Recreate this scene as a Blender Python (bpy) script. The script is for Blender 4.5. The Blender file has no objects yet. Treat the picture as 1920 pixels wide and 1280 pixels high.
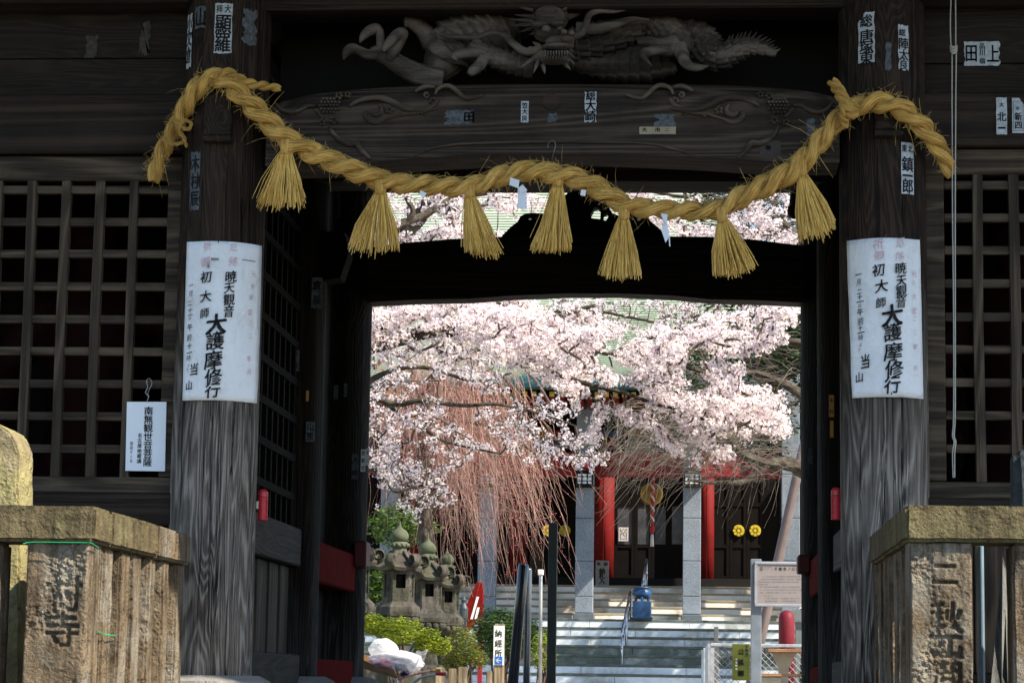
import bpy, bmesh, math, random
import numpy as np
from mathutils import Vector, Matrix, noise as mnoise
RAD = math.radians
random.seed(11)
rng = np.random.default_rng(11)
scene = bpy.context.scene
col = scene.collection

# ------------------------------------------------------------------ camera
FPX = 4500.0                       # focal length in photo pixels (1920 wide)
EYE = Vector((0.0, 0.0, 1.6))
_d = Vector((330, -635, -FPX)).normalized()      # world +Y seen from the camera
_u = Vector((0.005, 1, 0)); _u = (_u - _d * _u.dot(_d)).normalized()
_r = _d.cross(_u)
CROT = Matrix((_r, _d, _u))
cam = bpy.data.cameras.new('camera')
cam.sensor_width = 36.0
cam.lens = FPX / 1920 * 36.0
cam.clip_start = 0.1
cam.clip_end = 2000
camo = bpy.data.objects.new('camera', cam)
camo.matrix_world = Matrix.Translation(EYE) @ CROT.to_4x4()
col.objects.link(camo)
scene.camera = camo

# ------------------------------------------------------------------ light
SUN = Vector((0.86, -0.42, 0.92)).normalized()
world = bpy.data.worlds.new('World')
scene.world = world
world.use_nodes = True
wn = world.node_tree.nodes; wl = world.node_tree.links
sky = wn.new('ShaderNodeTexSky')
sky.sky_type = 'NISHITA'
sky.sun_disc = False
sky.ozone_density = 1.2
sky.dust_density = 0.4
sky.sun_elevation = math.asin(SUN.z)
sky.sun_rotation = math.atan2(SUN.x, SUN.y)
wn['Background'].inputs['Strength'].default_value = 0.13
wl.new(sky.outputs[0], wn['Background'].inputs[0])
sl = bpy.data.lights.new('sun', 'SUN')
sl.energy = 5.0
sl.angle = RAD(0.53)
sl.color = (1.0, 0.91, 0.76)
slo = bpy.data.objects.new('sun', sl)
slo.rotation_euler = SUN.to_track_quat('Z', 'Y').to_euler()
slo.location = (20, -10, 30)
col.objects.link(slo)
scene.view_settings.view_transform = 'Standard'
scene.view_settings.look = 'None'
scene.view_settings.exposure = 1.2
scene.view_settings.gamma = 1
scene.render.engine = 'CYCLES'
scene.cycles.use_denoising = True
scene.cycles.max_bounces = 7
scene.cycles.diffuse_bounces = 4
scene.cycles.glossy_bounces = 3
scene.cycles.transmission_bounces = 5
scene.cycles.transparent_max_bounces = 8
scene.cycles.caustics_reflective = False
scene.cycles.caustics_refractive = False

# ------------------------------------------------------------------ places
def P(px, py, Y):
    """World point at depth Y seen at photo pixel (px, py)."""
    w = CROT @ Vector((px - 960, 640 - py, -FPX))
    return EYE + w * (Y / w.y)
def S(Y):
    return Y / FPX
def zz(py, Y, px=960):
    return P(px, py, Y).z
def xx(px, Y, py=640):
    return P(px, py, Y).x

# ------------------------------------------------------------------ objects
WORLDM = {}
def _link(o, parent=None, M=None):
    col.objects.link(o)
    M = M or Matrix.Identity(4)
    o.matrix_world = M
    WORLDM[o.name] = M
    if parent is not None:
        o.parent = parent
        o.matrix_parent_inverse = WORLDM[parent.name].inverted()
        o.matrix_basis = M
    return o
def tag(o, label=None, cat=None, group=None, kind=None):
    if label: o['label'] = label
    if cat: o['category'] = cat
    if group: o['group'] = group
    if kind: o['kind'] = kind
    return o
def thing(name, loc, label, cat, group=None):
    o = bpy.data.objects.new(name, None)
    o.empty_display_size = 0.2
    _link(o, None, Matrix.Translation(Vector(loc)))
    return tag(o, label, cat, group)
def mesh_from(name, V, F, mat=None, smooth=False, uv=None, mats=None, mi=None):
    me = bpy.data.meshes.new(name)
    V = np.asarray(V, dtype=np.float32)
    if isinstance(F, np.ndarray):
        n, k = F.shape
        me.vertices.add(len(V)); me.vertices.foreach_set('co', V.ravel())
        me.loops.add(n * k); me.loops.foreach_set('vertex_index', F.astype(np.int32).ravel())
        me.polygons.add(n)
        me.polygons.foreach_set('loop_start', np.arange(0, n * k, k, dtype=np.int32))
        me.polygons.foreach_set('loop_total', np.full(n, k, dtype=np.int32))
        if mi is not None: me.polygons.foreach_set('material_index', np.asarray(mi, dtype=np.int32))
        me.update(calc_edges=True)
    else:
        me.from_pydata([tuple(map(float, v)) for v in V], [], [tuple(f) for f in F])
        if mi is not None: me.polygons.foreach_set('material_index', np.asarray(mi, dtype=np.int32))
    if uv is not None:
        l = me.uv_layers.new(name='UVMap')
        idx = np.empty(len(me.loops), dtype=np.int32); me.loops.foreach_get('vertex_index', idx)
        l.data.foreach_set('uv', np.asarray(uv, dtype=np.float32)[idx].ravel())
    for m in (mats or ([mat] if mat else [])): me.materials.append(m)
    if smooth: me.polygons.foreach_set('use_smooth', np.ones(len(me.polygons), dtype=bool))
    me.update()
    return me
def obj(name, me, parent=None, M=None):
    return _link(bpy.data.objects.new(name, me), parent, M)

class MB:
    """Collects shapes; build() links them as one mesh."""
    def __init__(s): s.V = []; s.F = []; s.mi = []; s.cur = 0; s.UV = []
    def add(s, V, F, uv=None):
        o = len(s.V)
        s.V += [tuple(v) for v in V]
        s.UV += [tuple(t) for t in uv] if uv is not None else [(0, 0)] * len(V)
        s.F += [tuple(int(i) + o for i in f) for f in F]
        s.mi += [s.cur] * len(F)
        return s
    def box(s, x0, x1, y0, y1, z0, z1, c=0.0):
        x0, x1 = min(x0, x1), max(x0, x1); y0, y1 = min(y0, y1), max(y0, y1); z0, z1 = min(z0, z1), max(z0, z1)
        if c <= 0:
            V = [(x, y, z) for z in (z0, z1) for y in (y0, y1) for x in (x0, x1)]
            F = [(0, 2, 3, 1), (4, 5, 7, 6), (0, 1, 5, 4), (2, 6, 7, 3), (0, 4, 6, 2), (1, 3, 7, 5)]
            return s.add(V, F)
        c = min(c, (x1 - x0) * .45, (y1 - y0) * .45, (z1 - z0) * .45)
        bm = bmesh.new()
        bmesh.ops.create_cube(bm, size=1)
        for v in bm.verts:
            v.co = Vector(((x0 + x1) / 2 + v.co.x * (x1 - x0), (y0 + y1) / 2 + v.co.y * (y1 - y0), (z0 + z1) / 2 + v.co.z * (z1 - z0)))
        bmesh.ops.bevel(bm, geom=bm.edges[:], offset=c, segments=1, affect='EDGES')
        return s.bm(bm)
    def bm(s, bm):
        bm.verts.index_update()
        s.add([v.co[:] for v in bm.verts], [[v.index for v in f.verts] for f in bm.faces])
        bm.free()
        return s
    def prism(s, poly, y0, y1):
        """poly: list of (x, z) counter-clockwise seen from -Y; extruded y0..y1."""
        n = len(poly)
        V = [(x, y0, z) for x, z in poly] + [(x, y1, z) for x, z in poly]
        F = [tuple(range(n)), tuple(range(2 * n - 1, n - 1, -1))]
        F += [(i, i + n, (i + 1) % n + n, (i + 1) % n) for i in range(n)]
        return s.add(V, F)
    def tube(s, pts, rad, seg=8, caps=True, disp=None, ref=None, flat=1.0):
        V, F, uv = tube(pts, rad, seg, caps, disp, ref, flat)
        return s.add(V, F, uv)
    def lathe(s, prof, cx, cy, seg=16, ang0=0.0, squash=None):
        """prof: list of (r, z)"""
        n = len(prof); V = []; F = []
        for i in range(seg):
            a = ang0 + 2 * math.pi * i / seg
            for r, z in prof: V.append((cx + r * math.cos(a), cy + r * math.sin(a), z))
        for i in range(seg):
            j = (i + 1) % seg
            for k in range(n - 1):
                F.append((i * n + k, j * n + k, j * n + k + 1, i * n + k + 1))
        F.append(tuple(i * n for i in range(seg))[::-1]); F.append(tuple(i * n + n - 1 for i in range(seg)))
        return s.add(V, F)
    def ball(s, c, r, sub=1):
        bm = bmesh.new(); bmesh.ops.create_icosphere(bm, subdivisions=sub, radius=1)
        r = r if hasattr(r, '__len__') else (r, r, r)
        for v in bm.verts: v.co = Vector((c[0] + v.co.x * r[0], c[1] + v.co.y * r[1], c[2] + v.co.z * r[2]))
        return s.bm(bm)
    def mesh(s, name, mat, smooth=False, uv=False):
        mats = mat if isinstance(mat, (list, tuple)) else [mat]
        me = mesh_from(name, s.V, s.F, mats=mats, smooth=smooth, uv=s.UV if uv else None, mi=s.mi)
        return me
    def build(s, name, mat, parent=None, smooth=False, uv=False):
        return obj(name, s.mesh(name, mat, smooth, uv), parent)

def tube(pts, rad, seg=8, caps=True, disp=None, ref=None, flat=1.0):
    pts = [Vector(p) for p in pts]; n = len(pts)
    if not hasattr(rad, '__len__'): rad = [rad] * n
    T = []
    for i in range(n):
        t = pts[min(i + 1, n - 1)] - pts[max(i - 1, 0)]
        T.append(t.normalized() if t.length > 1e-9 else Vector((0, 0, 1)))
    a = Vector(ref) if ref is not None else (Vector((0, -1, 0)) if abs(T[0].y) < .9 else Vector((0, 0, 1)))
    N = (a - T[0] * a.dot(T[0])).normalized()
    V = []; F = []; UV = []; L = 0.0
    for i in range(n):
        if i:
            L += (pts[i] - pts[i - 1]).length
            N = N - T[i] * N.dot(T[i])
            N = N.normalized() if N.length > 1e-6 else T[i].orthogonal().normalized()
        B = T[i].cross(N)
        for k in range(seg + 1):
            an = 2 * math.pi * k / seg
            r = rad[i]
            if disp: r = r * (1 + disp(an, L, rad[i]))
            V.append(pts[i] + N * (math.cos(an) * r * flat) + B * (math.sin(an) * r)); UV.append((k / seg, L))
    m = seg + 1
    for i in range(n - 1):
        for k in range(seg):
            F.append((i * m + k, i * m + k + 1, (i + 1) * m + k + 1, (i + 1) * m + k))
    if caps:
        F.append(tuple(range(seg))[::-1]); o = (n - 1) * m; F.append(tuple(o + k for k in range(seg)))
    return V, F, UV

def smooth_path(pts, n):
    """Catmull-Rom resample of tuples of any width, n samples even in index."""
    A = np.array([list(p) for p in pts], dtype=float); m = len(A)
    A = np.vstack([2 * A[0] - A[1], A, 2 * A[-1] - A[-2]])
    out = []
    for t in np.linspace(0, m - 1, n):
        i = min(int(t), m - 2); f = t - i
        p0, p1, p2, p3 = A[i], A[i + 1], A[i + 2], A[i + 3]
        out.append(.5 * (2 * p1 + (p2 - p0) * f + (2 * p0 - 5 * p1 + 4 * p2 - p3) * f ** 2 + (3 * p1 - p0 - 3 * p2 + p3) * f ** 3))
    return np.array(out)
def pxpath(pts, n=None):
    """pts: (px, py, Y, radius px) -> world points and radii, smoothed."""
    A = smooth_path(pts, n or len(pts) * 6)
    return [P(a[0], a[1], a[2]) for a in A], [max(a[3], .15) * S(a[2]) for a in A]

# ------------------------------------------------------------------ materials
class NT:
    def __init__(s, name):
        s.m = bpy.data.materials.new(name); s.m.use_nodes = True
        s.t = s.m.node_tree; s.b = s.t.nodes['Principled BSDF']; s.out = s.t.nodes['Material Output']
    def n(s, typ, **kw):
        x = s.t.nodes.new('ShaderNode' + typ)
        for k, v in kw.items(): setattr(x, k, v)
        return x
    def l(s, a, b): s.t.links.new(a, b)
    def coord(s, scale=(1, 1, 1), kind='Object', rot=(0, 0, 0)):
        tc = s.n('TexCoord'); mp = s.n('Mapping')
        mp.inputs['Scale'].default_value = scale; mp.inputs['Rotation'].default_value = rot
        s.l(tc.outputs[kind], mp.inputs['Vector']); return mp.outputs[0]
    def noise(s, vec, scale=1, detail=4, rough=.55, dist=0):
        x = s.n('TexNoise'); x.inputs['Scale'].default_value = scale; x.inputs['Detail'].default_value = detail
        x.inputs['Roughness'].default_value = rough; x.inputs['Distortion'].default_value = dist
        s.l(vec, x.inputs['Vector']); return x.outputs['Fac']
    def vor(s, vec, scale=1, feat='F1'):
        x = s.n('TexVoronoi', feature=feat); x.inputs['Scale'].default_value = scale
        s.l(vec, x.inputs['Vector']); return x.outputs['Distance']
    def math(s, op, a, b=0.0, c=0.0, clamp=False):
        x = s.n('Math', operation=op, use_clamp=clamp)
        for i, v in enumerate((a, b, c)):
            if hasattr(v, 'default_value'): s.l(v, x.inputs[i])
            else: x.inputs[i].default_value = v
        return x.outputs[0]
    def ramp(s, fac, stops, interp='LINEAR'):
        x = s.n('ValToRGB'); e = x.color_ramp.elements; x.color_ramp.interpolation = interp
        while len(e) < len(stops): e.new(.5)
        for i, (p, c) in enumerate(stops):
            e[i].position = p
            e[i].color = (c, c, c, 1) if not hasattr(c, '__len__') else (c[0], c[1], c[2], 1)
        s.l(fac, x.inputs[0]); return x.outputs[0]
    def mix(s, fac, a, b, mode='MIX'):
        x = s.n('Mix', data_type='RGBA', blend_type=mode)
        for sock, v in ((x.inputs[0], fac), (x.inputs[6], a), (x.inputs[7], b)):
            if hasattr(v, 'default_value'): s.l(v, sock)
            elif hasattr(v, '__len__'): sock.default_value = (v[0], v[1], v[2], 1)
            else: sock.default_value = v
        return x.outputs[2]
    def bump(s, h, strength=.5, dist=.01, prev=None):
        x = s.n('Bump'); x.inputs['Strength'].default_value = strength; x.inputs['Distance'].default_value = dist
        s.l(h, x.inputs['Height'])
        if prev is not None: s.l(prev, x.inputs['Normal'])
        return x.outputs[0]
    def end(s, colr, rough=.7, nrm=None, spec=.3, metal=0.0):
        if hasattr(colr, 'default_value'): s.l(colr, s.b.inputs['Base Color'])
        else: s.b.inputs['Base Color'].default_value = (*colr, 1)
        if hasattr(rough, 'default_value'): s.l(rough, s.b.inputs['Roughness'])
        else: s.b.inputs['Roughness'].default_value = rough
        s.b.inputs['Specular IOR Level'].default_value = spec
        s.b.inputs['Metallic'].default_value = metal
        if nrm is not None: s.l(nrm, s.b.inputs['Normal'])
        return s.m

def wood(name, axis, dark, light, grey=None, gz=None, stretch=.5, rings=46, rough=.72, bump=.55, crack=.5, fine=34, ringc=.30, spec=.22):
    """Weathered timber; grain runs along axis 0/1/2. grey colour takes over below height gz (rain-washed on the front posts, painted light on the inner ones)."""
    t = NT(name)
    sc = [fine] * 3; sc[axis] = fine * .03
    fib = t.noise(t.coord(sc), 1, 8, .72, .3)
    s1 = [fine * 3.2] * 3; s1[axis] = fine * .06
    hair = t.noise(t.coord(s1), 1, 4, .7, .2)
    s2 = [2.6] * 3; s2[axis] = stretch * .36
    g = t.noise(t.coord(s2), 1, 3.2, .52, .55)
    ring = t.math('SINE', t.math('MULTIPLY', g, rings * 2.4))
    ring = t.math('POWER', t.math('MULTIPLY_ADD', ring, .5, .5), 1.8)
    s3 = [8.5] * 3; s3[axis] = .16
    ck = t.noise(t.coord(s3), 1, 4, .62, .15)
    ck = t.math('ABSOLUTE', t.math('SUBTRACT', ck, .5))
    ckm = t.ramp(ck, [(0.0, 1.0), (.010, .0)])
    blot = t.noise(t.coord((1.9, 1.9, 1.3)), 1, 5, .65)
    fac = t.math('ADD', t.math('MULTIPLY', fib, .55), t.math('MULTIPLY', ring, ringc))
    fac = t.math('ADD', fac, t.math('MULTIPLY_ADD', hair, .5, -.25))
    fac = t.math('ADD', fac, t.math('MULTIPLY_ADD', blot, .6, -.26), clamp=True)
    c = t.ramp(fac, [(.25, dark), (.80, light)])
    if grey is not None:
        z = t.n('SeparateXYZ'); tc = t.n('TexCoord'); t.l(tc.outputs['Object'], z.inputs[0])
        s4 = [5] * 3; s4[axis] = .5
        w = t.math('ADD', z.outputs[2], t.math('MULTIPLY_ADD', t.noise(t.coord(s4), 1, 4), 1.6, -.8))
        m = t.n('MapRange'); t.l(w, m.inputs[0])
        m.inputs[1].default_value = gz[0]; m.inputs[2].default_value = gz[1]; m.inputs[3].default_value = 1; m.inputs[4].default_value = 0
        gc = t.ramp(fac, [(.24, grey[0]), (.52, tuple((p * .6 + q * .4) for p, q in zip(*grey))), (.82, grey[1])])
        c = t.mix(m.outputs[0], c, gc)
    c = t.mix(t.math('MULTIPLY', ckm, crack), c, (.004, .004, .004))
    h = t.math('ADD', t.math('MULTIPLY', fib, .9), t.math('MULTIPLY', ring, .45))
    h = t.math('ADD', h, t.math('MULTIPLY', hair, .5))
    h = t.math('SUBTRACT', h, t.math('MULTIPLY', ckm, 1.8 * crack))
    return t.end(c, rough, t.bump(h, bump, .014), spec)

def stone(name, c0, c1, lichen=None, lam=.5, scale=5, pits=1.0, rough=.9, bump=.8, fine=70, runs=0.0):
    t = NT(name)
    v = t.coord()
    n1 = t.noise(v, scale, 6, .62); n2 = t.noise(v, fine, 4, .7)
    f = t.math('ADD', t.math('MULTIPLY', n1, .65), t.math('MULTIPLY', n2, .35))
    c = t.ramp(f, [(.33, c0), (.68, c1)])
    if lichen is not None:
        lm = t.ramp(t.noise(v, scale * .55, 5, .66, .4), [(.5 - lam * .25, 0.0), (.62 - lam * .2, 1.0)])
        lm = t.math('MULTIPLY', lm, t.ramp(n2, [(.3, .35), (.6, 1.0)]))
        c = t.mix(lm, c, lichen)
    if runs:
        rn = t.ramp(t.noise(t.coord((17, 17, 1.3)), 1, 5, .65, .3), [(.46, 0.0), (.66, 1.0)])
        c = t.mix(t.math('MULTIPLY', rn, runs), c, tuple(k * .35 for k in c0))
    pv = t.vor(v, 26)
    pit = t.ramp(pv, [(.0, 0.0), (.32, 1.0)])
    sel = t.ramp(t.noise(v, 9, 3), [(.5, 0.0), (.62, 1.0)])
    h = t.math('ADD', t.math('MULTIPLY', n2, .5), t.math('MULTIPLY', n1, 1.1))
    h = t.math('ADD', h, t.math('MULTIPLY', t.math('MULTIPLY', pit, sel), .35 * pits))
    c = t.mix(t.math('MULTIPLY', t.math('SUBTRACT', 1.0, pit), t.math('MULTIPLY', sel, .5 * pits)), c, tuple(k * .35 for k in c0))
    return t.end(c, rough, t.bump(h, bump, .03), .2)

def plain(name, c, rough=.6, spec=.4, metal=0.0, var=.18, scale=8, bump=.0, c2=None):
    t = NT(name)
    n1 = t.noise(t.coord(), scale, 6, .65)
    a = tuple(k * (1 - var) for k in c); b = c2 or tuple(min(1, k * (1 + var)) for k in c)
    cc = t.ramp(n1, [(.3, a), (.7, b)])
    r = t.math('MULTIPLY_ADD', n1, .25, rough - .12)
    return t.end(cc, r, t.bump(n1, bump, .01) if bump else None, spec, metal)

def leafmat(name, c, c2, trans=.35, rough=.6):
    t = NT(name)
    n1 = t.noise(t.coord(), 6, 3)
    n2 = t.noise(t.coord(), 60, 2)
    cc = t.ramp(t.math('ADD', t.math('MULTIPLY', n1, .5), t.math('MULTIPLY', n2, .5)), [(.38, c), (.62, c2)])
    t.end(cc, rough, None, .25)
    tr = t.n('BsdfTranslucent'); t.l(cc, tr.inputs['Color'])
    mx = t.n('MixShader'); mx.inputs[0].default_value = trans
    t.l(t.b.outputs[0], mx.inputs[1]); t.l(tr.outputs[0], mx.inputs[2]); t.l(mx.outputs[0], t.out.inputs['Surface'])
    return t.m

# ------------------------------------------------------------------ lettering
GL = {}
def load_glyphs(chars, bold=0.0):
    tmp = []
    for ch in sorted(set(chars)):
        if (ch, bold) in GL: continue
        cu = bpy.data.curves.new('glyph', 'FONT'); cu.body = ch; cu.offset = bold; cu.resolution_u = 3
        o = bpy.data.objects.new('glyph', cu); col.objects.link(o); tmp.append((ch, o, cu))
    dg = bpy.context.evaluated_depsgraph_get(); dg.update()
    for ch, o, cu in tmp:
        me = o.evaluated_get(dg).to_mesh()
        V = np.array([v.co[:2] for v in me.vertices]) if len(me.vertices) else np.zeros((0, 2))
        F = [tuple(p.vertices) for p in me.polygons]
        if len(V): V = V - (V.max(0) + V.min(0)) / 2
        GL[(ch, bold)] = (V, F)
        o.to_mesh_clear()
    for ch, o, cu in tmp:
        bpy.data.objects.remove(o); bpy.data.curves.remove(cu)
def fatten(V, F, bold):
    """Heavier strokes: copies of the glyph shifted by the stroke gain, all in one colour."""
    if not bold: return V, F
    d = bold; sh = [(-d, -d * .6), (d, -d * .6), (-d, d * .6), (d, d * .6)]; n = len(V)
    return np.concatenate([V + np.array([q]) for q in sh]), [tuple(i + k * n for i in f) for k in range(4) for f in F]
class Letters:
    """2-D lettering in (u, v), later bent onto a surface."""
    def __init__(s): s.V = []; s.F = []
    def put(s, ch, u, v, size, sx=1.0, bold=0.0, rot=0.0, shear=0.0, jit=0.0, ratio=None):
        V, F = GL[(ch, 0.0)]
        if not len(V): return s
        V, F = fatten(V, F, bold); V = V * size
        x = V[:, 0] * sx; y = V[:, 1].copy()
        y = y + x * shear
        if jit:
            k = 9.0 / size
            x = x + jit * size * np.sin(y * k + u * 37) ; y = y + jit * size * np.sin(x * k * 1.3 + v * 51)
        c, q = math.cos(rot), math.sin(rot)
        o = len(s.V)
        s.V += list(zip(u + x * c - y * q, v + x * q + y * c))
        s.F += [tuple(i + o for i in f) for f in F]
        return s
    def rect(s, u0, u1, v0, v1):
        o = len(s.V); s.V += [(u0, v0), (u1, v0), (u1, v1), (u0, v1)]; s.F.append((o, o + 1, o + 2, o + 3)); return s
    def stroke(s, pts, w):
        for (a, b) in zip(pts[:-1], pts[1:]):
            a = np.array(a); b = np.array(b); t = b - a; L = np.hypot(*t)
            if L < 1e-9: continue
            n = np.array([-t[1], t[0]]) / L * w / 2; o = len(s.V)
            s.V += [tuple(a - n), tuple(b - n), tuple(b + n), tuple(a + n)]; s.F.append((o, o + 1, o + 2, o + 3))
        return s
    def build(s, name, mat, fn, parent, cut=None):
        V, F = s.V, s.F
        if cut:
            bm = bmesh.new()
            vs = [bm.verts.new((u, v, 0)) for u, v in V]
            for f in F:
                try: bm.faces.new([vs[i] for i in f])
                except ValueError: pass
            us = [u for u, v in V]; a = min(us)
            while a < max(us):
                a += cut
                bmesh.ops.bisect_plane(bm, geom=bm.verts[:] + bm.edges[:] + bm.faces[:], plane_co=(a, 0, 0), plane_no=(1, 0, 0))
            bm.verts.index_update()
            V = [(v.co.x, v.co.y) for v in bm.verts]; F = [[v.index for v in f.verts] for f in bm.faces]; bm.free()
        return obj(name, mesh_from(name, [fn(u, v) for u, v in V], F, mat), parent)

TEXT_THIN = '南無観世音菩薩名古屋地蔵講服部すゞゑ初大師暁天觀一月二十日午前時より当山護摩修行厄除祈願元旦本堂三納經所千葉寺ノ公孫樹奉札入村年秋商文化財県教育委員会市it'
TEXT_BOLD = '上田品川宿北一新四鎮郎総唐塚東陣太良顯羅拝大崎小笠原倉辰二宮京師山市千木村浅草神元商秋村寺当初護摩修行曉天観音時雨月'
load_glyphs(TEXT_THIN + TEXT_BOLD + 'Itisadhengkorwplb709y.ICTBPESU', 0.0)
def glyph_mask(chars, X, Z, bold=.022):
    """chars: (ch, xc, zc, size); X, Z grids -> mask array."""
    M_ = np.zeros(X.shape)
    for ch, xc, zc, sz in chars:
        V, F = fatten(*GL[(ch, 0.0)], bold)
        for f in F:
            for q in range(1, len(f) - 1):
                p0, p1, p2 = V[f[0]] * sz, V[f[q]] * sz, V[f[q + 1]] * sz
                dx, dz = X - xc, Z - zc
                d = (p1[0] - p0[0]) * (p2[1] - p0[1]) - (p2[0] - p0[0]) * (p1[1] - p0[1])
                if abs(d) < 1e-12: continue
                s_ = ((dx - p0[0]) * (p2[1] - p0[1]) - (p2[0] - p0[0]) * (dz - p0[1])) / d
                t_ = ((p1[0] - p0[0]) * (dz - p0[1]) - (dx - p0[0]) * (p1[1] - p0[1])) / d
                M_[(s_ >= 0) & (t_ >= 0) & (s_ + t_ <= 1)] = 1
    return M_
# ------------------------------------------------------------------ shared materials
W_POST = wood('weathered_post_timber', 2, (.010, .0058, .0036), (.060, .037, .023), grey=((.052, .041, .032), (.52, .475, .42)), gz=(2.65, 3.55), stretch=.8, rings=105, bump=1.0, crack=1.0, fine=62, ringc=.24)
W_POSTIN = wood('dark_inner_post_timber', 2, (.005, .0035, .0025), (.026, .018, .012), grey=((.014, .012, .011), (.15, .14, .13)), gz=(1.5, 2.15), stretch=.7, rings=90, bump=.8, fine=55, spec=.1)  # grey foot puts the bluish light at the post bases into the colour
W_BEAMX = wood('dark_beam_timber', 0, (.010, .0062, .004), (.042, .028, .019), stretch=.22, rings=30)
W_PANELX = wood('dark_plank_timber', 0, (.009, .006, .004), (.029, .020, .0135), stretch=.6, rings=80, bump=.45, crack=.2)
W_BEAMY = wood('dark_cross_timber', 1, (.008, .005, .0032), (.042, .027, .017))
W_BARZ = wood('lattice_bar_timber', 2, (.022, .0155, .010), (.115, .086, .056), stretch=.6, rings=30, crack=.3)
W_BARX = wood('lattice_rail_timber', 0, (.022, .0155, .010), (.120, .090, .059), stretch=.6, rings=30, crack=.3)
W_LINTEL = wood('carved_lintel_timber', 0, (.015, .010, .007), (.092, .068, .049), stretch=.35, rings=60, bump=.35, crack=.35)
W_CARVE = wood('carved_relief_timber', 0, (.038, .029, .022), (.155, .122, .094), stretch=.8, rings=24, bump=.3, crack=.15)
W_DRAGON = wood('grey_carving_timber', 0, (.038, .030, .024), (.185, .155, .130), stretch=.8, rings=20, bump=.3, crack=.15)
W_INNER = wood('dark_inner_timber', 1, (.002, .0015, .001), (.006, .0045, .0034), spec=.03)  # very dark timber colour for the passage lattices and bracket
W_RED = plain('faded_red_paint_on_wood', (.13, .009, .007), .9, .02, var=.35, scale=9)
W_BLACK = plain('black_timber', (.008, .007, .006), .8, .15, var=.3)  # even near-black colour shared by inner walls, ceiling and small dark parts
ST_FENCE = stone('brown_andesite', (.055, .038, .023), (.27, .20, .125), lichen=(.25, .225, .18), lam=.1, scale=5, bump=1.0, runs=.75)
ST_CAP = stone('lichen_capstone', (.042, .032, .018), (.185, .145, .075), lichen=(.165, .142, .07), lam=.12, scale=5, bump=1.0, runs=.55)
ST_ROCK = stone('lichen_boulder', (.15, .12, .07), (.34, .285, .165), lichen=(.34, .30, .13), lam=.25, scale=7, bump=1.0)
ST_STEP = stone('grey_step_stone', (.16, .155, .145), (.30, .29, .27), scale=3, pits=.4)
G_STREET = stone('street_asphalt', (.035, .035, .035), (.065, .064, .062), scale=2, pits=.3)
G_COURT = stone('court_gravel', (.24, .22, .19), (.42, .39, .34), scale=3, pits=.3, fine=40)
def paper_mat():
    t = NT('weathered_white_paper'); v_ = t.coord()
    n1 = t.noise(v_, 5, 6, .7); n2 = t.noise(t.coord((30, 30, 4)), 1, 4, .6); n3 = t.noise(v_, 16, 3, .5, 1.2)
    c = t.ramp(n1, [(.25, (.58, .585, .57)), (.45, (.70, .73, .755)), (.7, (.76, .79, .82))])
    c = t.mix(t.ramp(n2, [(.56, 0.0), (.72, .45)]), c, (.56, .60, .60))
    return t.end(c, .78, t.bump(t.math('ADD', n3, t.math('MULTIPLY', n1, .8)), .45, .02), .2)
PAPER = paper_mat()
SLIPP = plain('old_slip_paper', (.40, .44, .47), .8, .15, var=.28, scale=30)
SLIPD = plain('faded_slip_paper', (.085, .095, .105), .85, .1, var=.6, scale=45)
SLIPO = plain('darkened_slip_paper', (.055, .05, .042), .85, .1, var=.5, scale=40)
INK = plain('black_ink', (.008, .008, .010), .6, .2)
def brush_ink():
    t = NT('worn_brush_ink'); n1 = t.noise(t.coord(), 70, 4, .7); n2 = t.noise(t.coord((60, 60, 14)), 1, 3)
    c = t.ramp(t.math('ADD', t.math('MULTIPLY', n1, .6), t.math('MULTIPLY', n2, .4)), [(.50, (.008, .008, .010)), (.66, (.10, .10, .11)), (.74, (.42, .43, .44))])
    return t.end(c, .7, None, .15)
BRUSHINK = brush_ink()
INKRED = plain('faded_red_ink', (.52, .16, .20), .8, .1, var=.35, scale=90)
INKPINK = plain('washed_out_red_ink', (.60, .42, .46), .8, .1, var=.3, scale=90)

GY = 12.60                      # centre line of the front posts
ZC = 1.5                        # court level
ZT = 0.9                        # level of the stair landing in front of the gate

# ------------------------------------------------------------------ ground
m = MB(); m.add([(-300, -60, 0), (300, -60, 0), (300, 500, 0), (-300, 500, 0)], [(0, 1, 2, 3)])
tag(m.build('street', G_STREET), kind='structure')
m = MB().box(-60, 60, 12.05, 400, .02, ZC); tag(m.build('temple_court', G_COURT), kind='structure')
m = MB().box(-60, 60, 9.8, 12.05, .02, ZT); tag(m.build('stair_landing', ST_STEP), kind='structure')
stairs = tag(MB().box(-2.3, .75, 8.2, 9.796, .006, .03).build('stone_stairs', ST_STEP), kind='structure')
st_me = MB().box(-2.3, .75, 0, .32, 0, .15, .012).mesh('step', ST_STEP)
for i in range(5):
    obj('step', st_me, stairs, Matrix.Translation((0, 8.196 + .32 * i, .035 + .15 * i)))
for i in range(3):
    obj('step', st_me, stairs, Matrix.Translation((0, 11.05 + .33 * i, ZT + .004 + .15 * i)))

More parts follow.
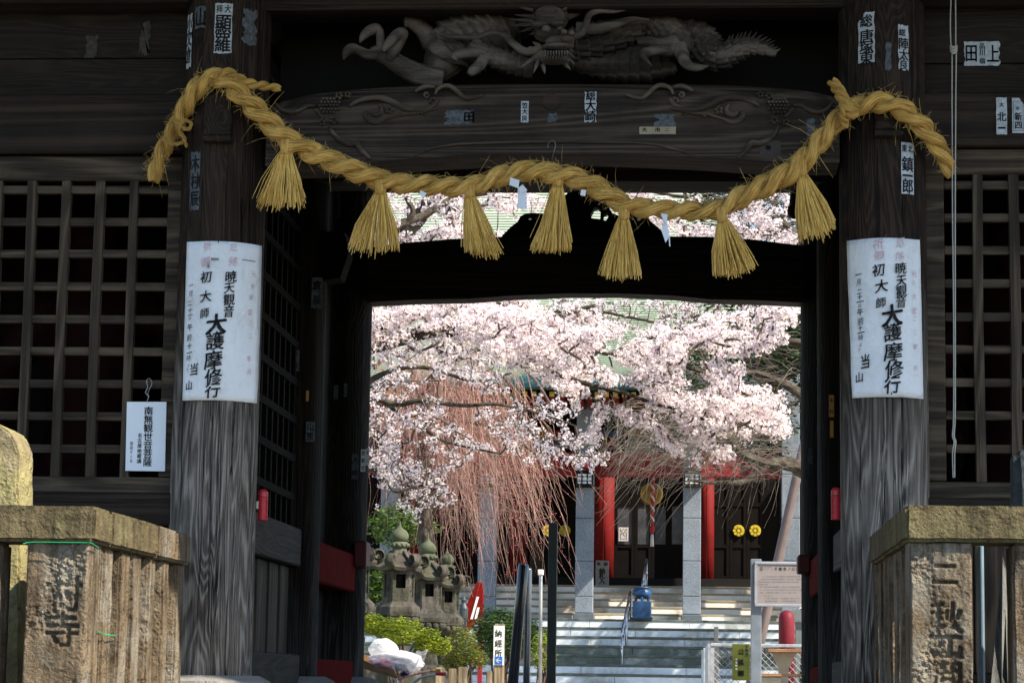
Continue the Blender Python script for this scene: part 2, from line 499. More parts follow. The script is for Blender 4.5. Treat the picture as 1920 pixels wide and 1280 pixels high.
# ------------------------------------------------------------------ gate
gate = thing('temple_gate', (-.7, GY, ZC), 'old dark timber temple gate with round posts, lattices and carved lintel', 'gate')
PXL = (P(408, 800, GY).x + P(424, 150, GY).x) / 2
PXR = (P(1655, 800, GY).x + P(1657, 150, GY).x) / 2
PR = .228
def post(x, y, r, z0, z1, mat, name='post', seg=40, cracks=0):
    nz = 90 if cracks else 24
    pts = [(x, y, z0 + (z1 - z0) * i / nz) for i in range(nz + 1)]
    m = MB(); off = x * 3.1; rn = random.Random(int(x * 1000))
    ck = [(rn.uniform(-1.5, 1.5), rn.uniform(.010, .022), rn.uniform(.03, .085), rn.uniform(0, 6), rn.uniform(-.6, 1.2), rn.uniform(1.2, 3.2)) for _ in range(cracks)]
    def wob(an, L, rr):
        a = (an + math.pi) % (2 * math.pi) - math.pi
        d = .012 * math.sin(an * 3 + off + L) + .006 * math.sin(an * 11 + off * 2 + L * .6) + .004 * math.sin(an * 23 + 1.3 * math.sin(L * 1.7))
        for c0, w, dp, ph, l0, ln in ck:
            f = (L - l0) / ln
            if 0 < f < 1:
                cc = c0 + .05 * math.sin(L * 2.1 + ph) + .02 * math.sin(L * 7 + ph); q = abs(a - cc) / (w * math.sin(math.pi * f) + 1e-4)
                if q < 1: d -= dp * (1 - q) * min(1, math.sin(math.pi * f) * 2)
        return d
    m.tube(pts, [r] * (nz + 1), 320 if cracks else seg, disp=wob, ref=(0, -1, 0))
    return m.build(name, mat, gate, smooth=True)
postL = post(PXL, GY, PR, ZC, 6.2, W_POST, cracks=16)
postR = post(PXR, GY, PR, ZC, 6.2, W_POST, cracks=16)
XIL = PXL + PR; XIR = PXR - PR            # inner faces of the passage
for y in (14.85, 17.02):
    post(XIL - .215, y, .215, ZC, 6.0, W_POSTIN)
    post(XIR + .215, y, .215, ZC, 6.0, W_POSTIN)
# stone bases
for x, y in [(PXL, GY), (PXR, GY), (XIL - .215, 14.85), (XIR + .215, 14.85), (XIL - .215, 17.02), (XIR + .215, 17.02)]:
    MB().lathe([(.0, ZC + .001), (.34, ZC + .001), (.33, ZC + .06), (.27, ZC + .09), (0, ZC + .09)], x, y, 20).build('post_base', ST_STEP, gate)
# wedge ends of the hidden tie beam on the posts
for x0, x1, y0, y1, yb in ((385, 434, 176, 256, 268), (1640, 1691, 166, 246, 258)):
    a = P(x0, y0, 12.36); b = P(x1, y1, 12.36)
    MB().box(a.x, b.x, 12.335, 12.7, b.z, a.z, .008).build('tenon', W_BEAMY, gate)
    c = P(x0 - 2, y1 + 1, 12.36); d = P(x1 + 2, yb, 12.36)
    MB().box(c.x, d.x, 12.31, 12.6, d.z, c.z, .006).build('wedge', W_BEAMY, gate)

XE0, XE1 = -6.3, 4.9            # outer ends of the gate front
def bay(side):
    """Front of a guard room: planks, beams, lattice, sill."""
    if side < 0: xa, xb = XE0, PXL - .19
    else: xa, xb = PXR + .19, XE1
    zt0 = 4.712; zl = 4.30; zr = 4.205
    # plank panel made of boards
    bounds = [zt0, 4.93, 5.20] if side < 0 else [zt0, 4.885, 5.20]
    for q in range(len(bounds) - 1):
        MB().box(xa, xb, 12.64 - .004 * q, 12.70, bounds[q] + .002, bounds[q + 1] - .002, .004).build('plank', W_PANELX, gate)
    MB().box(xa, xb, 12.42, 12.75, 5.185, 5.42, .012).build('head_beam', W_BEAMX, gate)
    MB().box(xa, xb, 12.555, 12.74, 4.385 + (.03 if side > 0 else 0), zt0, .01).build('tie_beam', W_BEAMX, gate)
    # lattice window
    def pxs(p, y): return P(p, y, 12.62)
    zb_top = P(960 if side > 0 else 400, 896, 12.62).z
    top = 4.335 if side < 0 else 4.37
    lat = MB()
    lat.box(xa, xb, 12.60, 12.70, top - .095, top + .04, .006)            # top rail
    lat.box(xa, xb, 12.60, 12.70, zb_top - .085, zb_top, .006)            # bottom rail
    if side < 0: lat.box(xb - .115, xb - .02, 12.597, 12.703, zb_top + .003, top - .098, .006)
    else: lat.box(xa + .02, xa + .13, 12.597, 12.703, zb_top + .003, top - .098, .006)
    L = lat.build('lattice_window', W_BARX, gate)
    if side < 0: xs = [56, 121, 185, 248.5, -8, -72, -136, -200, -264, -328, -392, -456]
    else: xs = [1831.5, 1899, 1964, 2028, 2092, 2156, 2220, 2284, 2348, 2412]
    for p in xs:
        x = (P(p, 320, 12.6).x + P(p - (8 if p < 400 else -4), 720, 12.6).x) / 2 if side < 0 else (P(p, 320, 12.6).x + P(p + 8, 720, 12.6).x) / 2
        if not (xa + .05 < x < xb - .12): continue
        w = .0245 + random.uniform(-.0015, .0015)
        x_ = x + random.uniform(-.005, .005)
        MB().tube([(x_, 12.63, zb_top + .001), (x + random.uniform(-.005, .005), 12.63 + random.uniform(-.003, .003), (zb_top + top) / 2), (x, 12.63, top - .096)], w * 1.414, 4, ref=(1, 1, 0)).build('lattice_bar', W_BARZ, L)
    ys = [356, 416, 476, 537, 598.5, 658.5, 719.5, 780, 841.5]
    for y in ys:
        yy = y if side < 0 else y - 9 + (y - 356) * .018
        z = P(180 if side < 0 else 1850, yy, 12.62).z
        x0, x1 = (xa, xb - .117) if side < 0 else (xa + .132, xb)
        MB().box(x0, x1, 12.617, 12.658, z - .0225, z + .0225, .003).build('lattice_rail', W_BARX, L)
    # sill beams
    MB().box(xa, xb, 12.52, 12.74, zb_top - .26, zb_top - .088, .012).build('sill_beam', W_BEAMX, gate)
    # boards under the sill
    n = 14
    for i in range(n):
        x0 = xa + (xb - xa) * i / n
        MB().box(x0 + .003, x0 + (xb - xa) / n - .003, 12.6 + .006 * (i % 2), 12.66, ZC + .16, zb_top - .262, .005).build('skirting_board', W_BARZ, gate)
    MB().box(xa, xb, 12.5, 12.74, ZC + .002, ZC + .157, .01).build('ground_sill', W_BEAMX, gate)
    # dark closet behind
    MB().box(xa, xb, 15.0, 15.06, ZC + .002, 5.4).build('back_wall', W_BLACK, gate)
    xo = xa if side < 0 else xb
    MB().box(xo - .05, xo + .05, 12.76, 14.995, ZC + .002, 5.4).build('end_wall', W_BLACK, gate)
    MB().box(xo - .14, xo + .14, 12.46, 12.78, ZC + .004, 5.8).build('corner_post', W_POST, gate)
bay(-1); bay(1)

# passage side walls with lattice, rails and boards (both sides)
def passage(side):
    xf = XIL - .10 if side < 0 else XIR + .10
    e = 1 if side < 0 else -1          # towards the passage
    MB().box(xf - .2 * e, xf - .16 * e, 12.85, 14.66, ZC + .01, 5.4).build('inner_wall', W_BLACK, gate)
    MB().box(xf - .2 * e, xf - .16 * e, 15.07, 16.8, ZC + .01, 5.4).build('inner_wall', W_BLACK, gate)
    z1 = P(520, 975, 13.8).z; z0 = P(520, 1050, 13.8).z
    MB().box(xf - .12 * e, xf + .02 * e, 12.85, 14.62, z0, z1, .01).build('side_rail', W_BEAMY, gate)
    MB().box(xf - .12 * e, xf + .03 * e, 12.85, 14.62, ZC + .01, ZC + .22, .01).build('side_sill', W_BEAMY, gate)
    for i in range(9):
        y0 = 12.9 + i * .19
        MB().box(xf - .1 * e, xf - .05 * e + .012 * e * (i % 2), y0, y0 + .186, ZC + .222, z0 - .003, .004).build('wall_board', W_BARZ, gate)
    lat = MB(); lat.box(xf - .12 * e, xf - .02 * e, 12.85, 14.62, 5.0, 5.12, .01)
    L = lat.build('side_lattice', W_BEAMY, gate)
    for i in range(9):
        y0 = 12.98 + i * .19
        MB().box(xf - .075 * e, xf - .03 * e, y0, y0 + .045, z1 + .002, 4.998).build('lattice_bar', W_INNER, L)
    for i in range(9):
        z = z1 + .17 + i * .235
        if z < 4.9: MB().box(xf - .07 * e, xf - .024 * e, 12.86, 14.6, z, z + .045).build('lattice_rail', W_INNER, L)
    # red rails between the middle and rear posts
    zr1 = P(620, 1018, 15.4).z; zr0 = P(620, 1094, 15.4).z
    MB().box(xf - .1 * e, xf + .05 * e, 15.02, 16.84, zr0, zr1, .012).build('red_rail', W_RED, gate)
    MB().box(xf - .1 * e, xf + .05 * e, 15.02, 16.84, ZC + .005, ZC + .2, .012).build('red_rail', W_RED, gate)
    # red peg ends of the rear rail
    x = XIL - .02 if side < 0 else XIR + .02
    za, zb = (1016, 1064) if side < 0 else (1032, 1066)
    MB().box(x - .03 * e, x + .055 * e, 16.75, 16.98, P(700, zb, 16.9).z, P(700, za, 16.9).z, .01).build('red_nosing', plain_darkred, gate)
plain_darkred = plain('dark_red_paint', (.09, .010, .010), .6, .3, var=.3)
passage(-1); passage(1)

# middle and rear beams, ceiling, roof
zmid = P(1290, 341, 14.7).z
MB().box(XIL - .3, XIR + .3, 14.68, 15.0, zmid, zmid + .42, .012).build('middle_beam', W_BEAMX, gate)
MB().box(XIL - .3, XIR + .3, 14.78, 14.9, zmid + .422, 5.6).build('transom_board', W_BLACK, gate)
a = P(632, 525, 14.7); b = P(652, 432, 14.7)
MB().prism([(XIL - .05, a.z), (XIL + .1, a.z + .02), (XIL + .15, a.z + .18), (XIL + .12, b.z), (XIL - .05, b.z)], 14.74, 14.94).build('bracket', W_INNER, gate)
# rear rainbow beam
YR = 16.92
top = [(640, 472), (700, 463), (760, 455), (850, 448), (960, 443), (1100, 441), (1240, 443), (1330, 444), (1420, 450), (1500, 460), (1560, 468)]
bot = [(640, 570), (700, 566), (780, 562), (880, 560), (960, 554), (1060, 550), (1160, 550), (1260, 554), (1330, 561), (1420, 563), (1500, 567), (1560, 570)]
poly = [(P(x, y, YR).x, P(x, y, YR).z) for x, y in bot] + [(P(x, y, YR).x, P(x, y, YR).z) for x, y in reversed(top)]
MB().prism(poly, YR, YR + .22).build('rear_rainbow_beam', W_BEAMX, gate)
# frog-leg strut standing on it
half = [(932, 452), (945, 436), (957, 424), (970, 414), (975, 404), (985, 399), (1000, 397.5), (1015, 399), (1030, 403), (1042, 398), (1050, 385), (1055, 370), (1064, 360), (1075, 356), (1095, 355)]
full = half + [(2190 - x, y) for x, y in reversed(half[:-1])]
poly = [(P(x, y, YR).x, P(x, y, YR).z) for x, y in full][::-1]
bm = bmesh.new()
vs = [bm.verts.new((x, YR + .03, z)) for x, z in poly]
f = bm.faces.new(vs)
ex = bmesh.ops.extrude_face_region(bm, geom=[f]); bmesh.ops.translate(bm, vec=(0, .13, 0), verts=[v for v in ex['geom'] if isinstance(v, bmesh.types.BMVert)])
strut_me = bpy.data.meshes.new('frog_leg_strut'); bm.to_mesh(strut_me); bm.free(); strut_me.materials.append(W_BLACK)
strut = obj('frog_leg_strut', strut_me, gate)
# pierced openings cut through the strut
def cut(target, cutters):
    dg0 = []
    for V, F in cutters:
        me = mesh_from('cutter', V, F); o = bpy.data.objects.new('cutter', me); col.objects.link(o)
        bmx = bmesh.new(); bmx.from_mesh(me); bmesh.ops.recalc_face_normals(bmx, faces=bmx.faces[:]); bmx.to_mesh(me); bmx.free()
        md = target.modifiers.new('cut', 'BOOLEAN'); md.object = o; md.operation = 'DIFFERENCE'; md.solver = 'EXACT'
        dg0.append(o)
    bmx = bmesh.new(); bmx.from_mesh(target.data); bmesh.ops.recalc_face_normals(bmx, faces=bmx.faces[:]); bmx.to_mesh(target.data); bmx.free()
    dg = bpy.context.evaluated_depsgraph_get(); dg.update()
    me = bpy.data.meshes.new_from_object(target.evaluated_get(dg))
    target.modifiers.clear(); old = target.data; target.data = me; me.name = old.name
    for o in dg0: bpy.data.objects.remove(o)
cs = []
for pl in ([(989, 403), (996, 403), (996, 410), (989, 410)], [(1003, 404), (1010, 404), (1010, 410), (1003, 410)],
           [(1107, 400), (1113, 388), (1120, 386), (1126, 392), (1125, 410), (1108, 407)], [(1131, 400), (1138, 396), (1141, 404), (1136, 412), (1130, 411)],
           [(1180, 404), (1187, 403), (1187, 410), (1180, 410)], [(1194, 403), (1201, 403), (1201, 410), (1194, 410)]):
    mb = MB().prism([(P(x, y, YR).x, P(x, y, YR).z) for x, y in pl][::-1], YR - .1, YR + .3); cs.append((mb.V, mb.F))
cut(strut, cs)
# carved knob on the right rear post, seen dark against the blossom
k = P(1487, 375, YR)
kn = MB(); kn.ball((k.x + .03, YR + .1, k.z), (.055, .07, .11), 2); kn.ball((k.x + .01, YR + .1, k.z - .06), (.05, .06, .06), 2)
kn.build('carved_nosing', W_BLACK, gate, smooth=True)
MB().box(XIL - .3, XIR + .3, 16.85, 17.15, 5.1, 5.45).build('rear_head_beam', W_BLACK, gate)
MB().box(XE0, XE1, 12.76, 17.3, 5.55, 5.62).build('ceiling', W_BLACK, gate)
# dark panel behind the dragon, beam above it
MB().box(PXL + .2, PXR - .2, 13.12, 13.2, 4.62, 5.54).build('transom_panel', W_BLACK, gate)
a = P(1040, 16, 12.5)
MB().box(PXL + .18, PXR - .18, 12.5, 12.78, a.z, a.z + .3, .012).build('head_beam', W_BEAMX, gate)
# roof: two slopes, eave boards, rafters
ROOF_T = plain('grey_roof_tile', (.07, .072, .075), .6, .3)
ze, ye, zr_, yr = 5.92, 10.34, 8.9, 14.85
roof = MB()
for (y1, z1) in ((ye, ze), (2 * yr - ye, ze)):
    roof.add([(XE0 - 1.8, y1, z1), (XE1 + 1.8, y1, z1), (XE1 + 1.8, yr, zr_), (XE0 - 1.8, yr, zr_),
              (XE0 - 1.8, y1, z1 + .2), (XE1 + 1.8, y1, z1 + .2), (XE1 + 1.8, yr, zr_ + .25), (XE0 - 1.8, yr, zr_ + .25)],
             [(0, 1, 2, 3), (7, 6, 5, 4), (0, 4, 5, 1), (1, 5, 6, 2), (0, 3, 7, 4)])
roof_o = roof.build('roof', ROOF_T, gate)
sl_ = (zr_ - ze) / (yr - ye)
for i in range(44):
    x = XE0 - 1.6 + i * (XE1 - XE0 + 3.2) / 43
    m = MB()
    m.add([(x - .045, ye + .1, ze - .1 + .1 * sl_), (x + .045, ye + .1, ze - .1 + .1 * sl_), (x + .045, 12.5, ze - .1 + sl_ * (12.5 - ye)), (x - .045, 12.5, ze - .1 + sl_ * (12.5 - ye)),
           (x - .045, ye + .1, ze - .005 + .1 * sl_), (x + .045, ye + .1, ze - .005 + .1 * sl_), (x + .045, 12.5, ze - .005 + sl_ * (12.5 - ye)), (x - .045, 12.5, ze - .005 + sl_ * (12.5 - ye))],
          [(3, 2, 1, 0), (4, 5, 6, 7), (0, 1, 5, 4), (1, 2, 6, 5), (2, 3, 7, 6), (3, 0, 4, 7)])
    m.build('rafter', W_BEAMY, roof_o)
MB().box(XE0 - .2, XE1 + .2, 12.45, 12.75, 5.64, 7.25).build('gable_wall', W_BLACK, gate)
MB().box(XE0 - .2, XE1 + .2, 16.9, 17.15, 5.64, 7.25).build('gable_wall', W_BLACK, gate)

# ------------------------------------------------------------------ carved lintel
YL = 12.38
top = [(470, 196), (497, 186), (520, 178), (570, 167), (640, 159), (700, 154), (760, 151), (860, 148.5), (960, 147), (1150, 147), (1350, 149), (1470, 155), (1530, 161), (1575, 170), (1600, 178)]
bot = [(470, 311), (600, 309), (690, 304), (780, 297), (900, 290), (1040, 287), (1160, 288), (1300, 294), (1390, 300), (1480, 303), (1600, 304)]
tp = smooth_path(top, 50); bt = smooth_path(bot, 50)
xsb = np.linspace(500, 1574, 60)
tyy = np.interp(xsb, tp[:, 0], tp[:, 1]); byy = np.interp(xsb, bt[:, 0], bt[:, 1])
V = []; F = []
prof = [(0, .0, .34), (0, .0, .17), (.006, -.0, .08), (.03, 0, .02), (.10, 0, 0)]
for x, t_, b_ in zip(xsb, tyy, byy):
    zt = P(x, t_, YL).z; zb = P(x, b_, YL).z; X = P(x, 220, YL).x
    fall = .05 * max(0, (abs(x - 1035) - 400) / 165) ** 2
    row = [(X, YL + .34, zb), (X, YL, zb), (X, YL, zb + (zt - zb) * .35), (X, YL, zb + (zt - zb) * .72), (X, YL + .02 + fall, zb + (zt - zb) * .86), (X, YL + .06 + fall, zb + (zt - zb) * .95), (X, YL + .13 + fall, zt), (X, YL + .34, zt)]
    V += row
k = 8
for i in range(len(xsb) - 1):
    for j in range(k):
        F.append((i * k + j, (i + 1) * k + j, (i + 1) * k + (j + 1) % k, i * k + (j + 1) % k))
F.append(tuple(range(k))); F.append(tuple((len(xsb) - 1) * k + j for j in range(k))[::-1])
lintel = obj('carved_lintel', mesh_from('carved_lintel', V, F, W_LINTEL), gate)
def relief(pts, r0=2.2, name='carved_scroll', n=40, taper=True):
    pts2 = [(p[0], p[1], YL - .006, (p[2] if len(p) > 2 else r0) * 1.7) for p in pts]
    w, r = pxpath(pts2, n)
    if taper: r = [q * (0.35 + .65 * math.sin(math.pi * min(1, max(0, i / (n - 1) * .96 + .02))) ** .6) for i, q in enumerate(r)]
    MB().tube(w, r, 8, flat=1.3).build(name, W_CARVE, lintel, smooth=True)
def mirror(pts): return [(2078 - p[0], p[1] - 1, *p[2:]) for p in pts]
def both(pts, r0=2.2, name='carved_scroll', n=40):
    relief(pts, r0, name, n); relief(mirror(pts), r0, name, n)
both([(905, 178), (888, 184), (872, 184), (858, 172), (845, 162), (832, 161), (820, 168), (816, 178)], 2.6)
both([(822, 186), (815, 196), (803, 203), (780, 207), (755, 201), (735, 191), (715, 184), (695, 184), (672, 189), (655, 200)], 3.6)
both([(815, 163), (800, 162), (788, 166), (778, 172)], 2.6)
both([(805, 178), (800, 184), (796, 178), (800, 174), (804, 178)], 1.6, n=24)
both([(712, 196), (716, 206), (712, 214), (702, 216), (694, 211)], 3.0)
both([(722, 224), (706, 230), (692, 226), (684, 216), (688, 208)], 2.8)
both([(820, 204), (800, 208), (778, 213), (755, 214), (738, 219), (722, 224)], 2.0)
both([(590, 199), (576, 199), (562, 207), (545, 212), (528, 206), (516, 193)], 2.4)
both([(590, 205), (598, 212), (606, 222)], 2.6)
both([(618, 238), (626, 252), (640, 264), (655, 270), (668, 269), (674, 277), (684, 288), (694, 297)], 3.6)
relief([(776, 293), (810, 279), (860, 270.5), (940, 267.5), (1040, 266), (1140, 267), (1220, 270), (1262, 279), (1300, 291)], 1.5, 'eyebrow_moulding', 80)
for cx in (0, 1):
    def mm(x): return x if not cx else 2078 - x
    for (bx, by, br) in [(616, 199, 0)]:
        m = MB()
        for i in range(5):
            for j in range(6):
                q = P(mm(600 + j * 6.6 + (i % 2) * 3), 186 + i * 6.3, YL)
                if ((j - 2.5) / 3.4) ** 2 + ((i - 2) / 2.6) ** 2 > 1: continue
                m.ball((q.x, YL - .004, q.z), (.0105, .02, .0105), 1)
        m.build('carved_flower', W_CARVE, lintel, smooth=True)
    for (lx, ly, rr) in [(604, 230, 9), (626, 226, 10), (636, 180, 9), (652, 178, 8), (730, 207, 10), (812, 190, 9), (757, 214, 7), (795, 213, 6)]:
        m = MB()
        for t in range(5):
            an = t * 2 * math.pi / 5 + lx
            q = P(mm(lx + math.cos(an) * rr * .55), ly + math.sin(an) * rr * .5, YL)
            m.ball((q.x, YL - .001, q.z), (rr * .42 * S(YL), .02, rr * .38 * S(YL)), 2)
        m.build('carved_leaf', W_CARVE, lintel, smooth=True)
# round plug and hook on the lintel
q = P(1034, 191, YL)
m = MB(); V, F, uv = tube([(q.x, YL - .012, q.z), (q.x, YL + .02, q.z)], .046, 24); m.add(V, F)
plug = m.build('wooden_plug', wood('plug_timber', 0, (.02, .013, .009), (.06, .04, .028)), lintel)
HOOKM = plain('dull_steel_wire', (.38, .38, .36), .35, .5, .9)
pts, r = pxpath([(1034, 306, 12.30, 1), (1037, 290, 12.33, 1), (1041, 276, 12.345, 1), (1041, 268, 12.35, 1), (1036, 264, 12.35, 1), (1029, 268, 12.34, 1), (1027, 276, 12.33, 1)], 30)
tag(MB().tube(pts, r, 6).build('wire_hook', HOOKM, smooth=True), 'bent steel wire hook on the lintel above the middle of the rope', 'hook')

# ------------------------------------------------------------------ dragon
dragon = None
def scaly(n_around, ln, amp):
    def f(an, L, r):
        b = L / ln; row = math.floor(b); a = an / (2 * math.pi) * n_around + .5 * (row % 2)
        fx = a - math.floor(a) - .5; fy = b - row
        return amp * (fy * (1 - (2 * fx) ** 2) + .25 * (1 - abs(2 * fx)))
    return f
def ridged(ln, amp, slant=.0):
    def f(an, L, r):
        b = L / ln + slant * math.sin(an); return amp * ((b - math.floor(b)) ** 2)
    return f
def dtube(pts, name, n=60, seg=20, disp=None, flat=1.0):
    w, r = pxpath(pts, n)
    return MB().tube(w, r, seg, disp=disp, flat=flat).build(name, W_DRAGON, dragon, smooth=True)
k = S(12.7)
w, r = pxpath([(1010, -60, 12.85, 66), (960, 0, 12.85, 66), (905, 50, 12.82, 64), (858, 92, 12.8, 58), (838, 122, 12.8, 44), (850, 142, 12.82, 26)], 200)
dragon = MB().tube(w, r, 48, disp=ridged(.05, .17, .35)).build('dragon_carving', W_DRAGON, gate, smooth=True)
tag(dragon, 'grey carved wooden dragon lying on the lintel')
dtube([(810, 85, 12.78, 20), (800, 65, 12.75, 18), (785, 50, 12.72, 15), (768, 40, 12.7, 14), (757, 40, 12.69, 13)], 'horn_stub')
dtube([(830, 150, 12.72, 22), (790, 142, 12.7, 22), (755, 125, 12.67, 19), (728, 108, 12.65, 17), (708, 100, 12.64, 15), (695, 99, 12.64, 10)], 'foreleg', disp=ridged(.05, .05))
dtube([(712, 101, 12.63, 11), (690, 103, 12.62, 11), (672, 95, 12.61, 9.5), (660, 92, 12.6, 11), (650, 98, 12.59, 9), (644, 112, 12.58, 2)], 'claw')
dtube([(716, 100, 12.63, 12), (714, 80, 12.62, 9), (712, 62, 12.61, 9), (704, 54, 12.6, 11), (690, 60, 12.59, 10), (680, 70, 12.58, 7), (675, 80, 12.57, 1.5)], 'claw')
dtube([(730, 112, 12.62, 9), (738, 96, 12.6, 12), (752, 76, 12.58, 9), (757, 63, 12.57, 9), (748, 62, 12.56, 10), (732, 78, 12.54, 10), (718, 96, 12.53, 4)], 'claw')
dtube([(1000, 125, 12.68, 22), (960, 118, 12.66, 21), (925, 108, 12.63, 19), (898, 95, 12.6, 17), (885, 82, 12.6, 12)], 'foreleg', n=90, seg=32, disp=scaly(12, .045, .22))
dtube([(905, 98, 12.58, 10), (880, 99, 12.56, 10), (856, 104, 12.55, 9), (850, 112, 12.54, 6)], 'claw')
dtube([(908, 108, 12.57, 11), (900, 122, 12.56, 11), (886, 134, 12.54, 10), (880, 140, 12.53, 6)], 'claw')
dtube([(900, 90, 12.58, 9), (892, 72, 12.57, 9), (888, 60, 12.56, 8)], 'claw', n=20)
dtube([(1015, 88, 12.52, 8), (1000, 96, 12.52, 8), (982, 96, 12.52, 8), (965, 84, 12.52, 7.5), (945, 66, 12.53, 7), (922, 61, 12.54, 6), (895, 70, 12.55, 5), (860, 70, 12.56, 4.5), (835, 68, 12.57, 5), (815, 57, 12.58, 1.5)], 'whisker', n=90, seg=10)
dtube([(1058, 66, 12.5, 8), (1075, 68, 12.5, 8), (1090, 62, 12.5, 7.5), (1099, 45, 12.51, 7), (1106, 28, 12.52, 6), (1125, 21, 12.53, 5), (1150, 22, 12.54, 4), (1176, 19, 12.55, 1)], 'whisker', n=90, seg=10)
dtube([(1050, 30, 12.62, 14), (1075, 22, 12.62, 13), (1100, 8, 12.62, 11), (1140, 3, 12.63, 9), (1200, 5, 12.64, 8), (1250, 11, 12.65, 5), (1294, 15, 12.66, 1)], 'mane_lock', n=90, seg=12, disp=ridged(9, 0), flat=.6)
dtube([(1080, 52, 12.58, 12), (1115, 55, 12.58, 11), (1150, 47, 12.58, 9), (1185, 37, 12.59, 6), (1218, 37, 12.6, 1)], 'mane_lock', n=70, seg=12, flat=.6)
dtube([(1040, 90, 12.75, 24), (1085, 82, 12.75, 28), (1130, 72, 12.76, 30), (1175, 52, 12.77, 30), (1215, 42, 12.77, 28), (1250, 58, 12.75, 28), (1275, 85, 12.72, 26), (1285, 100, 12.7, 18)], 'body_coil', n=220, seg=64, disp=scaly(14, .06, .26))
dtube([(1060, 105, 12.82, 22), (1110, 112, 12.84, 30), (1160, 118, 12.86, 34), (1215, 118, 12.86, 34), (1265, 108, 12.84, 28)], 'belly', n=160, seg=40, disp=ridged(.06, .16, .2))
dtube([(1265, 84, 12.66, 22), (1250, 88, 12.64, 20), (1232, 84, 12.62, 13), (1210, 78, 12.6, 10), (1195, 80, 12.59, 6)], 'claw')
dtube([(1255, 92, 12.62, 14), (1232, 94, 12.6, 11), (1212, 98, 12.58, 9), (1206, 106, 12.57, 7), (1222, 124, 12.56, 2)], 'claw')
dtube([(1272, 90, 12.64, 17), (1280, 104, 12.62, 13), (1284, 116, 12.6, 11), (1296, 125, 12.58, 9), (1312, 127, 12.57, 7), (1328, 124, 12.56, 1.5)], 'claw')
tailp = [(1262, 62, 12.8, 22), (1290, 64, 12.8, 28), (1312, 80, 12.78, 31), (1330, 98, 12.76, 28), (1352, 106, 12.74, 23), (1378, 96, 12.72, 20), (1405, 88, 12.7, 16), (1430, 93, 12.69, 11), (1455, 103, 12.68, 4)]
dtube(tailp, 'tail', n=260, seg=56, disp=scaly(13, .045, .26))
tw, tr = pxpath(tailp, 34)
m = MB()
for i in range(3, 33):
    t = (tw[i] - tw[i - 1]).normalized(); up = Vector((-t.z, 0, t.x)); up = -up if up.x + up.z < 0 else up
    b = tw[i] + up * tr[i] * .85; hgt = .075 if 5 < i < 30 else .05
    tip = b + up * hgt * .6 + t * hgt * .6
    s_ = .018
    m.add([b - t * s_, b + t * s_, b + Vector((0, -s_ * .7, 0)), b + Vector((0, s_ * .7, 0)), tip], [(0, 2, 4), (2, 1, 4), (1, 3, 4), (3, 0, 4)])
tag(m.build('dorsal_fins', W_DRAGON, dragon), kind='stuff')
# head
m = MB(); Yh = 12.52
def hb(px, py, rx, ry, dy, rd, sub=3):
    q = P(px, py, Yh); m.ball((q.x, Yh + dy, q.z), (rx * k, rd * k, ry * k), sub)
hb(1030, 28, 36, 32, .06, 34); hb(1028, 58, 30, 22, .03, 30); hb(1050, 80, 28, 13, -.02, 26); hb(1064, 79, 15, 11, -.07, 16)
hb(1042, 115, 28, 9, -.02, 22); hb(1012, 100, 18, 22, .05, 22); hb(1026, 64, 9, 8, -.10, 9); hb(1052, 63, 7, 6, -.09, 8)
hb(1048, 92, 30, 6, -.06, 16); hb(1073, 73, 7, 6, -.11, 8); hb(1060, 72, 6, 5, -.13, 7)
hb(1012, 54, 17, 7, -.08, 12); hb(1046, 52, 15, 7, -.08, 12)
m.build('head', W_DRAGON, dragon, smooth=True)
m = MB()
def spike(x0, y0, x1, y1, w, y=Yh):
    a, b = P(x0, y0, y), P(x1, y1, y - .02); w_, r_ = [a, a.lerp(b, .5), b], [w * k, w * .7 * k, .3 * k]
    m.tube(w_, r_, 7)
for s_ in [(1000, 40, 952, 36), (1000, 46, 957, 48), (1004, 32, 964, 28), (1002, 52, 975, 60), (1010, 58, 992, 66), (1000, 20, 948, 4), (990, 8, 962, -12), (1050, 10, 1066, 3), (1058, 20, 1068, 0), (1030, 6, 1034, -14), (1015, 4, 1010, -14),
           (1010, 112, 1000, 138), (1000, 110, 975, 128), (1018, 122, 1022, 140), (1065, 92, 1076, 98), (1066, 100, 1079, 110), (1064, 108, 1078, 122), (1058, 118, 1070, 132), (1002, 92, 990, 88), (1008, 84, 998, 78)]:
    m = MB(); spike(*s_, 5); m.build('mane_spike', W_DRAGON, dragon, smooth=True)
m = MB()
for i in range(9):
    spike(1022 + i * 5.2, 96 + (i % 2), 1023 + i * 5.2, 105, 2, Yh - .09)
for i in range(8):
    spike(1020 + i * 5.4, 112, 1021 + i * 5.4, 104, 2, Yh - .08)
tag(m.build('teeth', W_DRAGON, dragon), kind='stuff')

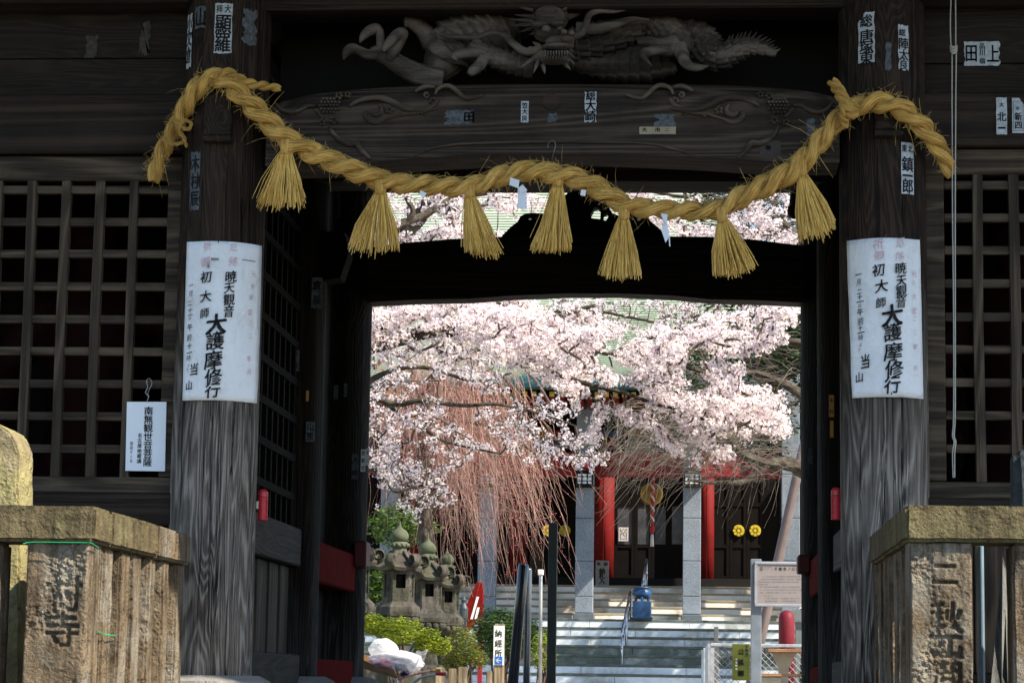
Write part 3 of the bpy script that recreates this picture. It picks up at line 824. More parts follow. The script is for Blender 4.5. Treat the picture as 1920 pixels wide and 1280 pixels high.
# ------------------------------------------------------------------ guardian figures behind the lattices
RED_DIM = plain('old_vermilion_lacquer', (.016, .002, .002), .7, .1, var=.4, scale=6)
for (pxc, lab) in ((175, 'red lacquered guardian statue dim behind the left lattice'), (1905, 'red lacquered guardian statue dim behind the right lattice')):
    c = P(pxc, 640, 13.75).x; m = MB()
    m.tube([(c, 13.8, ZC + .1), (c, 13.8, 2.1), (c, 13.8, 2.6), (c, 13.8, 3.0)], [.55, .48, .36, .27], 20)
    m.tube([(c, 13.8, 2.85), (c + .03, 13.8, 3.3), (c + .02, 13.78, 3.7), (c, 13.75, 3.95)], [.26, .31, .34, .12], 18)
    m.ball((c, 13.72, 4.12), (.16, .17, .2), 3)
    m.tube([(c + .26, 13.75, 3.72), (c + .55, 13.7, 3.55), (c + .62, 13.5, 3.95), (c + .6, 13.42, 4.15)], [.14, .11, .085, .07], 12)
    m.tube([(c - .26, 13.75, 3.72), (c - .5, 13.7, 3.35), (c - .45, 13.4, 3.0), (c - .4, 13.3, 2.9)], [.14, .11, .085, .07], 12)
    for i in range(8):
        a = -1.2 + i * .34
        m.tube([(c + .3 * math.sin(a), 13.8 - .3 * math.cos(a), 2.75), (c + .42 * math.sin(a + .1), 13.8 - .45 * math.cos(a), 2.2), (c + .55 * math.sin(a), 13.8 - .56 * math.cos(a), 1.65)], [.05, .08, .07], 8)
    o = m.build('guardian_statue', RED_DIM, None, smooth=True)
    tag(o, lab, 'statue', 'guardian statues in the gate')
    md = o.modifiers.new('skin', 'REMESH'); md.mode = 'VOXEL'; md.voxel_size = .035; md.use_smooth_shade = True
# ------------------------------------------------------------------ straw rope
def straw_mat(name, c0, c1, ux, vx):
    t = NT(name)
    tc = t.n('TexCoord'); mp = t.n('Mapping'); mp.inputs['Scale'].default_value = (ux, vx, 1); mp.inputs['Rotation'].default_value = (0, 0, .35)
    t.l(tc.outputs['UV'], mp.inputs['Vector'])
    n1 = t.noise(mp.outputs[0], 1, 5, .65, .2)
    n2 = t.noise(t.coord(), 9, 3)
    f = t.math('ADD', t.math('MULTIPLY', n1, .75), t.math('MULTIPLY', n2, .25))
    c = t.ramp(f, [(.34, tuple(k * .28 for k in c0)), (.44, c0), (.62, c1)])
    return t.end(c, .62, t.bump(n1, 1.0, .014), .3)
STRAW = straw_mat('straw_rope_fibre', (.48, .255, .052), (.93, .61, .175), 30, 7)
STRAW2 = plain('cut_straw', (.50, .34, .095), .55, .3, var=.4, scale=22, c2=(.80, .60, .22))
def tassel_straw():
    t = NT('tassel_straw'); n1 = t.noise(t.coord((190, 190, 5)), 1, 3, .6); n2 = t.noise(t.coord(), 6, 3)
    c_ = t.ramp(t.math('ADD', t.math('MULTIPLY', n1, .75), t.math('MULTIPLY', n2, .25)), [(.33, (.30, .17, .045)), (.47, (.72, .48, .13)), (.66, (.97, .76, .30))])
    return t.end(c_, .5, None, .35)
STRAW3 = tassel_straw()
YRP = 12.29
rope_px = [(288, 340, 12.50, 16), (296, 305, 12.49, 18), (316, 262, 12.47, 19), (338, 222, 12.42, 20), (356, 186, 12.36, 21), (380, 156, 12.31, 22), (408, 146, YRP, 22), (432, 158, YRP, 23), (452, 180, YRP, 24), (488, 214, YRP, 25), (530, 254, YRP, 25), (580, 284, YRP, 25), (640, 310, YRP, 25), (700, 334, YRP, 24), (760, 345, YRP, 23), (820, 349, YRP, 23), (868, 350, YRP, 22), (908, 343, YRP, 22), (952, 326, YRP, 23), (1000, 320, YRP, 23), (1040, 326, YRP, 24), (1085, 336, YRP, 24), (1130, 358, YRP, 24), (1172, 383, YRP, 22), (1220, 391, YRP, 22), (1280, 395, YRP, 22), (1338, 395, YRP, 20), (1388, 370, YRP, 24), (1440, 346, YRP, 26), (1488, 318, YRP, 25), (1526, 278, YRP, 23), (1558, 240, YRP, 22), (1590, 208, YRP, 22), (1636, 192, YRP, 23), (1678, 198, YRP, 24), (1712, 222, 12.31, 23), (1742, 252, 12.36, 22), (1768, 290, 12.43, 19), (1783, 328, 12.49, 16)]
rope = thing('straw_rope', P(1035, 320, YRP), 'thick twisted straw rope slung between the two front posts', 'rope')
NR = 760
RW, RR = pxpath([(x_, y_, Y_, r_ * .84) for x_, y_, Y_, r_ in rope_px], NR)
def strands(path, rad, n, pitch, phase=0.0, seg=12, name='rope_strand', parent=None, lump=.05, mat=None, sign=1):
    # frames
    T = [(path[min(i + 1, len(path) - 1)] - path[max(i - 1, 0)]).normalized() for i in range(len(path))]
    L = 0
    lines = [[] for _ in range(n)]; rads = [[] for _ in range(n)]
    for i, p in enumerate(path):
        if i: L += (p - path[i - 1]).length
        A = Vector((0, -1, 0)); A = (A - T[i] * A.dot(T[i])).normalized(); B = T[i].cross(A)
        for k in range(n):
            an = sign * 2 * math.pi * (L / pitch + k / n) + phase
            q = rad[i]; h = q * (.56 if n > 2 else .51)
            lines[k].append(p + A * math.cos(an) * h + B * math.sin(an) * h)
            rads[k].append(q * (.52 if n > 2 else .56) * (1 + lump * math.sin(L * 37 + k * 2.1) + .04 * math.sin(L * 91 + k)))
    for k in range(n):
        MB().tube(lines[k], rads[k], seg, disp=lambda an, l, r: .06 * math.sin(an * 4 + l * 55) + .035 * math.sin(an * 11 + l * 48) + .02 * math.sin(an * 19 - l * 90)).build(name, mat or STRAW, parent, smooth=True, uv=True)
strands(RW, RR, 2, .262, parent=rope, sign=-1, seg=30)
# thin tails and ties of the rope on the posts
tl, tr_ = pxpath([(400, 150, 12.27, 11), (425, 138, 12.28, 12), (450, 150, 12.29, 11), (475, 159, 12.30, 10), (500, 162, 12.32, 9), (526, 166, 12.34, 7)], 120)
strands(tl, tr_, 2, .13, parent=rope, name='rope_tail', sign=-1)
tl, tr_ = pxpath([(1606, 214, 12.22, 11), (1592, 208, 12.21, 12), (1584, 192, 12.22, 12), (1574, 172, 12.24, 12), (1560, 152, 12.26, 10)], 110)
strands(tl, tr_, 3, .15, parent=rope, name='rope_tail', sign=-1)
tl, tr_ = pxpath([(1588, 236, 12.24, 7), (1580, 218, 12.2, 7), (1584, 200, 12.2, 7), (1600, 196, 12.22, 6), (1612, 206, 12.24, 6)], 80)
strands(tl, tr_, 2, .09, parent=rope, name='tie_cord', sign=-1)
for pts in ([(332, 226, 12.38, 4), (338, 236, 12.36, 4), (352, 243, 12.36, 4), (358, 232, 12.37, 4), (346, 226, 12.35, 4), (334, 240, 12.36, 4)],
            [(305, 258, 12.42, 4), (314, 268, 12.4, 4), (334, 270, 12.4, 4), (346, 262, 12.41, 4), (340, 250, 12.39, 4), (332, 240, 12.37, 4)],
            [(328, 222, 12.38, 4), (336, 246, 12.36, 4), (346, 262, 12.38, 4), (350, 276, 12.4, 3)]):
    tl, tr_ = pxpath(pts, 60); strands(tl, tr_, 2, .06, parent=rope, name='tie_cord', seg=8, sign=-1)
# stray straws sticking out of the rope
def straws(n, fn, rad=(.0011, .0021), seg=3):
    m = MB()
    for i in range(n):
        a, b, c = fn(i); r = random.uniform(*rad)
        V, F, uv = tube([a, b, c], [r, r, r * .55], seg, False); m.add(V, F, uv)
    return m
def fuzz(i):
    j = random.randrange(6, NR - 6); p = RW[j]; t = (RW[j + 3] - RW[j - 3]).normalized()
    A = Vector((0, -1, 0)); B = t.cross(A).normalized(); an = random.uniform(0, 2 * math.pi)
    o = A * math.cos(an) + B * math.sin(an)
    a = p + o * RR[j] * .92
    big = random.random() < .07
    ln = random.uniform(.09, .16) if big else random.uniform(.012, .05)
    d = (o * random.uniform(.35, 1.2) + t * random.uniform(-1.2, 1.2) + Vector((0, 0, random.uniform(-.4, .3)))).normalized()
    b = a + d * ln * .5; c = a + d * ln + Vector((random.uniform(-.1, .1), 0, random.uniform(-.25, .05))) * ln
    return a, b, c
fz = straws(1700, fuzz, (.0006, .0016)).build('loose_straw', STRAW2, rope); tag(fz, kind='stuff')
def lying(i):
    # straws lying along the strands on the surface
    j = random.randrange(6, NR - 12); t = (RW[j + 3] - RW[j - 3]).normalized()
    A = Vector((0, -1, 0)); B = t.cross(A).normalized(); an = random.uniform(-1.7, 1.7)
    pts = []
    for q in range(3):
        u = j + q * random.randint(3, 5); u = min(u, NR - 1); aa = an - q * .32
        pts.append(RW[u] + (A * math.cos(aa) + B * math.sin(aa)) * RR[u] * (1.02 + random.uniform(-.03, .04)))
    return pts
fz = straws(700, lying, (.0009, .0018)).build('surface_straw', STRAW2, rope); tag(fz, kind='stuff')
# tassels
for k_, (tx, ty, x0, x1, yb, tilt) in enumerate([(537, 270, 480, 574, 384, 0), (714, 346, 652, 750, 467, 0), (878, 352, 870, 940, 474, 6), (1047, 332, 993, 1072, 470, 0), (1170, 393, 1126, 1205, 520, 0), (1352, 398, 1336, 1416, 512, -6), (1500, 312, 1496, 1568, 438, -12)]):
    YT = YRP - .015
    m = MB(); s_ = S(YT)
    top_ = P(tx, ty, YT)
    nst = random.randint(170, 260); rag = random.uniform(3, 7); lean = random.uniform(-.006, .006); bow = random.uniform(-.012, .012)
    for i in range(nst):
        a = random.uniform(-1, 1); dpt = random.uniform(-1, 1) * math.sqrt(max(0, 1 - a * a))
        a = a * (1 if random.random() > .04 else 1.18)
        xb = (x0 + x1) / 2 + a * (x1 - x0) / 2
        yv = yb - abs(a) ** 2 * 5 + tilt * a + random.gauss(0, rag) + (random.random() < .05) * random.uniform(-22, 10)
        e = P(xb, yv, YT - dpt * .055)
        neck = top_ + Vector((a * .012, -dpt * .012, -.012)); kn = top_ + Vector((a * .018, -dpt * .02, -.065))
        kn.x = top_.x * .78 + e.x * .22 + a * .012; kn.z = top_.z * .78 + e.z * .22
        mid = kn.lerp(e, .55) + Vector((random.gauss(bow * a, .005), random.gauss(0, .005), 0))
        r = random.uniform(.0016, .0030)
        V, F, uv = tube([neck, kn, mid, e], [r * .8, r, r, r * .9], 3, False); m.add(V, F, uv)
    o = m.build('tassel', STRAW3, rope)
    kn = MB(); c = top_ + Vector(((P((x0 + x1) / 2, yb, YT).x - top_.x) * .13, 0, -.055))
    kn.tube([top_ + Vector((0, .0, .02)), top_.lerp(c, .5), c], [.033, .030, .026], 14, disp=lambda an, l, r: .08 * math.sin(an * 9))
    kn.build('tassel_neck', STRAW, o, smooth=True, uv=True)
# paper streamers in the rope
SHIDE = plain('white_streamer_paper', (.72, .76, .82), .8, .15, var=.05)
def streamer(polys, label):
    m = MB(); 
    for pl in polys:
        V = [P(x, y, Y) for x, y, Y in pl]; m.add(V, [tuple(range(len(V)))])
    o = m.build('paper_streamer', SHIDE)
    md = o.modifiers.new('t', 'SOLIDIFY'); md.thickness = .0006
    return tag(o, label, 'paper streamer', 'paper streamers in the rope')
streamer([[(957, 333, 12.23), (974, 338, 12.225), (972, 353, 12.22), (955, 347, 12.23)], [(971, 350, 12.235), (987, 354, 12.225), (988, 392, 12.22), (970, 391, 12.23)], [(972, 352, 12.22), (980, 346, 12.21), (989, 357, 12.215), (976, 362, 12.22)]], 'long folded white paper streamer right of the third tassel')
streamer([[(1239, 400, 12.23), (1252, 402, 12.225), (1250, 420, 12.22), (1244, 418, 12.23)], [(1244, 417, 12.235), (1251, 420, 12.23), (1255, 444, 12.22), (1248, 455, 12.22), (1240, 432, 12.23)], [(1253, 440, 12.232), (1256, 442, 12.232), (1257, 462, 12.232), (1255, 462, 12.232)]], 'twisted white paper streamer hanging left of the sixth tassel')
streamer([[(788, 357, 12.235), (800, 362, 12.235), (795, 371, 12.24), (786, 366, 12.24)]], 'small white paper corner under the rope left of the third tassel')
streamer([[(1090, 355, 12.235), (1099, 357, 12.235), (1097, 368, 12.24), (1088, 366, 12.24)]], 'small white paper corner under the rope right of the middle tassel')

# ------------------------------------------------------------------ posters on the front posts
def cyl(pc, r):
    def fn(u, z): return (pc + r * math.sin(u / r), GY - r * math.cos(u / r), z)
    return fn
def cyl_uv(pc, r, px, py):
    q = P(px, py, GY - r * .93); d = max(-.97, min(.97, (q.x - pc) / r)); return r * math.asin(d), P(px, py, GY - r * math.cos(math.asin(d))).z
PEN = 'brush'
def poster(pc, corners, writing, red, label, tapes, extra):
    r = PR + .012
    (ax, ay), (bx, by), (cx, cy), (dx, dy) = corners       # TL TR BR BL
    nu, nv = 18, 22; V = []; F = []; fn = cyl(pc, r)
    for j in range(nv + 1):
        for i in range(nu + 1):
            s_, t_ = i / nu, j / nv
            px = (ax * (1 - s_) + bx * s_) * (1 - t_) + (dx * (1 - s_) + cx * s_) * t_
            py = (ay * (1 - s_) + by * s_) * (1 - t_) + (dy * (1 - s_) + cy * s_) * t_
            u, z = cyl_uv(pc, r, px, py)
            z = P((ax + bx) / 2, ay * (1 - t_) + dy * t_, GY - r).z
            wv = .0022 * math.sin(s_ * 7 + t_ * 5 + ax) + .0016 * math.sin(t_ * 23 + 3 * s_ + ax) * abs(s_ - .5) * 2 + .010 * (abs(s_ - .5) * 2) ** 7 + .012 * max(0, abs(s_ - .5) * 2 - .6) * max(0, abs(t_ - .5) * 2 - .75) * 4
            x, y, zq = cyl(pc, r + wv)(u * r / (r + wv), z); V.append((x, y, zq))
    for j in range(nv):
        for i in range(nu):
            F.append(((j + 1) * (nu + 1) + i, (j + 1) * (nu + 1) + i + 1, j * (nu + 1) + i + 1, j * (nu + 1) + i))
    o = obj('poster', mesh_from('poster', V, F, PAPER, smooth=True)); tag(o, label, 'poster', 'posters on the gate posts')
    md = o.modifiers.new('t', 'SOLIDIFY'); md.thickness = .0012; md.offset = -1
    for ch, x, y, sz, bold, sx in writing:
        u, z = cyl_uv(pc, r, x, y); L = Letters().put(ch, u, z, sz * S(12.37), sx, bold, rot=random.uniform(-.05, .02), shear=.17, jit=.018)
        L.build('brush_character', BRUSHINK, cyl(pc, r + .0075), o, cut=.012)
    L = Letters()
    for ch, x, y, sz in red:
        u, z = cyl_uv(pc, r, x, y); L.put(ch, u, z, sz * S(12.37), .95, 0.0, shear=.15, jit=.05)
    tag(L.build('faded_lettering', INKPINK, cyl(pc, r + .0065), o, cut=.012), kind='stuff')
    L = Letters()
    for x0, x1, y0, y1 in tapes:
        u0, z1 = cyl_uv(pc, r, x0, y0); u1, z0 = cyl_uv(pc, r, x1, y1); L.rect(u0, u1, z0, z1)
    if tapes: L.build('tape', plain('old_grey_tape', (.22, .22, .20), .6, .3), cyl(pc, r + .006), o, cut=.012)
    L = Letters()
    for x, y in extra:
        u, z = cyl_uv(pc, r, x, y); L.rect(u - .003, u + .003, z - .006, z + .006)
    L.build('staples', plain('rusty_staple', (.12, .06, .03), .7), cyl(pc, r + .0085), o, cut=.012)
    return o
q = lambda x: 330 + x / 4.0
v = lambda y: 440 + y / 4.0
big = .0; b1 = .016
wl_ = [('暁', q(415), v(315), 24, b1, 1.0), ('天', q(402), v(400), 23, b1, .95), ('觀', q(400), v(488), 24, b1, .95), ('音', q(398), v(575), 24, b1, .9),
      ('初', q(230), v(318), 24, b1, 1.0), ('大', q(228), v(462), 24, b1, 1.0), ('師', q(220), v(588), 20, b1, .95),
      ('大', q(308), v(668), 42, .03, 1.0), ('護', q(300), v(795), 37, b1, 1.0), ('摩', q(285), v(940), 37, b1, 1.0), ('修', q(285), v(1065), 34, b1, 1.0), ('行', q(280), v(1165), 32, b1, .95),
      ('一', q(110), v(380), 12, b1, 1.0), ('月', q(107), v(445), 14, 0.0, .8), ('二', q(102), v(515), 11, b1, .9), ('十', q(104), v(567), 11, b1, 1.0), ('一', q(104), v(603), 13, b1, 1.0), ('日', q(103), v(628), 8, 0.0, 1.0), ('午', q(102), v(695), 14, b1, .9), ('前', q(98), v(772), 15, 0.0, .9), ('十', q(98), v(835), 13, b1, .9), ('一', q(97), v(885), 14, b1, 1.0), ('時', q(94), v(925), 12, 0.0, .9), ('よ', q(94), v(978), 7, 0.0, .9), ('り', q(84), v(1015), 8, 0.0, .8),
      ('当', q(137), v(1010), 25, b1, .8), ('山', q(97), v(1130), 19, b1, .9)]
rd = [('祈', q(240), v(85), 18), ('願', q(225), v(205), 20), ('厄', q(432), v(95), 16), ('除', q(432), v(200), 20), ('元', q(560), v(300), 14), ('旦', q(552), v(390), 11), ('本', q(545), v(470), 12), ('堂', q(538), v(580), 13), ('三', q(538), v(660), 13), ('二', q(535), v(760), 12), ('年', q(528), v(930), 14), ('月', q(526), v(1030), 13)]
poster(PXL, [(347, 452), (484, 457), (475, 750), (339, 750)], wl_, rd, 'white paper notice with black brush lettering wrapped round the left post', [(q(270), q(325), v(175), v(192)), (q(242), q(258), v(192), v(250)), (q(488), q(590), v(192), v(208)), (q(575), q(590), v(208), v(275)), (q(360), q(520), v(1188), v(1203))],
       [(q(75), v(70)), (q(325), v(55)), (q(612), v(88)), (q(58), v(545)), (q(600), v(470)), (q(596), v(685)), (q(48), v(740)), (q(42), v(1005)), (q(40), v(1230)), (q(578), v(1240))])
q2 = lambda x: 1580 + x / 4.0
v2 = lambda y: 430 + y / 4.0
wr_ = [('暁', q2(438), v2(292), 24, b1, 1.0), ('天', q2(440), v2(385), 23, b1, .95), ('觀', q2(440), v2(465), 24, b1, .95), ('音', q2(438), v2(545), 24, b1, .9),
      ('初', q2(265), v2(305), 25, b1, 1.0), ('大', q2(288), v2(425), 26, b1, 1.0), ('師', q2(285), v2(550), 21, b1, .95),
      ('大', q2(370), v2(645), 43, .03, 1.0), ('護', q2(375), v2(770), 36, b1, 1.0), ('摩', q2(378), v2(915), 37, b1, 1.0), ('修', q2(385), v2(1045), 36, b1, 1.0), ('行', q2(370), v2(1165), 34, b1, .95),
      ('一', q2(120), v2(340), 14, b1, 1.0), ('月', q2(122), v2(400), 14, 0.0, .8), ('二', q2(128), v2(468), 12, b1, .9), ('十', q2(130), v2(510), 12, b1, 1.0), ('一', q2(133), v2(543), 16, b1, 1.0), ('日', q2(130), v2(575), 8, 0.0, 1.0), ('午', q2(133), v2(622), 15, b1, .9), ('前', q2(135), v2(690), 16, 0.0, .9), ('十', q2(133), v2(742), 12, b1, .9), ('一', q2(138), v2(775), 16, b1, 1.0), ('時', q2(138), v2(812), 12, 0.0, .9), ('よ', q2(137), v2(865), 8, 0.0, .9), ('り', q2(128), v2(903), 8, 0.0, .8),
      ('当', q2(170), v2(990), 28, b1, .75), ('山', q2(127), v2(1110), 21, b1, .9)]
rr_ = [('祈', q2(265), v2(110), 24), ('願', q2(272), v2(198), 20), ('厄', q2(432), v2(100), 20), ('除', q2(432), v2(200), 18), ('元', q2(540), v2(335), 14), ('旦', q2(535), v2(400), 8), ('大', q2(540), v2(505), 13), ('堂', q2(540), v2(610), 14), ('二', q2(545), v2(670), 12), ('三', q2(545), v2(775), 12), ('年', q2(548), v2(880), 13), ('月', q2(550), v2(1040), 12)]
poster(PXR, [(1588, 446), (1728, 440), (1735, 742), (1597, 744)], wr_, rr_, 'white paper notice with black brush lettering wrapped round the right post', [],
       [(q2(42), v2(70)), (q2(320), v2(50)), (q2(588), v2(70)), (q2(42), v2(452)), (q2(595), v2(423)), (q2(50), v2(860)), (q2(612), v2(845)), (q2(68), v2(1250)), (q2(363), v2(1232)), (q2(604), v2(1245))])

# ------------------------------------------------------------------ votive name slips
SLIPN = 0
def ragged(u0, u1, v0, v1, wear, notch=None):
    pts = []
    n = 10
    for (a, b) in (((u0, v0), (u1, v0)), ((u1, v0), (u1, v1)), ((u1, v1), (u0, v1)), ((u0, v1), (u0, v0))):
        for i in range(n):
            t = i / n; x = a[0] + (b[0] - a[0]) * t; y = a[1] + (b[1] - a[1]) * t
            cx, cy = (u0 + u1) / 2, (v0 + v1) / 2; k = 1 - abs(random.gauss(0, wear)); 
            pts.append((cx + (x - cx) * k, cy + (y - cy) * (1 - abs(random.gauss(0, wear * .4)))))
    if notch:      # cut corner
        pts = [p for p in pts if not (p[0] - u0 < notch * (u1 - u0) and v1 - p[1] < notch * (u1 - u0) and (p[0] - u0) + (v1 - p[1]) < notch * (u1 - u0))] if notch > 0 else [p for p in pts if not ((u1 - p[0]) + (v1 - p[1]) < -notch * (u1 - u0))]
    return pts
def slip(label, x0, x1, y0, y1, chars, Y=None, post_x=None, paper=None, wear=.03, bold=.022, notch=None, frame=False, sidex=None, ink=None):
    """chars: (ch, fx, fy, size in fraction of the slip's width)."""
    paper = paper or SLIPP
    if post_x is not None:
        r = PR + .006; u0, z1 = cyl_uv(post_x, r, x0, y0); u1, z0 = cyl_uv(post_x, r, x1, y1); fn = lambda o: cyl(post_x, r + o)
        cut = .012
    elif sidex is not None:      # on a passage post / wall face (plane x = sidex): u runs along depth
        def dep(px, py):
            w = CROT @ Vector((px - 960, 640 - py, -FPX)); t = sidex / w.x; return EYE + w * t
        a, b = dep(x0, y0), dep(x1, y1)
        u0, u1, z1, z0 = a.y, b.y, a.z, b.z
        e = 1 if sidex < 0 else -1
        fn = lambda o: (lambda u, z: (sidex + (o + .003) * e, u, z)); cut = None
        if e < 0: u0, u1 = min(u0, u1), max(u0, u1)
    else:
        a, b = P(x0, y0, Y), P(x1, y1, Y); u0, u1, z1, z0 = a.x, b.x, a.z, b.z
        fn = lambda o: (lambda u, z: (u, Y - .003 - o, z)); cut = None
    pts = ragged(u0, u1, z0, z1, wear, notch)
    L = Letters(); 
    L.V += [((u0 + u1) / 2, (z0 + z1) / 2)] + pts; n = len(pts); L.F += [(0, i + 1, (i + 1) % n + 1) for i in range(n)]
    o = L.build('votive_slip', paper, fn(.0), None, cut); tag(o, label, 'votive slip', 'votive name slips pasted on the gate')
    T = Letters(); W_ = abs(u1 - u0); H_ = z1 - z0
    flip = -1 if (sidex is not None and sidex > 0) else 1
    for ch, fx, fy, sz, sy in chars:
        if (ch, 0.0) not in GL: continue
        Vv, Fv = fatten(*GL[(ch, 0.0)], bold * .9)
        T = Letters(); oo = 0
        T.V += [(u0 + (u1 - u0) * fx + x_ * sz * W_ * flip, z1 - H_ * fy + y_ * sz * W_ * sy) for x_, y_ in Vv]; T.F += [tuple(i + oo for i in f) for f in Fv]
        T.build('character', ink or INK, fn(.0025), o, cut)
    T = Letters()
    if frame:
        a, b, c, d = u0 + .1 * W_, u1 - .1 * W_, z0 + .06 * H_, z1 - .1 * H_; w_ = W_ * .03
        T.stroke([(a, c), (b, c), (b, d), (a, d), (a, c)], w_)
    if T.F: T.build('printed_frame', ink or INK, fn(.0025), o, cut)
    return o
# left post
slip('white slip with two tall black characters high on the left post', 404, 435, 6, 102, [('拝', .28, .12, .38, 1.2), ('大', .72, .12, .38, 1.2), ('顯', .5, .42, .92, 1.25), ('羅', .5, .78, .92, 1.25)], post_x=PXL, wear=.05)
slip('narrow torn slip on the left edge of the left post', 344, 354, 28, 128, [('小', .5, .2, .9, 1.6), ('文', .5, .45, .9, 1.6), ('倉', .5, .75, .9, 1.6)], post_x=PXL, wear=.12)
slip('bare torn slip beside the tall lettered slip on the left post', 362, 386, 14, 52, [('山', .55, .5, .9, 1.5)], post_x=PXL, wear=.16, paper=SLIPD)
slip('washed-out slip at the upper right of the left post', 452, 478, 12, 90, [], post_x=PXL, wear=.3, paper=SLIPD)
slip('dark slip below the rope on the left side of the left post', 355, 374, 285, 395, [('木', .5, .2, .8, 1.5), ('村', .5, .5, .8, 1.5), ('辰', .5, .8, .8, 1.5)], post_x=PXL, wear=.15, paper=SLIPD)
# right post
slip('clipped-corner slip with five characters at the upper left of the right post', 1609, 1641, 25, 117, [('総', .5, .18, .75, 1.0), ('唐', .5, .48, .85, .95), ('塚', .5, .7, .85, .95), ('東', .5, .9, .85, .95)], post_x=PXR, wear=.06, notch=.35)
slip('ragged slip with four characters near the top of the right post', 1683, 1705, 45, 134, [('総', .4, .18, .62, 1.0), ('陣', .52, .42, .95, 1.1), ('太', .52, .66, .9, 1.1), ('良', .52, .88, .8, 1.1)], post_x=PXR, wear=.09)
slip('thin worn slip between the two lettered slips on the right post', 1658, 1672, 78, 134, [], post_x=PXR, wear=.3, paper=SLIPD)
slip('clean white slip with three large characters just below the rope', 1689, 1715, 266, 366, [('東', .25, .12, .4, 1.3), ('北', .72, .12, .4, 1.3), ('鎮', .5, .42, .92, 1.15), ('一', .5, .64, .85, 1.4), ('郎', .5, .84, .92, 1.15)], post_x=PXR, wear=.025)
# right wall
slip('wide torn slip with two heavy characters on the upper right planks', 1807, 1876, 78, 124, [('田', .2, .5, .36, 1.5), ('川', .5, .45, .17, 1.3), ('品', .5, .2, .17, 1.0), ('宿', .5, .8, .17, 1.0), ('上', .8, .5, .36, 1.5)], Y=12.632, wear=.05)
slip('white slip with pale crest and torn lower edge on the right tie beam', 1867, 1889, 183, 253, [('大', .5, .2, .5, 1.0), ('北', .5, .52, .85, 1.1), ('一', .5, .82, .7, 2.2)], Y=12.55, wear=.05)
slip('white framed slip with clipped corner at the right picture edge', 1897, 1921, 184, 250, [('京', .45, .3, .3, 1.0), ('新', .5, .53, .66, 1.1), ('四', .5, .78, .66, 1.1)], Y=12.55, wear=.015, notch=-.4, frame=True)
# lintel
slip('small cream slip left of the round plug on the lintel', 977, 991, 190, 230, [('笠', .5, .2, .8, 1.0), ('大', .5, .5, .8, 1.0), ('良', .5, .8, .8, 1.0)], Y=YL, wear=.02)
slip('pale blue peeling slip right of the round plug on the lintel', 1096, 1119, 172, 230, [('総', .5, .15, .8, .9), ('大', .5, .45, .9, 1.1), ('崎', .5, .8, .9, 1.1)], Y=YL, wear=.1)
slip('torn cream strip low on the right half of the lintel', 1198, 1268, 238, 252, [('大', .15, .4, .16, .8), ('市', .5, .4, .16, .8), ('二', .75, .4, .12, .8)], Y=YL, wear=.03, paper=plain('cream_slip_paper', (.30, .26, .18), .8, .1))
slip('blue-grey stain of a lost slip above the torn strip on the lintel', 1222, 1268, 214, 238, [], Y=YL, wear=.25, paper=SLIPD)
slip('blue-grey scraps of slips on the left half of the lintel', 830, 892, 206, 234, [('田', .8, .5, .35, .9)], Y=YL, wear=.3, paper=SLIPD)
slip('small rubbed slip under the round plug on the lintel', 1026, 1048, 212, 230, [], Y=YL, wear=.3, paper=SLIPD)
slip('plain wood-brown slip at the right end of the lintel', 1424, 1464, 264, 291, [('寺', .4, .5, .3, .9)], Y=YL, wear=.02, paper=plain('brown_slip', (.05, .045, .04), .8, .1))
slip('tall dim slip at the right end of the lintel beside the rope', 1512, 1530, 222, 262, [], Y=YL, wear=.2, paper=SLIPD)
slip('faint old slip on the upper left planks, nearest the post', 262, 282, 38, 106, [], Y=12.632, wear=.3, paper=SLIPO)
slip('faint old slip in the middle of the upper left planks', 160, 184, 66, 110, [], Y=12.632, wear=.25, paper=SLIPO)
# slips inside the passage
dim = [(619, 638, 350, 410, '小笠原', 'framed dim slip high on the left passage post', -1), (585, 604, 520, 578, '倉辰', 'two-character dim slip on the left middle post', -1), (542, 554, 554, 594, '山市', 'small cream slip on the left middle post', -1), (550, 561, 656, 696, '千大', 'brown slip low on the left middle post', -1), (574, 579, 732, 752, '', 'tiny ochre slip on the left middle post', -1), (574, 590, 790, 828, '山原', 'dim slip on the left middle post above the red rail', -1), (660, 672, 850, 898, '大崎', 'dark framed slip on the left rear post', -1), (677, 685, 842, 884, '宮新市', 'white slip with small letters on the left rear post', -1), (686, 692, 840, 872, '京二', 'white slip wrapped on the edge of the left rear post', -1), (626, 634, 722, 748, '', 'outlined blank slip on the left passage wall', -1), (645, 651, 718, 744, '', 'thin blank slip on the left passage wall', -1),
       (1554, 1564, 740, 782, '木村', 'orange slip with black letters on the right middle post', 1), (1556, 1563, 788, 820, '', 'white outlined slip under the orange slip', 1), (1515, 1524, 840, 870, '', 'grey slip low on the right rear post', 1)]
OCH = plain('ochre_slip', (.34, .17, .05), .8, .1)
for x0, x1, y0, y1, tx, lab, sd in dim:
    ch = [(c, .5, (i + .5) / max(1, len(tx)), .8, 1.2) for i, c in enumerate(tx)]
    pp = OCH if ('ochre' in lab or 'orange' in lab) else (PAPER if lab.startswith('white slip') else SLIPD)
    slip(lab, x0, x1, y0, y1, ch, Y=(14.62 if (x1 < 612 or x0 > 1530) else 16.76), wear=.03, paper=pp)

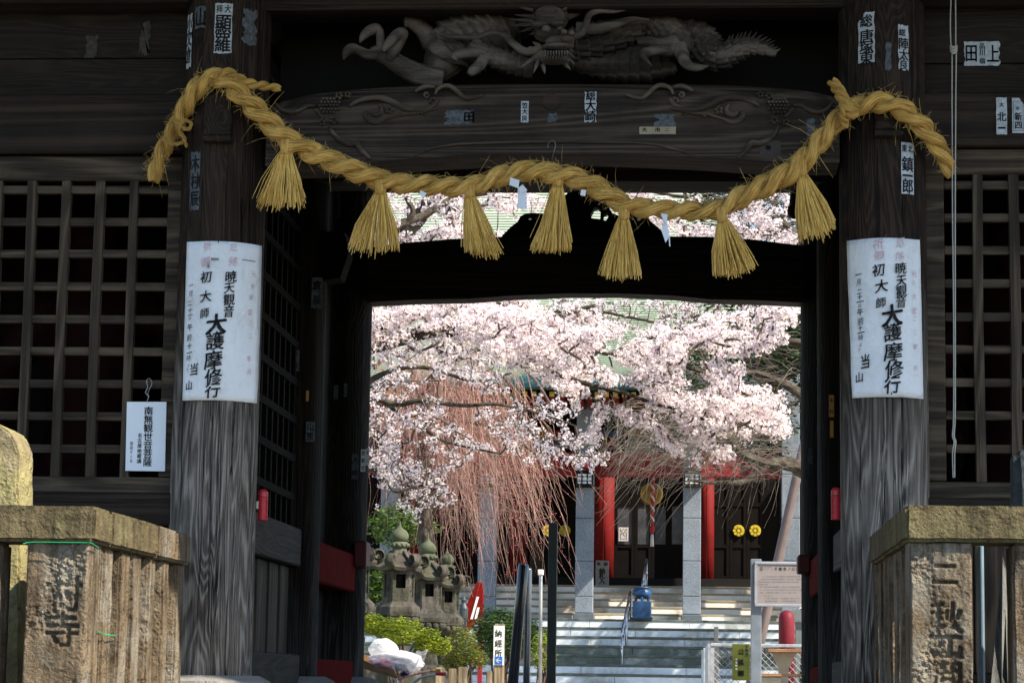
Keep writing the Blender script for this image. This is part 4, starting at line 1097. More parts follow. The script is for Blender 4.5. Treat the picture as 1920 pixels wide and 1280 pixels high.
# ------------------------------------------------------------------ hanging placard, cord, red lamp cases
PLA = plain('white_enamel_board', (.74, .79, .84), .4, .4, var=.03)
Y = 12.585
a, b, c, d = P(238, 753, Y), P(312, 753, Y), P(309, 883, Y - .004), P(235, 882, Y - .004)
m = MB(); m.add([a, b, c, d] + [v_ + Vector((0, .006, 0)) for v_ in (a, b, c, d)], [(3, 2, 1, 0), (4, 5, 6, 7), (0, 1, 5, 4), (1, 2, 6, 5), (2, 3, 7, 6), (3, 0, 4, 7)])
pl = tag(m.build('hanging_placard', PLA), 'small white placard with printed prayer hung on the left lattice', 'placard')
def flat(Yq): return lambda u, z: (u, Yq, z)
L = Letters()
for i, ch in enumerate('南無観世音菩薩'):
    w = P(279 - i * .35, 770 + i * 16.0, Y); L.put(ch, w.x, w.z, 17.5 * S(Y), 1.05, .012)
for i, ch in enumerate('名古屋地蔵講'):
    w = P(262.5 - i * .25, 816 + i * 9.6, Y); L.put(ch, w.x, w.z, 9.5 * S(Y), .95, .012)
for i, ch in enumerate('服部すゞゑ'):
    w = P(247 - i * .2, 831 + i * 8.2, Y); L.put(ch, w.x, w.z, 7.5 * S(Y), .9, 0.0)
L.build('lettering', INK, flat(Y - .0055), pl)
pts, r = pxpath([(275, 754, 12.58, .8), (279, 742, 12.58, .8), (273, 736, 12.575, .8), (277, 726, 12.57, .8), (275, 714, 12.57, .8), (280, 709, 12.57, .8), (285, 718, 12.575, .8), (280, 730, 12.58, .8), (276, 742, 12.58, .8)], 50)
MB().tube(pts, r, 5).build('hanging_wire', HOOKM, pl)
CORD = plain('white_cotton_cord', (.40, .39, .36), .8, .2, var=.15, scale=60)
m = MB()
for dx in (0, 1):
    p0 = [(1784 + dx * 7, -30, 12.40, 1.25), (1782 + dx * 10, 40, 12.40, 1.25), (1783 + dx * 9, 84, 12.40, 1.25), (1785 + dx * 8, 96, 12.40, 1.25), (1785 + dx * 7, 200, 12.42, 1.25), (1786 + dx * 5, 400, 12.46, 1.25), (1788 + dx * 3, 600, 12.5, 1.25), (1788 + dx * 3, 770, 12.53, 1.2), (1786 + dx * 3, 815, 12.55, 1.5), (1789 + dx * 3, 828, 12.55, 1.5), (1786 + dx * 4, 850, 12.56, 1.2), (1787 + dx * 3, 895, 12.57, 1.2)]
    w, r = pxpath(p0, 120); m.tube(w, r, 6)
for i in range(4):
    w, r = pxpath([(1782, 86 + i * 3, 12.385, 2), (1788, 89 + i * 3 + (i % 2) * 2, 12.37, 2.2), (1794, 86 + i * 3, 12.385, 2)], 10); m.tube(w, r, 6)
tag(m.build('pull_cord', CORD, smooth=True), 'doubled white cord hanging down the right lattice', 'cord')
REDL = plain('red_plastic', (.36, .012, .018), .4, .5, var=.15)
for (cx, y0, y1, lab, dx) in ((493, 917, 975, 'red ribbed lamp case on the inner side of the left post', 1), (1568, 914, 974, 'red ribbed lamp case on the inner side of the right post', -1)):
    q_ = P(cx, (y0 + y1) / 2, 12.62); z1, z0 = P(cx, y0, 12.62).z, P(cx, y1, 12.62).z
    lam = tag(MB().tube([(q_.x, 12.62, z1 - .04), (q_.x, 12.62, z1 - .015), (q_.x, 12.62, z1)], [.027, .026, .015], 20).build('lamp_case', REDL, smooth=False), lab, 'lamp case', 'red lamp cases on the gate posts')
    m = MB(); n = 40
    m.tube([(q_.x, 12.62, z0 + (z1 - .042 - z0) * i / n) for i in range(n + 1)], [.0255 + .0022 * (i % 4 in (1, 2)) for i in range(n + 1)], 20)
    m.build('ribbed_shade', REDL, lam, smooth=True)
    MB().box(q_.x - dx * .05, q_.x - dx * .012, 12.605, 12.635, z0 + .06, z0 + .1).build('bracket', HOOKM, lam)

# ------------------------------------------------------------------ stone fences
def carved_pillar(x0, x1, y0, y1, z0, z1, chars, seed, erode):
    """Square pillar whose front face is a fine height field: carved strokes, chips and eroded patches."""
    nx, nz = 80, int((z1 - z0) / .0042)
    xs = np.linspace(x0, x1, nx); zs = np.linspace(z0, z1, nz); X, Z = np.meshgrid(xs, zs)
    M_ = glyph_mask(chars, X, Z)
    for _ in range(2):
        p_ = np.pad(M_, 1, mode='edge'); M_ = (p_[:-2, 1:-1] + p_[2:, 1:-1] + p_[1:-1, :-2] + p_[1:-1, 2:] + 2 * p_[1:-1, 1:-1]) / 6
    N1 = np.array([[mnoise.noise(Vector((x_ * 6 + seed, 0, z_ * 4))) for x_ in xs] for z_ in zs])
    N2 = np.array([[mnoise.fractal(Vector((x_ * 45 + seed, 3, z_ * 45)), 1.0, 2.0, 4) for x_ in xs] for z_ in zs])
    E = np.clip((N1 + erode) * 3.0, 0, 1)
    D = .017 * M_ * (1 - .5 * E) + E * (.010 + .009 * N2) + .0012 * N2
    edge = np.minimum(np.minimum(X - x0, x1 - X), z1 - Z); D += .010 * np.clip(1 - edge / (.010 + .006 * np.clip(N2, -1, 1)), 0, 1) ** 2
    V = np.stack([X, y0 + D, Z], -1).reshape(-1, 3)
    idx = np.arange(nx * nz).reshape(nz, nx)
    F = [tuple(q) for q in np.stack([idx[:-1, :-1], idx[:-1, 1:], idx[1:, 1:], idx[1:, :-1]], -1).reshape(-1, 4)]
    V = [tuple(v_) for v_ in V]; o = len(V)
    # sides, back, top
    for r_ in range(nz): V.append((x0, y1, zs[r_])); V.append((x1, y1, zs[r_]))
    for r_ in range(nz - 1):
        F.append((idx[r_ + 1, 0], o + 2 * r_ + 2, o + 2 * r_, idx[r_, 0])); F.append((idx[r_, nx - 1], o + 2 * r_ + 1, o + 2 * r_ + 3, idx[r_ + 1, nx - 1]))
        F.append((o + 2 * r_ + 1, o + 2 * r_, o + 2 * r_ + 2, o + 2 * r_ + 3))
    return MB().add(V, [tuple(int(t) for t in f) for f in F])
def rough_box(x0, x1, y0, y1, z0, z1, amp=.004, c=.014, div=.04, seed=0):
    bm = bmesh.new(); bmesh.ops.create_cube(bm, size=1)
    for v_ in bm.verts: v_.co = Vector(((x0 + x1) / 2 + v_.co.x * (x1 - x0), (y0 + y1) / 2 + v_.co.y * (y1 - y0), (z0 + z1) / 2 + v_.co.z * (z1 - z0)))
    bmesh.ops.bevel(bm, geom=bm.edges[:], offset=c, segments=2, affect='EDGES')
    for ax, (lo, hi) in enumerate(((x0, x1), (y0, y1), (z0, z1))):
        n = max(1, int((hi - lo) / div))
        for i in range(1, n):
            co = Vector((0, 0, 0)); co[ax] = lo + (hi - lo) * i / n; no = Vector((0, 0, 0)); no[ax] = 1
            bmesh.ops.bisect_plane(bm, geom=bm.verts[:] + bm.edges[:] + bm.faces[:], plane_co=co, plane_no=no)
    for v_ in bm.verts:
        p = v_.co * 9 + Vector((seed, 0, 0)); q_ = v_.co * 31 + Vector((0, seed, 0))
        v_.co += Vector((mnoise.noise(p), mnoise.noise(p + Vector((7, 0, 0))), mnoise.noise(p + Vector((0, 7, 0))))) * amp + Vector((mnoise.noise(q_), mnoise.noise(q_ + Vector((3, 0, 0))), 0)) * amp * .5
    return MB().bm(bm)
WIRE = plain('green_plastic_wire', (.01, .28, .10), .4, .4)
def fence(side):
    if side < 0:
        xp0, xp1 = P(48, 1100, 10.3).x, P(163, 1100, 10.3).x; xe = P(178, 980, 10.27).x; far = -1
    else:
        xp0, xp1 = P(1707, 1100, 10.3).x, P(1823, 1100, 10.3).x; xe = P(1697, 980, 10.27).x; far = 1
    ztop = P(100 if side < 0 else 1800, 947, 10.27).z; zbot = P(100 if side < 0 else 1800, 1015, 10.27).z
    base = thing('stone_fence', ((xp0 + xp1) / 2, 10.4, ZT), 'lichen-covered stone fence turning the corner beside the left post' if side < 0 else 'stone fence with carved pillar beside the right post', 'fence', 'stone fences in front of the gate')
    e = 1 if side < 0 else -1
    # cap along the front and along the stairs, in lengths
    xo = xe - e * .34
    rough_box(min(xe, xe + far * 2.6), max(xe, xe + far * 2.6), 10.27, 10.60, zbot, ztop, .004, .016, .05, 3 * side).build('capstone', ST_CAP, base, smooth=False)
    rough_box(min(xe, xo), max(xe, xo), 10.605, 11.55, zbot, ztop, .004, .012, .05, 5).build('capstone', ST_CAP, base)
    rough_box(min(xe - e * .003, xo), max(xe - e * .003, xo), 11.555, 12.33, zbot - .002, ztop - .003, .003, .012, .05, 8).build('capstone', ST_FENCE, base)
    # corner pillar with carved name
    zt = zbot - .002
    xm = (xp0 + xp1) / 2
    if side < 0:
        chs = [('村', xm + .03, P(110, 1112, 10.3).z, .17), ('寺', xm + .03, P(116, 1180, 10.3).z, .16)]
    else:
        chs = [('二', xm + .015, P(1772, 1076, 10.3).z, .115), ('秋', xm + .02, P(1770, 1158, 10.3).z, .14), ('元', xm + .015, P(1770, 1201, 10.3).z, .15), ('商', xm + .02, P(1772, 1252, 10.3).z, .15)]
    carved_pillar(xp0, xp1, 10.30, 10.53, ZT + .03, zt, chs, 3.3 * side, .03 if side < 0 else -.16).build('carved_pillar', ST_FENCE, base)
    # next front pillars
    for i in range(1, 5):
        dx = far * i * (.34 if side > 0 else .31)
        x0, x1 = (xp0 + dx + far * .09, xp1 + dx + far * .09)
        rough_box(x0, x1, 10.31, 10.52, ZT + .03, zt, .004, .012, .05, 4 + i).build('pillar', ST_FENCE, base)
    # balusters along the stairs
    if side < 0: spans = [(10.62, 10.78), (10.92, 11.10), (11.15, 11.33), (11.52, 11.66), (11.81, 11.95), (12.13, 12.30)]
    else: spans = [(10.68, 10.82), (10.98, 11.12), (11.28, 11.42), (11.58, 11.72), (11.86, 12.0), (12.14, 12.30)]
    for i, (y0, y1) in enumerate(spans):
        x = xp1 if side < 0 else xp0
        o_ = random.uniform(-.006, .004)
        rough_box(min(x + o_, x - e * .16), max(x + o_, x - e * .16), y0, y1, ZT + .03, zt, .004, .012, .05, 20 + i).build('baluster', ST_FENCE, base)
    rough_box(min(xe, xo), max(xe, xo), 10.28, 12.32, ZT + .002, ZT + .028, .0, .004, .3).build('kerb', ST_STEP, base)
    return base, xp0, xp1, zbot
fL = fence(-1); fR = fence(1)
pts, r = pxpath([(43, 1019, 10.25, 1), (60, 1016, 10.262, 1), (120, 1016.5, 10.262, 1), (160, 1017, 10.262, 1), (172, 1018, 10.262, 1), (185, 1027, 10.4, 1)], 60)
m = MB().tube(pts, r, 5)
tag(m.build('green_wire', WIRE), 'green plastic wire under the left capstone', 'wire', 'green wires on the left fence')
pts, r = pxpath([(184, 1183, 10.5, 1.2), (196, 1188, 10.6, 1.2), (208, 1190, 10.66, 1.2), (215, 1191, 10.75, 1.2), (214, 1196, 10.77, 1)], 40)
tag(MB().tube(pts, r, 5).build('green_wire', WIRE), 'green plastic wire tied round the first side baluster of the left fence', 'wire', 'green wires on the left fence')
# boulder monument behind the left fence
q_ = P(62, 930, 11.3)
out_ = [(-110, 1330), (37, 1330), (37, 1000), (35, 900), (36, 848), (30, 828), (20, 810), (4, 799), (-18, 789), (-110, 780)]
bm = bmesh.new(); vs_ = [bm.verts.new(P(x_, y_, 11.25)) for x_, y_ in out_]; fc_ = bm.faces.new(vs_)
ex_ = bmesh.ops.extrude_face_region(bm, geom=[fc_]); bmesh.ops.translate(bm, vec=(0, .26, 0), verts=[v_ for v_ in ex_['geom'] if isinstance(v_, bmesh.types.BMVert)])
bmesh.ops.recalc_face_normals(bm, faces=bm.faces[:])
bmesh.ops.bevel(bm, geom=bm.edges[:], offset=.012, segments=2, affect='EDGES')
for ax in range(3):
    lo = min(v_.co[ax] for v_ in bm.verts); hi = max(v_.co[ax] for v_ in bm.verts)
    for i in range(1, int((hi - lo) / .03)):
        co = Vector((0, 0, 0)); co[ax] = lo + i * .03; no = Vector((0, 0, 0)); no[ax] = 1
        bmesh.ops.bisect_plane(bm, geom=bm.verts[:] + bm.edges[:] + bm.faces[:], plane_co=co, plane_no=no)
for v_ in bm.verts:
    p = v_.co * 7; v_.co += Vector((mnoise.noise(p), mnoise.noise(p + Vector((7, 0, 0))), mnoise.noise(p + Vector((0, 7, 0))))) * .010 + Vector((mnoise.noise(p * 4), mnoise.noise(p * 4 + Vector((3, 0, 0))), 0)) * .005
o = MB().bm(bm).build('stone_monument', ST_ROCK)
tag(o, 'yellow lichen-covered stone slab behind the left fence cap', 'stone')
# dark weathered slab at the far right edge, wooden memorial boards behind the right fence
a = P(1903, 842, 11.2); 
m = rough_box(a.x, a.x + .3, 11.2, 11.4, ZT + .01, a.z, .01, .03, .05, 9)
tag(m.build('dark_stone_slab', stone('dark_wet_stone', (.02, .024, .025), (.07, .08, .08), scale=8)), 'dark mottled stone slab rising behind the right fence at the edge', 'stone')
BLU = plain('grey_blue_metal_pipe', (.13, .19, .24), .5, .4)
a = P(1832, 1020, 10.9); b = P(1846, 1280, 10.9)
tag(MB().box(a.x, b.x, 10.86, 10.95, ZT + .01, a.z + .4 - .4, .01).build('blue_post', BLU), 'blue-grey square post behind the right fence gap', 'post')
WB = wood('pale_memorial_board', 2, (.05, .05, .048), (.20, .20, .185), stretch=.7, rings=26)
for (x0, x1, xt, yt, lab) in ((1856, 1876, 1880, 1042, 'tall pointed wooden board leaning behind the right fence gap'), (1874, 1888, 1884, 1092, 'shorter wooden board leaning beside the tall pointed one')):
    Yb = 10.95 if x0 < 1870 else 11.02
    A, B, Tp = P(x0, 1300, Yb), P(x1 + 2, 1300, Yb), P(xt, yt, Yb + .12)
    w = B - A
    m = MB()
    V = [A, B, Tp + w * .38 + Vector((0, 0, -.08)), Tp, Tp - w * .38 + Vector((0, 0, -.22))]
    V += [v_ + Vector((.003, .022, .0)) for v_ in V]
    n = 5; m.add(V, [tuple(range(n)), tuple(range(2 * n - 1, n - 1, -1))] + [(i, i + n, (i + 1) % n + n, (i + 1) % n) for i in range(n)])
    # foot reaching the landing
    m.add([A, B, B + Vector((-.05, -.02, ZT - B.z + .004)), A + Vector((-.05, -.02, ZT - A.z + .004))] + [p_ + Vector((0, .022, 0)) for p_ in (A, B, B + Vector((-.05, -.02, ZT - B.z + .004)), A + Vector((-.05, -.02, ZT - A.z + .004)))],
          [(3, 2, 1, 0), (4, 5, 6, 7), (0, 3, 7, 4), (1, 5, 6, 2), (2, 6, 7, 3)])
    tag(m.build('memorial_board', WB), lab, 'board', 'wooden boards behind the right fence')
# ------------------------------------------------------------------ main hall
def speck(name, c0, c1, scale, rough=.6, bump=.1):
    t = NT(name); v_ = t.coord(); n1 = t.noise(v_, scale, 3, .8); n2 = t.noise(v_, 2.2, 4)
    c = t.ramp(t.math('ADD', t.math('MULTIPLY', n1, .8), t.math('MULTIPLY', n2, .2)), [(.38, c0), (.62, c1)])
    return t.end(c, rough, t.bump(n1, bump, .01), .35)
GRANITE = speck('grey_granite', (.075, .092, .115), (.25, .285, .325), 55)
RISER = stone('white_stair_stone', (.62, .59, .53), (.84, .80, .72), scale=1.6, pits=.2, bump=.2, lichen=(.30, .26, .19), lam=.15)
TREAD = stone('shadow_brown_stair_nosing', (.20, .165, .11), (.34, .28, .20), scale=4, pits=.3, bump=.3)  # brown edge puts the nosing shadow line into the tread colour
RISER2 = stone('shaded_blue_stair_stone', (.60, .64, .66), (.80, .83, .84), lichen=(.26, .27, .23), lam=.05, scale=1.3, pits=.2, bump=.25)  # shaded copy of the stair stone, blue of the shade put into its colour
TREAD2 = stone('dark_stair_nosing', (.06, .07, .06), (.17, .18, .15), scale=5, pits=.3, bump=.3)  # dark edge draws the thin lines between the lower risers
RISERM = stone('mossy_stair_stone', (.14, .16, .14), (.42, .45, .42), lichen=(.07, .085, .06), lam=.5, scale=2.2, pits=.2, bump=.25)
VERM = plain('vermilion_lacquer', (.135, .007, .006), .7, .15, var=.22, scale=3)
VERMB = plain('vermilion_beam_paint', (.20, .016, .02), .7, .15, var=.2, scale=4)
DOORW = plain('dark_brown_lacquer_door', (.005, .0033, .0026), .7, .1, var=.4, scale=5)
GLASS = plain('dusty_door_glass', (.05, .05, .055), .15, .6, var=.4, scale=4)
GOLD = plain('dull_gold_leaf', (.42, .26, .04), .4, .5, .55, var=.3, scale=10)
YELP = plain('yellow_crest_paint', (.48, .36, .03), .6, .3)
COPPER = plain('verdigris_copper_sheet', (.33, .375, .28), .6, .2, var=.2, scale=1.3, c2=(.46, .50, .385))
COPPERD = plain('shaded_verdigris_step', (.14, .19, .14), .6, .2, var=.25)  # shade on the row step faces, painted as a darker copper
TEAL = plain('teal_copper_edge', (.03, .12, .13), .5, .4, var=.3, scale=5)
YC = 50.0                                   # front colonnade
zplat = P(1190, 1163, YC).z
hall = thing('temple_hall', (P(1190, 1163, YC).x, 52, ZC), 'temple hall with granite columns, red beam and pale green roof', 'hall')
XH0, XH1 = P(520, 1100, YC).x, P(1640, 1100, YC).x
# terrace and lower flight
stepsA = []
nl = 7; zb = ZC
yl0 = 46.4
rise = (zplat - zb) / nl
ter = MB().box(XH0, XH1, YC - .55, YC + 12, ZC + .004, zplat - .03).build('terrace', RISER2, hall)
flo = MB().box(XH0, XH1, yl0 + .02, YC - .56, ZC + .003, ZC + .02).build('lower_stairs', RISER2, hall)
for i in range(nl):
    z0 = zb + rise * i; y0 = yl0 + .48 * i
    mt = RISERM if i in (2, 3) else RISER2
    x = XH0; k_ = 0
    while x < XH1 - .01:
        w = random.uniform(1.2, 2.2); x1 = min(XH1, x + w)
        if XH1 - x1 < .5: x1 = XH1
        MB().box(x + .004, x1 - .004, y0, YC - .57 + .01 * 0, z0 + .022, z0 + rise - .035, 0).build('riser_stone', mt, flo) if P(700, 0, y0).x < x1 and x < P(1560, 0, y0).x else None
        x = x1
    MB().box(XH0, XH1, y0 - .014, YC - .57, z0 + rise - .034, z0 + rise + (.012 if i == nl - 1 else .018), .006).build('tread', TREAD2, flo)
# upper flight
zfl = P(1190, 1098, 52).z
nu_ = 5; rise2 = (zfl - zplat) / nu_
ufl = MB().box(XH0, XH1, 50.25, 52.4, zplat - .02, zplat - .005).build('upper_stairs', RISER, hall)
for i in range(nu_):
    z0 = zplat + rise2 * i; y0 = 50.4 + .36 * i
    MB().box(XH0, XH1, y0, 52.3, z0 + .004, z0 + rise2 - .044, 0).build('riser_stone', RISER, ufl)
    MB().box(XH0, XH1, y0 - .010, 52.3, z0 + rise2 - .043, z0 + rise2 + .001, .006).build('tread', TREAD, ufl)
MB().box(XH0, XH1, 52.31, 62, zplat, zfl).build('hall_floor', RISER, hall)
# granite columns
for pxc in (730, 914, 1096, 1297, 1482, 1640):
    x = P(pxc, 1050, YC).x; w = .185
    colm = MB()
    zt = P(pxc, 690, YC).z
    cuts = [zplat + .14, P(pxc, 1118, YC).z, P(pxc, 1052, YC).z, P(pxc, 972, YC).z, P(pxc, 890, YC).z, zt]
    c0 = MB().box(x - w - .035, x + w + .035, YC - w - .035, YC + w + .035, zplat + .004, zplat + .137, .02).build('granite_column', BLU if False else plain('dark_column_base', (.07, .085, .10), .5), hall)
    for a_, b_ in zip(cuts[:-1], cuts[1:]):
        MB().box(x - w, x + w, YC - w, YC + w, a_ + .003, b_ - .003, .012).build('granite_block', GRANITE, c0)
    # lantern box on the column
    if pxc in (914, 1096, 1297):
        zc = P(pxc, 900, YC).z
        lb = MB().box(x - .15, x + .15, YC - w - .2, YC - w - .012, zc - .12, zc + .12, .01).build('lantern_box', plain('lantern_panel', (.62, .68, .72), .5), c0)
        fr = MB(); yf = YC - w - .205
        for dz in (-.12, .12): fr.box(x - .17, x + .17, yf - .012, YC - w - .006, zc + dz - .018, zc + dz + .018)
        for dx in (-.16, -.055, .055, .16): fr.box(x + dx - .012, x + dx + .012, yf - .01, yf + .012, zc - .1, zc + .1)
        for dz in (-.045, .045): fr.box(x - .16, x + .16, yf - .006, yf + .01, zc + dz - .009, zc + dz + .009)
        fr.box(x - .19, x + .19, yf - .02, YC - w - .004, zc + .139, zc + .17); fr.box(x - .19, x + .19, yf - .02, YC - w - .004, zc - .17, zc - .139)
        fr.build('lantern_frame', W_BLACK, lb)
        rb = MB(); rb.ball((x + .03, YC - w - .06, P(pxc, 870, YC).z), (.07, .05, .16), 2); rb.build('red_bell', REDL, c0, smooth=True)
# red tie beam with carved ends, dark void, painted brackets
zb0 = P(1190, 893, 50.3).z; zb1 = P(1190, 848, 50.3).z
MB().box(XH0, XH1, 50.24, 50.6, zb0, zb1, .02).build('red_tie_beam', VERMB, hall)
for pxc in (1005, 1190, 1395):
    for dx in (-50, 0, 50):
        w, r = pxpath([(pxc + dx - 16, 872, 50.235, 1.5), (pxc + dx - 8, 865, 50.235, 2.2), (pxc + dx, 871, 50.235, 2.2), (pxc + dx + 8, 878, 50.235, 2), (pxc + dx + 15, 870, 50.235, 1.2)], 20)
        MB().tube(w, r, 6).build('beam_scroll', VERMB, hall, smooth=True)
zc0 = P(1190, 846, 50.3).z
MB().box(XH0, XH1, 50.9, 51.1, zc0 + .02, P(1190, 700, 50.9).z + 1).build('frieze_board', W_BLACK, hall)
PB = plain('blue_bracket_paint', (.012, .025, .07), .5); PG = plain('green_bracket_paint', (.01, .045, .03), .5); PO = plain('ochre_bracket_paint', (.16, .09, .012), .6)
i = 0
for pxc in range(640, 1560, 46):
    x = P(pxc, 800, 50.3).x
    br = MB().box(x - .16, x + .16, 50.35, 50.88, P(pxc, 838, 50.3).z, P(pxc, 822, 50.3).z, .02).build('bracket_arm', (PG, PB, PO, VERM)[i % 4], hall)
    MB().box(x - .24, x + .24, 50.25, 50.85, P(pxc, 818, 50.3).z, P(pxc, 806, 50.3).z, .02).build('bracket_block', (PO, VERM, PG, PB)[i % 4], br); i += 1
# red round columns and doors
YD = 54.0
for pxc, hw in ((970, 15), (1132, 19), (1326, 13), (1530, 14), (780, 15)):
    x = P(pxc, 1000, YD - .6).x; r = hw * S(YD - .6)
    MB().tube([(x, YD - .4, zfl + .002), (x, YD - .4, P(pxc, 850, YD).z)], r, 28).build('red_column', VERM, hall, smooth=True)
zth = P(1190, 1086, YD).z
MB().box(XH0, XH1, YD - .9, YD + .2, zfl + .002, zth, .01).build('threshold', W_BLACK, hall)
MB().box(XH0, XH1, YD + .3, YD + .4, zth, P(1190, 700, YD).z).build('dark_back_wall', W_BLACK, hall)
zdt = P(1190, 880, YD).z
edges = [700, 760, 822, 885, 942, 1000, 1060, 1116, 1152, 1190, 1222, 1254, 1286, 1320, 1368, 1400, 1432, 1466]
for a_, b_ in zip(edges[:-1], edges[1:]):
    xa, xb = P(a_, 990, YD).x, P(b_, 990, YD).x
    d_ = MB()
    st = .07
    z0, z1 = zth + .003, zdt
    zm0, zm1 = P(a_, 1022, YD).z, P(a_, 946, YD).z
    d_.box(xa + .004, xa + st, YD, YD + .06, z0, z1); d_.box(xb - st, xb - .004, YD, YD + .06, z0, z1)
    for q0, q1 in ((z0, z0 + .1), (zm0 - .05, zm0 + .03), (zm1 - .03, zm1 + .05), (z1 - .1, z1)):
        d_.box(xa + st + .001, xb - st - .001, YD + .004, YD + .056, q0, q1)
    door = d_.build('door', DOORW, hall)
    MB().box(xa + st, xb - st, YD + .03, YD + .045, z0 + .1, zm0 - .05).build('door_panel', DOORW, door)
    MB().box(xa + st, xb - st, YD + .03, YD + .045, zm1 + .05, z1 - .1).build('door_panel', DOORW, door)
    MB().box(xa + st, xb - st, YD + .028, YD + .04, zm0 + .03, zm1 - .03).build('glass_pane', GLASS if 1140 < a_ < 1300 else DOORW, door)
# gold gong with bell rope
q_ = P(1222, 926, 52.6); r = 21 * S(52.6)
m = MB(); V, F, uv = tube([(q_.x, 52.5, q_.z), (q_.x, 52.53, q_.z), (q_.x, 52.6, q_.z)], [r * .9, r, r], 32); m.add(V, F)
gong = tag(m.build('gong', GOLD), 'round gold gong hanging over the hall doors', 'gong')
m = MB()
for dx in (-.1, .1): m.tube([(q_.x + dx + .05 * math.cos(t), 52.49, q_.z + .13 * math.sin(t)) for t in np.linspace(0, 6.28, 20)], .012, 5)
m.box(q_.x - .03, q_.x + .03, 52.48, 52.5, q_.z - .16, q_.z + .16); m.build('gong_relief', plain('gold_shadow', (.2, .11, .02), .5, .4, .4), gong)
MB().tube([(q_.x, 52.55, q_.z + r * .9), (q_.x, 52.55, P(1222, 850, 52.6).z)], .012, 6).build('gong_cord', W_BLACK, gong)
RW1 = plain('red_cloth', (.36, .03, .03), .8); RW2 = plain('white_cloth', (.62, .58, .56), .8)
br = None
pth = [Vector((q_.x + .02, 52.3, z)) for z in np.linspace(P(1222, 885, 52.3).z, P(1222, 985, 52.3).z, 60)]
bell = thing('bell_rope', pth[-1], 'red and white twisted bell rope hanging before the gong', 'rope')
for k_, mt in ((0, RW1), (1, RW2), (2, RW1)):
    w = [p + Vector((.022 * math.cos(i * .55 + k_ * 2.1), .022 * math.sin(i * .55 + k_ * 2.1), 0)) for i, p in enumerate(pth)]
    MB().tube(w, .026, 8).build('rope_strand', mt, bell, smooth=True)
e_ = pth[-1]
MB().tube([e_, e_ + Vector((0, 0, -.1)), e_ + Vector((0, 0, -.2))], [.05, .055, .02], 12).build('rope_knot', RW1, bell, smooth=True)
MB().tube([e_ + Vector((0, 0, -.19)), e_ + Vector((0, 0, -.45))], [.03, .045], 8).build('rope_tassel', RW2, bell, smooth=True)
# notice on the door, gold crests, offering box
a, b = P(1160, 988, YD - .03), P(1178, 1014, YD - .03)
nt = tag(MB().box(a.x, b.x, YD - .04, YD - .02, b.z, a.z).build('door_notice', plain('pale_notice_paper', (.50, .47, .46), .8)), 'pale paper notice on the dark hall door', 'notice')
L = Letters()
for i in range(5):
    for j in range(9):
        if random.random() < .75: L.rect(a.x + .035 + i * .034, a.x + .052 + i * .034, a.z - .03 - j * .028 - .018, a.z - .03 - j * .028)
tag(L.build('lettering', INK, flat(YD - .044), nt), kind='stuff')
for pxc, lab in ((1385, 'yellow flower crest, left of the pair on the right doors'), (1416, 'yellow flower crest, right of the pair on the right doors'), (1027, 'yellow flower crest on the left doors behind the weeping twigs'), (1059, 'yellow flower crest on the left doors nearest the granite column')):
    q_ = P(pxc, 994, YD - .05); m = MB()
    for t in range(9):
        rr = .0 if t == 8 else .095; an = t * math.pi / 4
        V, F, uv = tube([(q_.x + rr * math.cos(an), YD - .05, q_.z + rr * math.sin(an)), (q_.x + rr * math.cos(an), YD - .01, q_.z + rr * math.sin(an))], .036 if t == 8 else .032, 14); m.add(V, F)
    V, F, uv = tube([(q_.x, YD - .015, q_.z), (q_.x, YD - .004, q_.z)], .13, 24); m.add(V, F)
    tag(m.build('flower_crest', YELP), lab, 'crest', 'flower crests on the hall doors')
a, b = P(1117, 1050, 52.5), P(1141, 1097, 52.5)
bx = tag(MB().box(a.x, b.x, 52.45, 52.75, zfl + .004, a.z, .01).build('slip_box', plain('grey_offering_box', (.18, .165, .145), .7, var=.25, scale=14)), 'grey box lettered for votive slips beside the red column', 'box')
L = Letters()
cxm = (a.x + b.x) / 2; hh = a.z - b.z
L.put('奉', cxm - .075, a.z - hh * .14, .09, 1, .012); L.put('納', cxm + .075, a.z - hh * .14, .09, 1, .012)
for i, ch in enumerate('納札入'): L.put(ch, cxm, a.z - hh * (.42 + .2 * i), .14, 1, .02)
L.build('lettering', INK, flat(52.444), bx)
# roof: eave, rows of copper sheet
rf = MB(); ye0, ze0 = 47.2, P(1000, 706, 47.2).z
XR0, XR1 = P(400, 700, 47.2).x, P(1420, 700, 47.2).x
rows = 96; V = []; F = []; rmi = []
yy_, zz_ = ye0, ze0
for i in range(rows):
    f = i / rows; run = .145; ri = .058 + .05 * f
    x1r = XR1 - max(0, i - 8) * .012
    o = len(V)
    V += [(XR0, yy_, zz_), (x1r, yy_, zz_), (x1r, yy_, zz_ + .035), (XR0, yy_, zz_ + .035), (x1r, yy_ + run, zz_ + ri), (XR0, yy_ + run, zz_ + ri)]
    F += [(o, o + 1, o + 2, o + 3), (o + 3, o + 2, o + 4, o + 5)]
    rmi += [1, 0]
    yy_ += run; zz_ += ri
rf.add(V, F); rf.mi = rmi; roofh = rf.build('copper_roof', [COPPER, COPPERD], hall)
MB().box(XR0, XR1, ye0 - .06, ye0 + .3, ze0 - .22, ze0 - .004, .02).build('eave_board', TEAL, roofh)
n = 70
for i in range(n):
    x = XR0 + (XR1 - XR0) * (i + .5) / n
    if P(690, 700, 47).x < x < P(1500, 700, 47).x:
        MB().tube([(x, ye0 - .09, ze0 - .1), (x, ye0 - .055, ze0 - .1)], .075, 10).build('eave_disc', TEAL, roofh)
MB().add([(XR0, ye0 + .02, ze0 - .23), (XR1, ye0 + .02, ze0 - .23), (XR1, 51.2, ze0 + .7), (XR0, 51.2, ze0 + .7)], [(0, 1, 2, 3)]).build('soffit', W_BLACK, roofh)
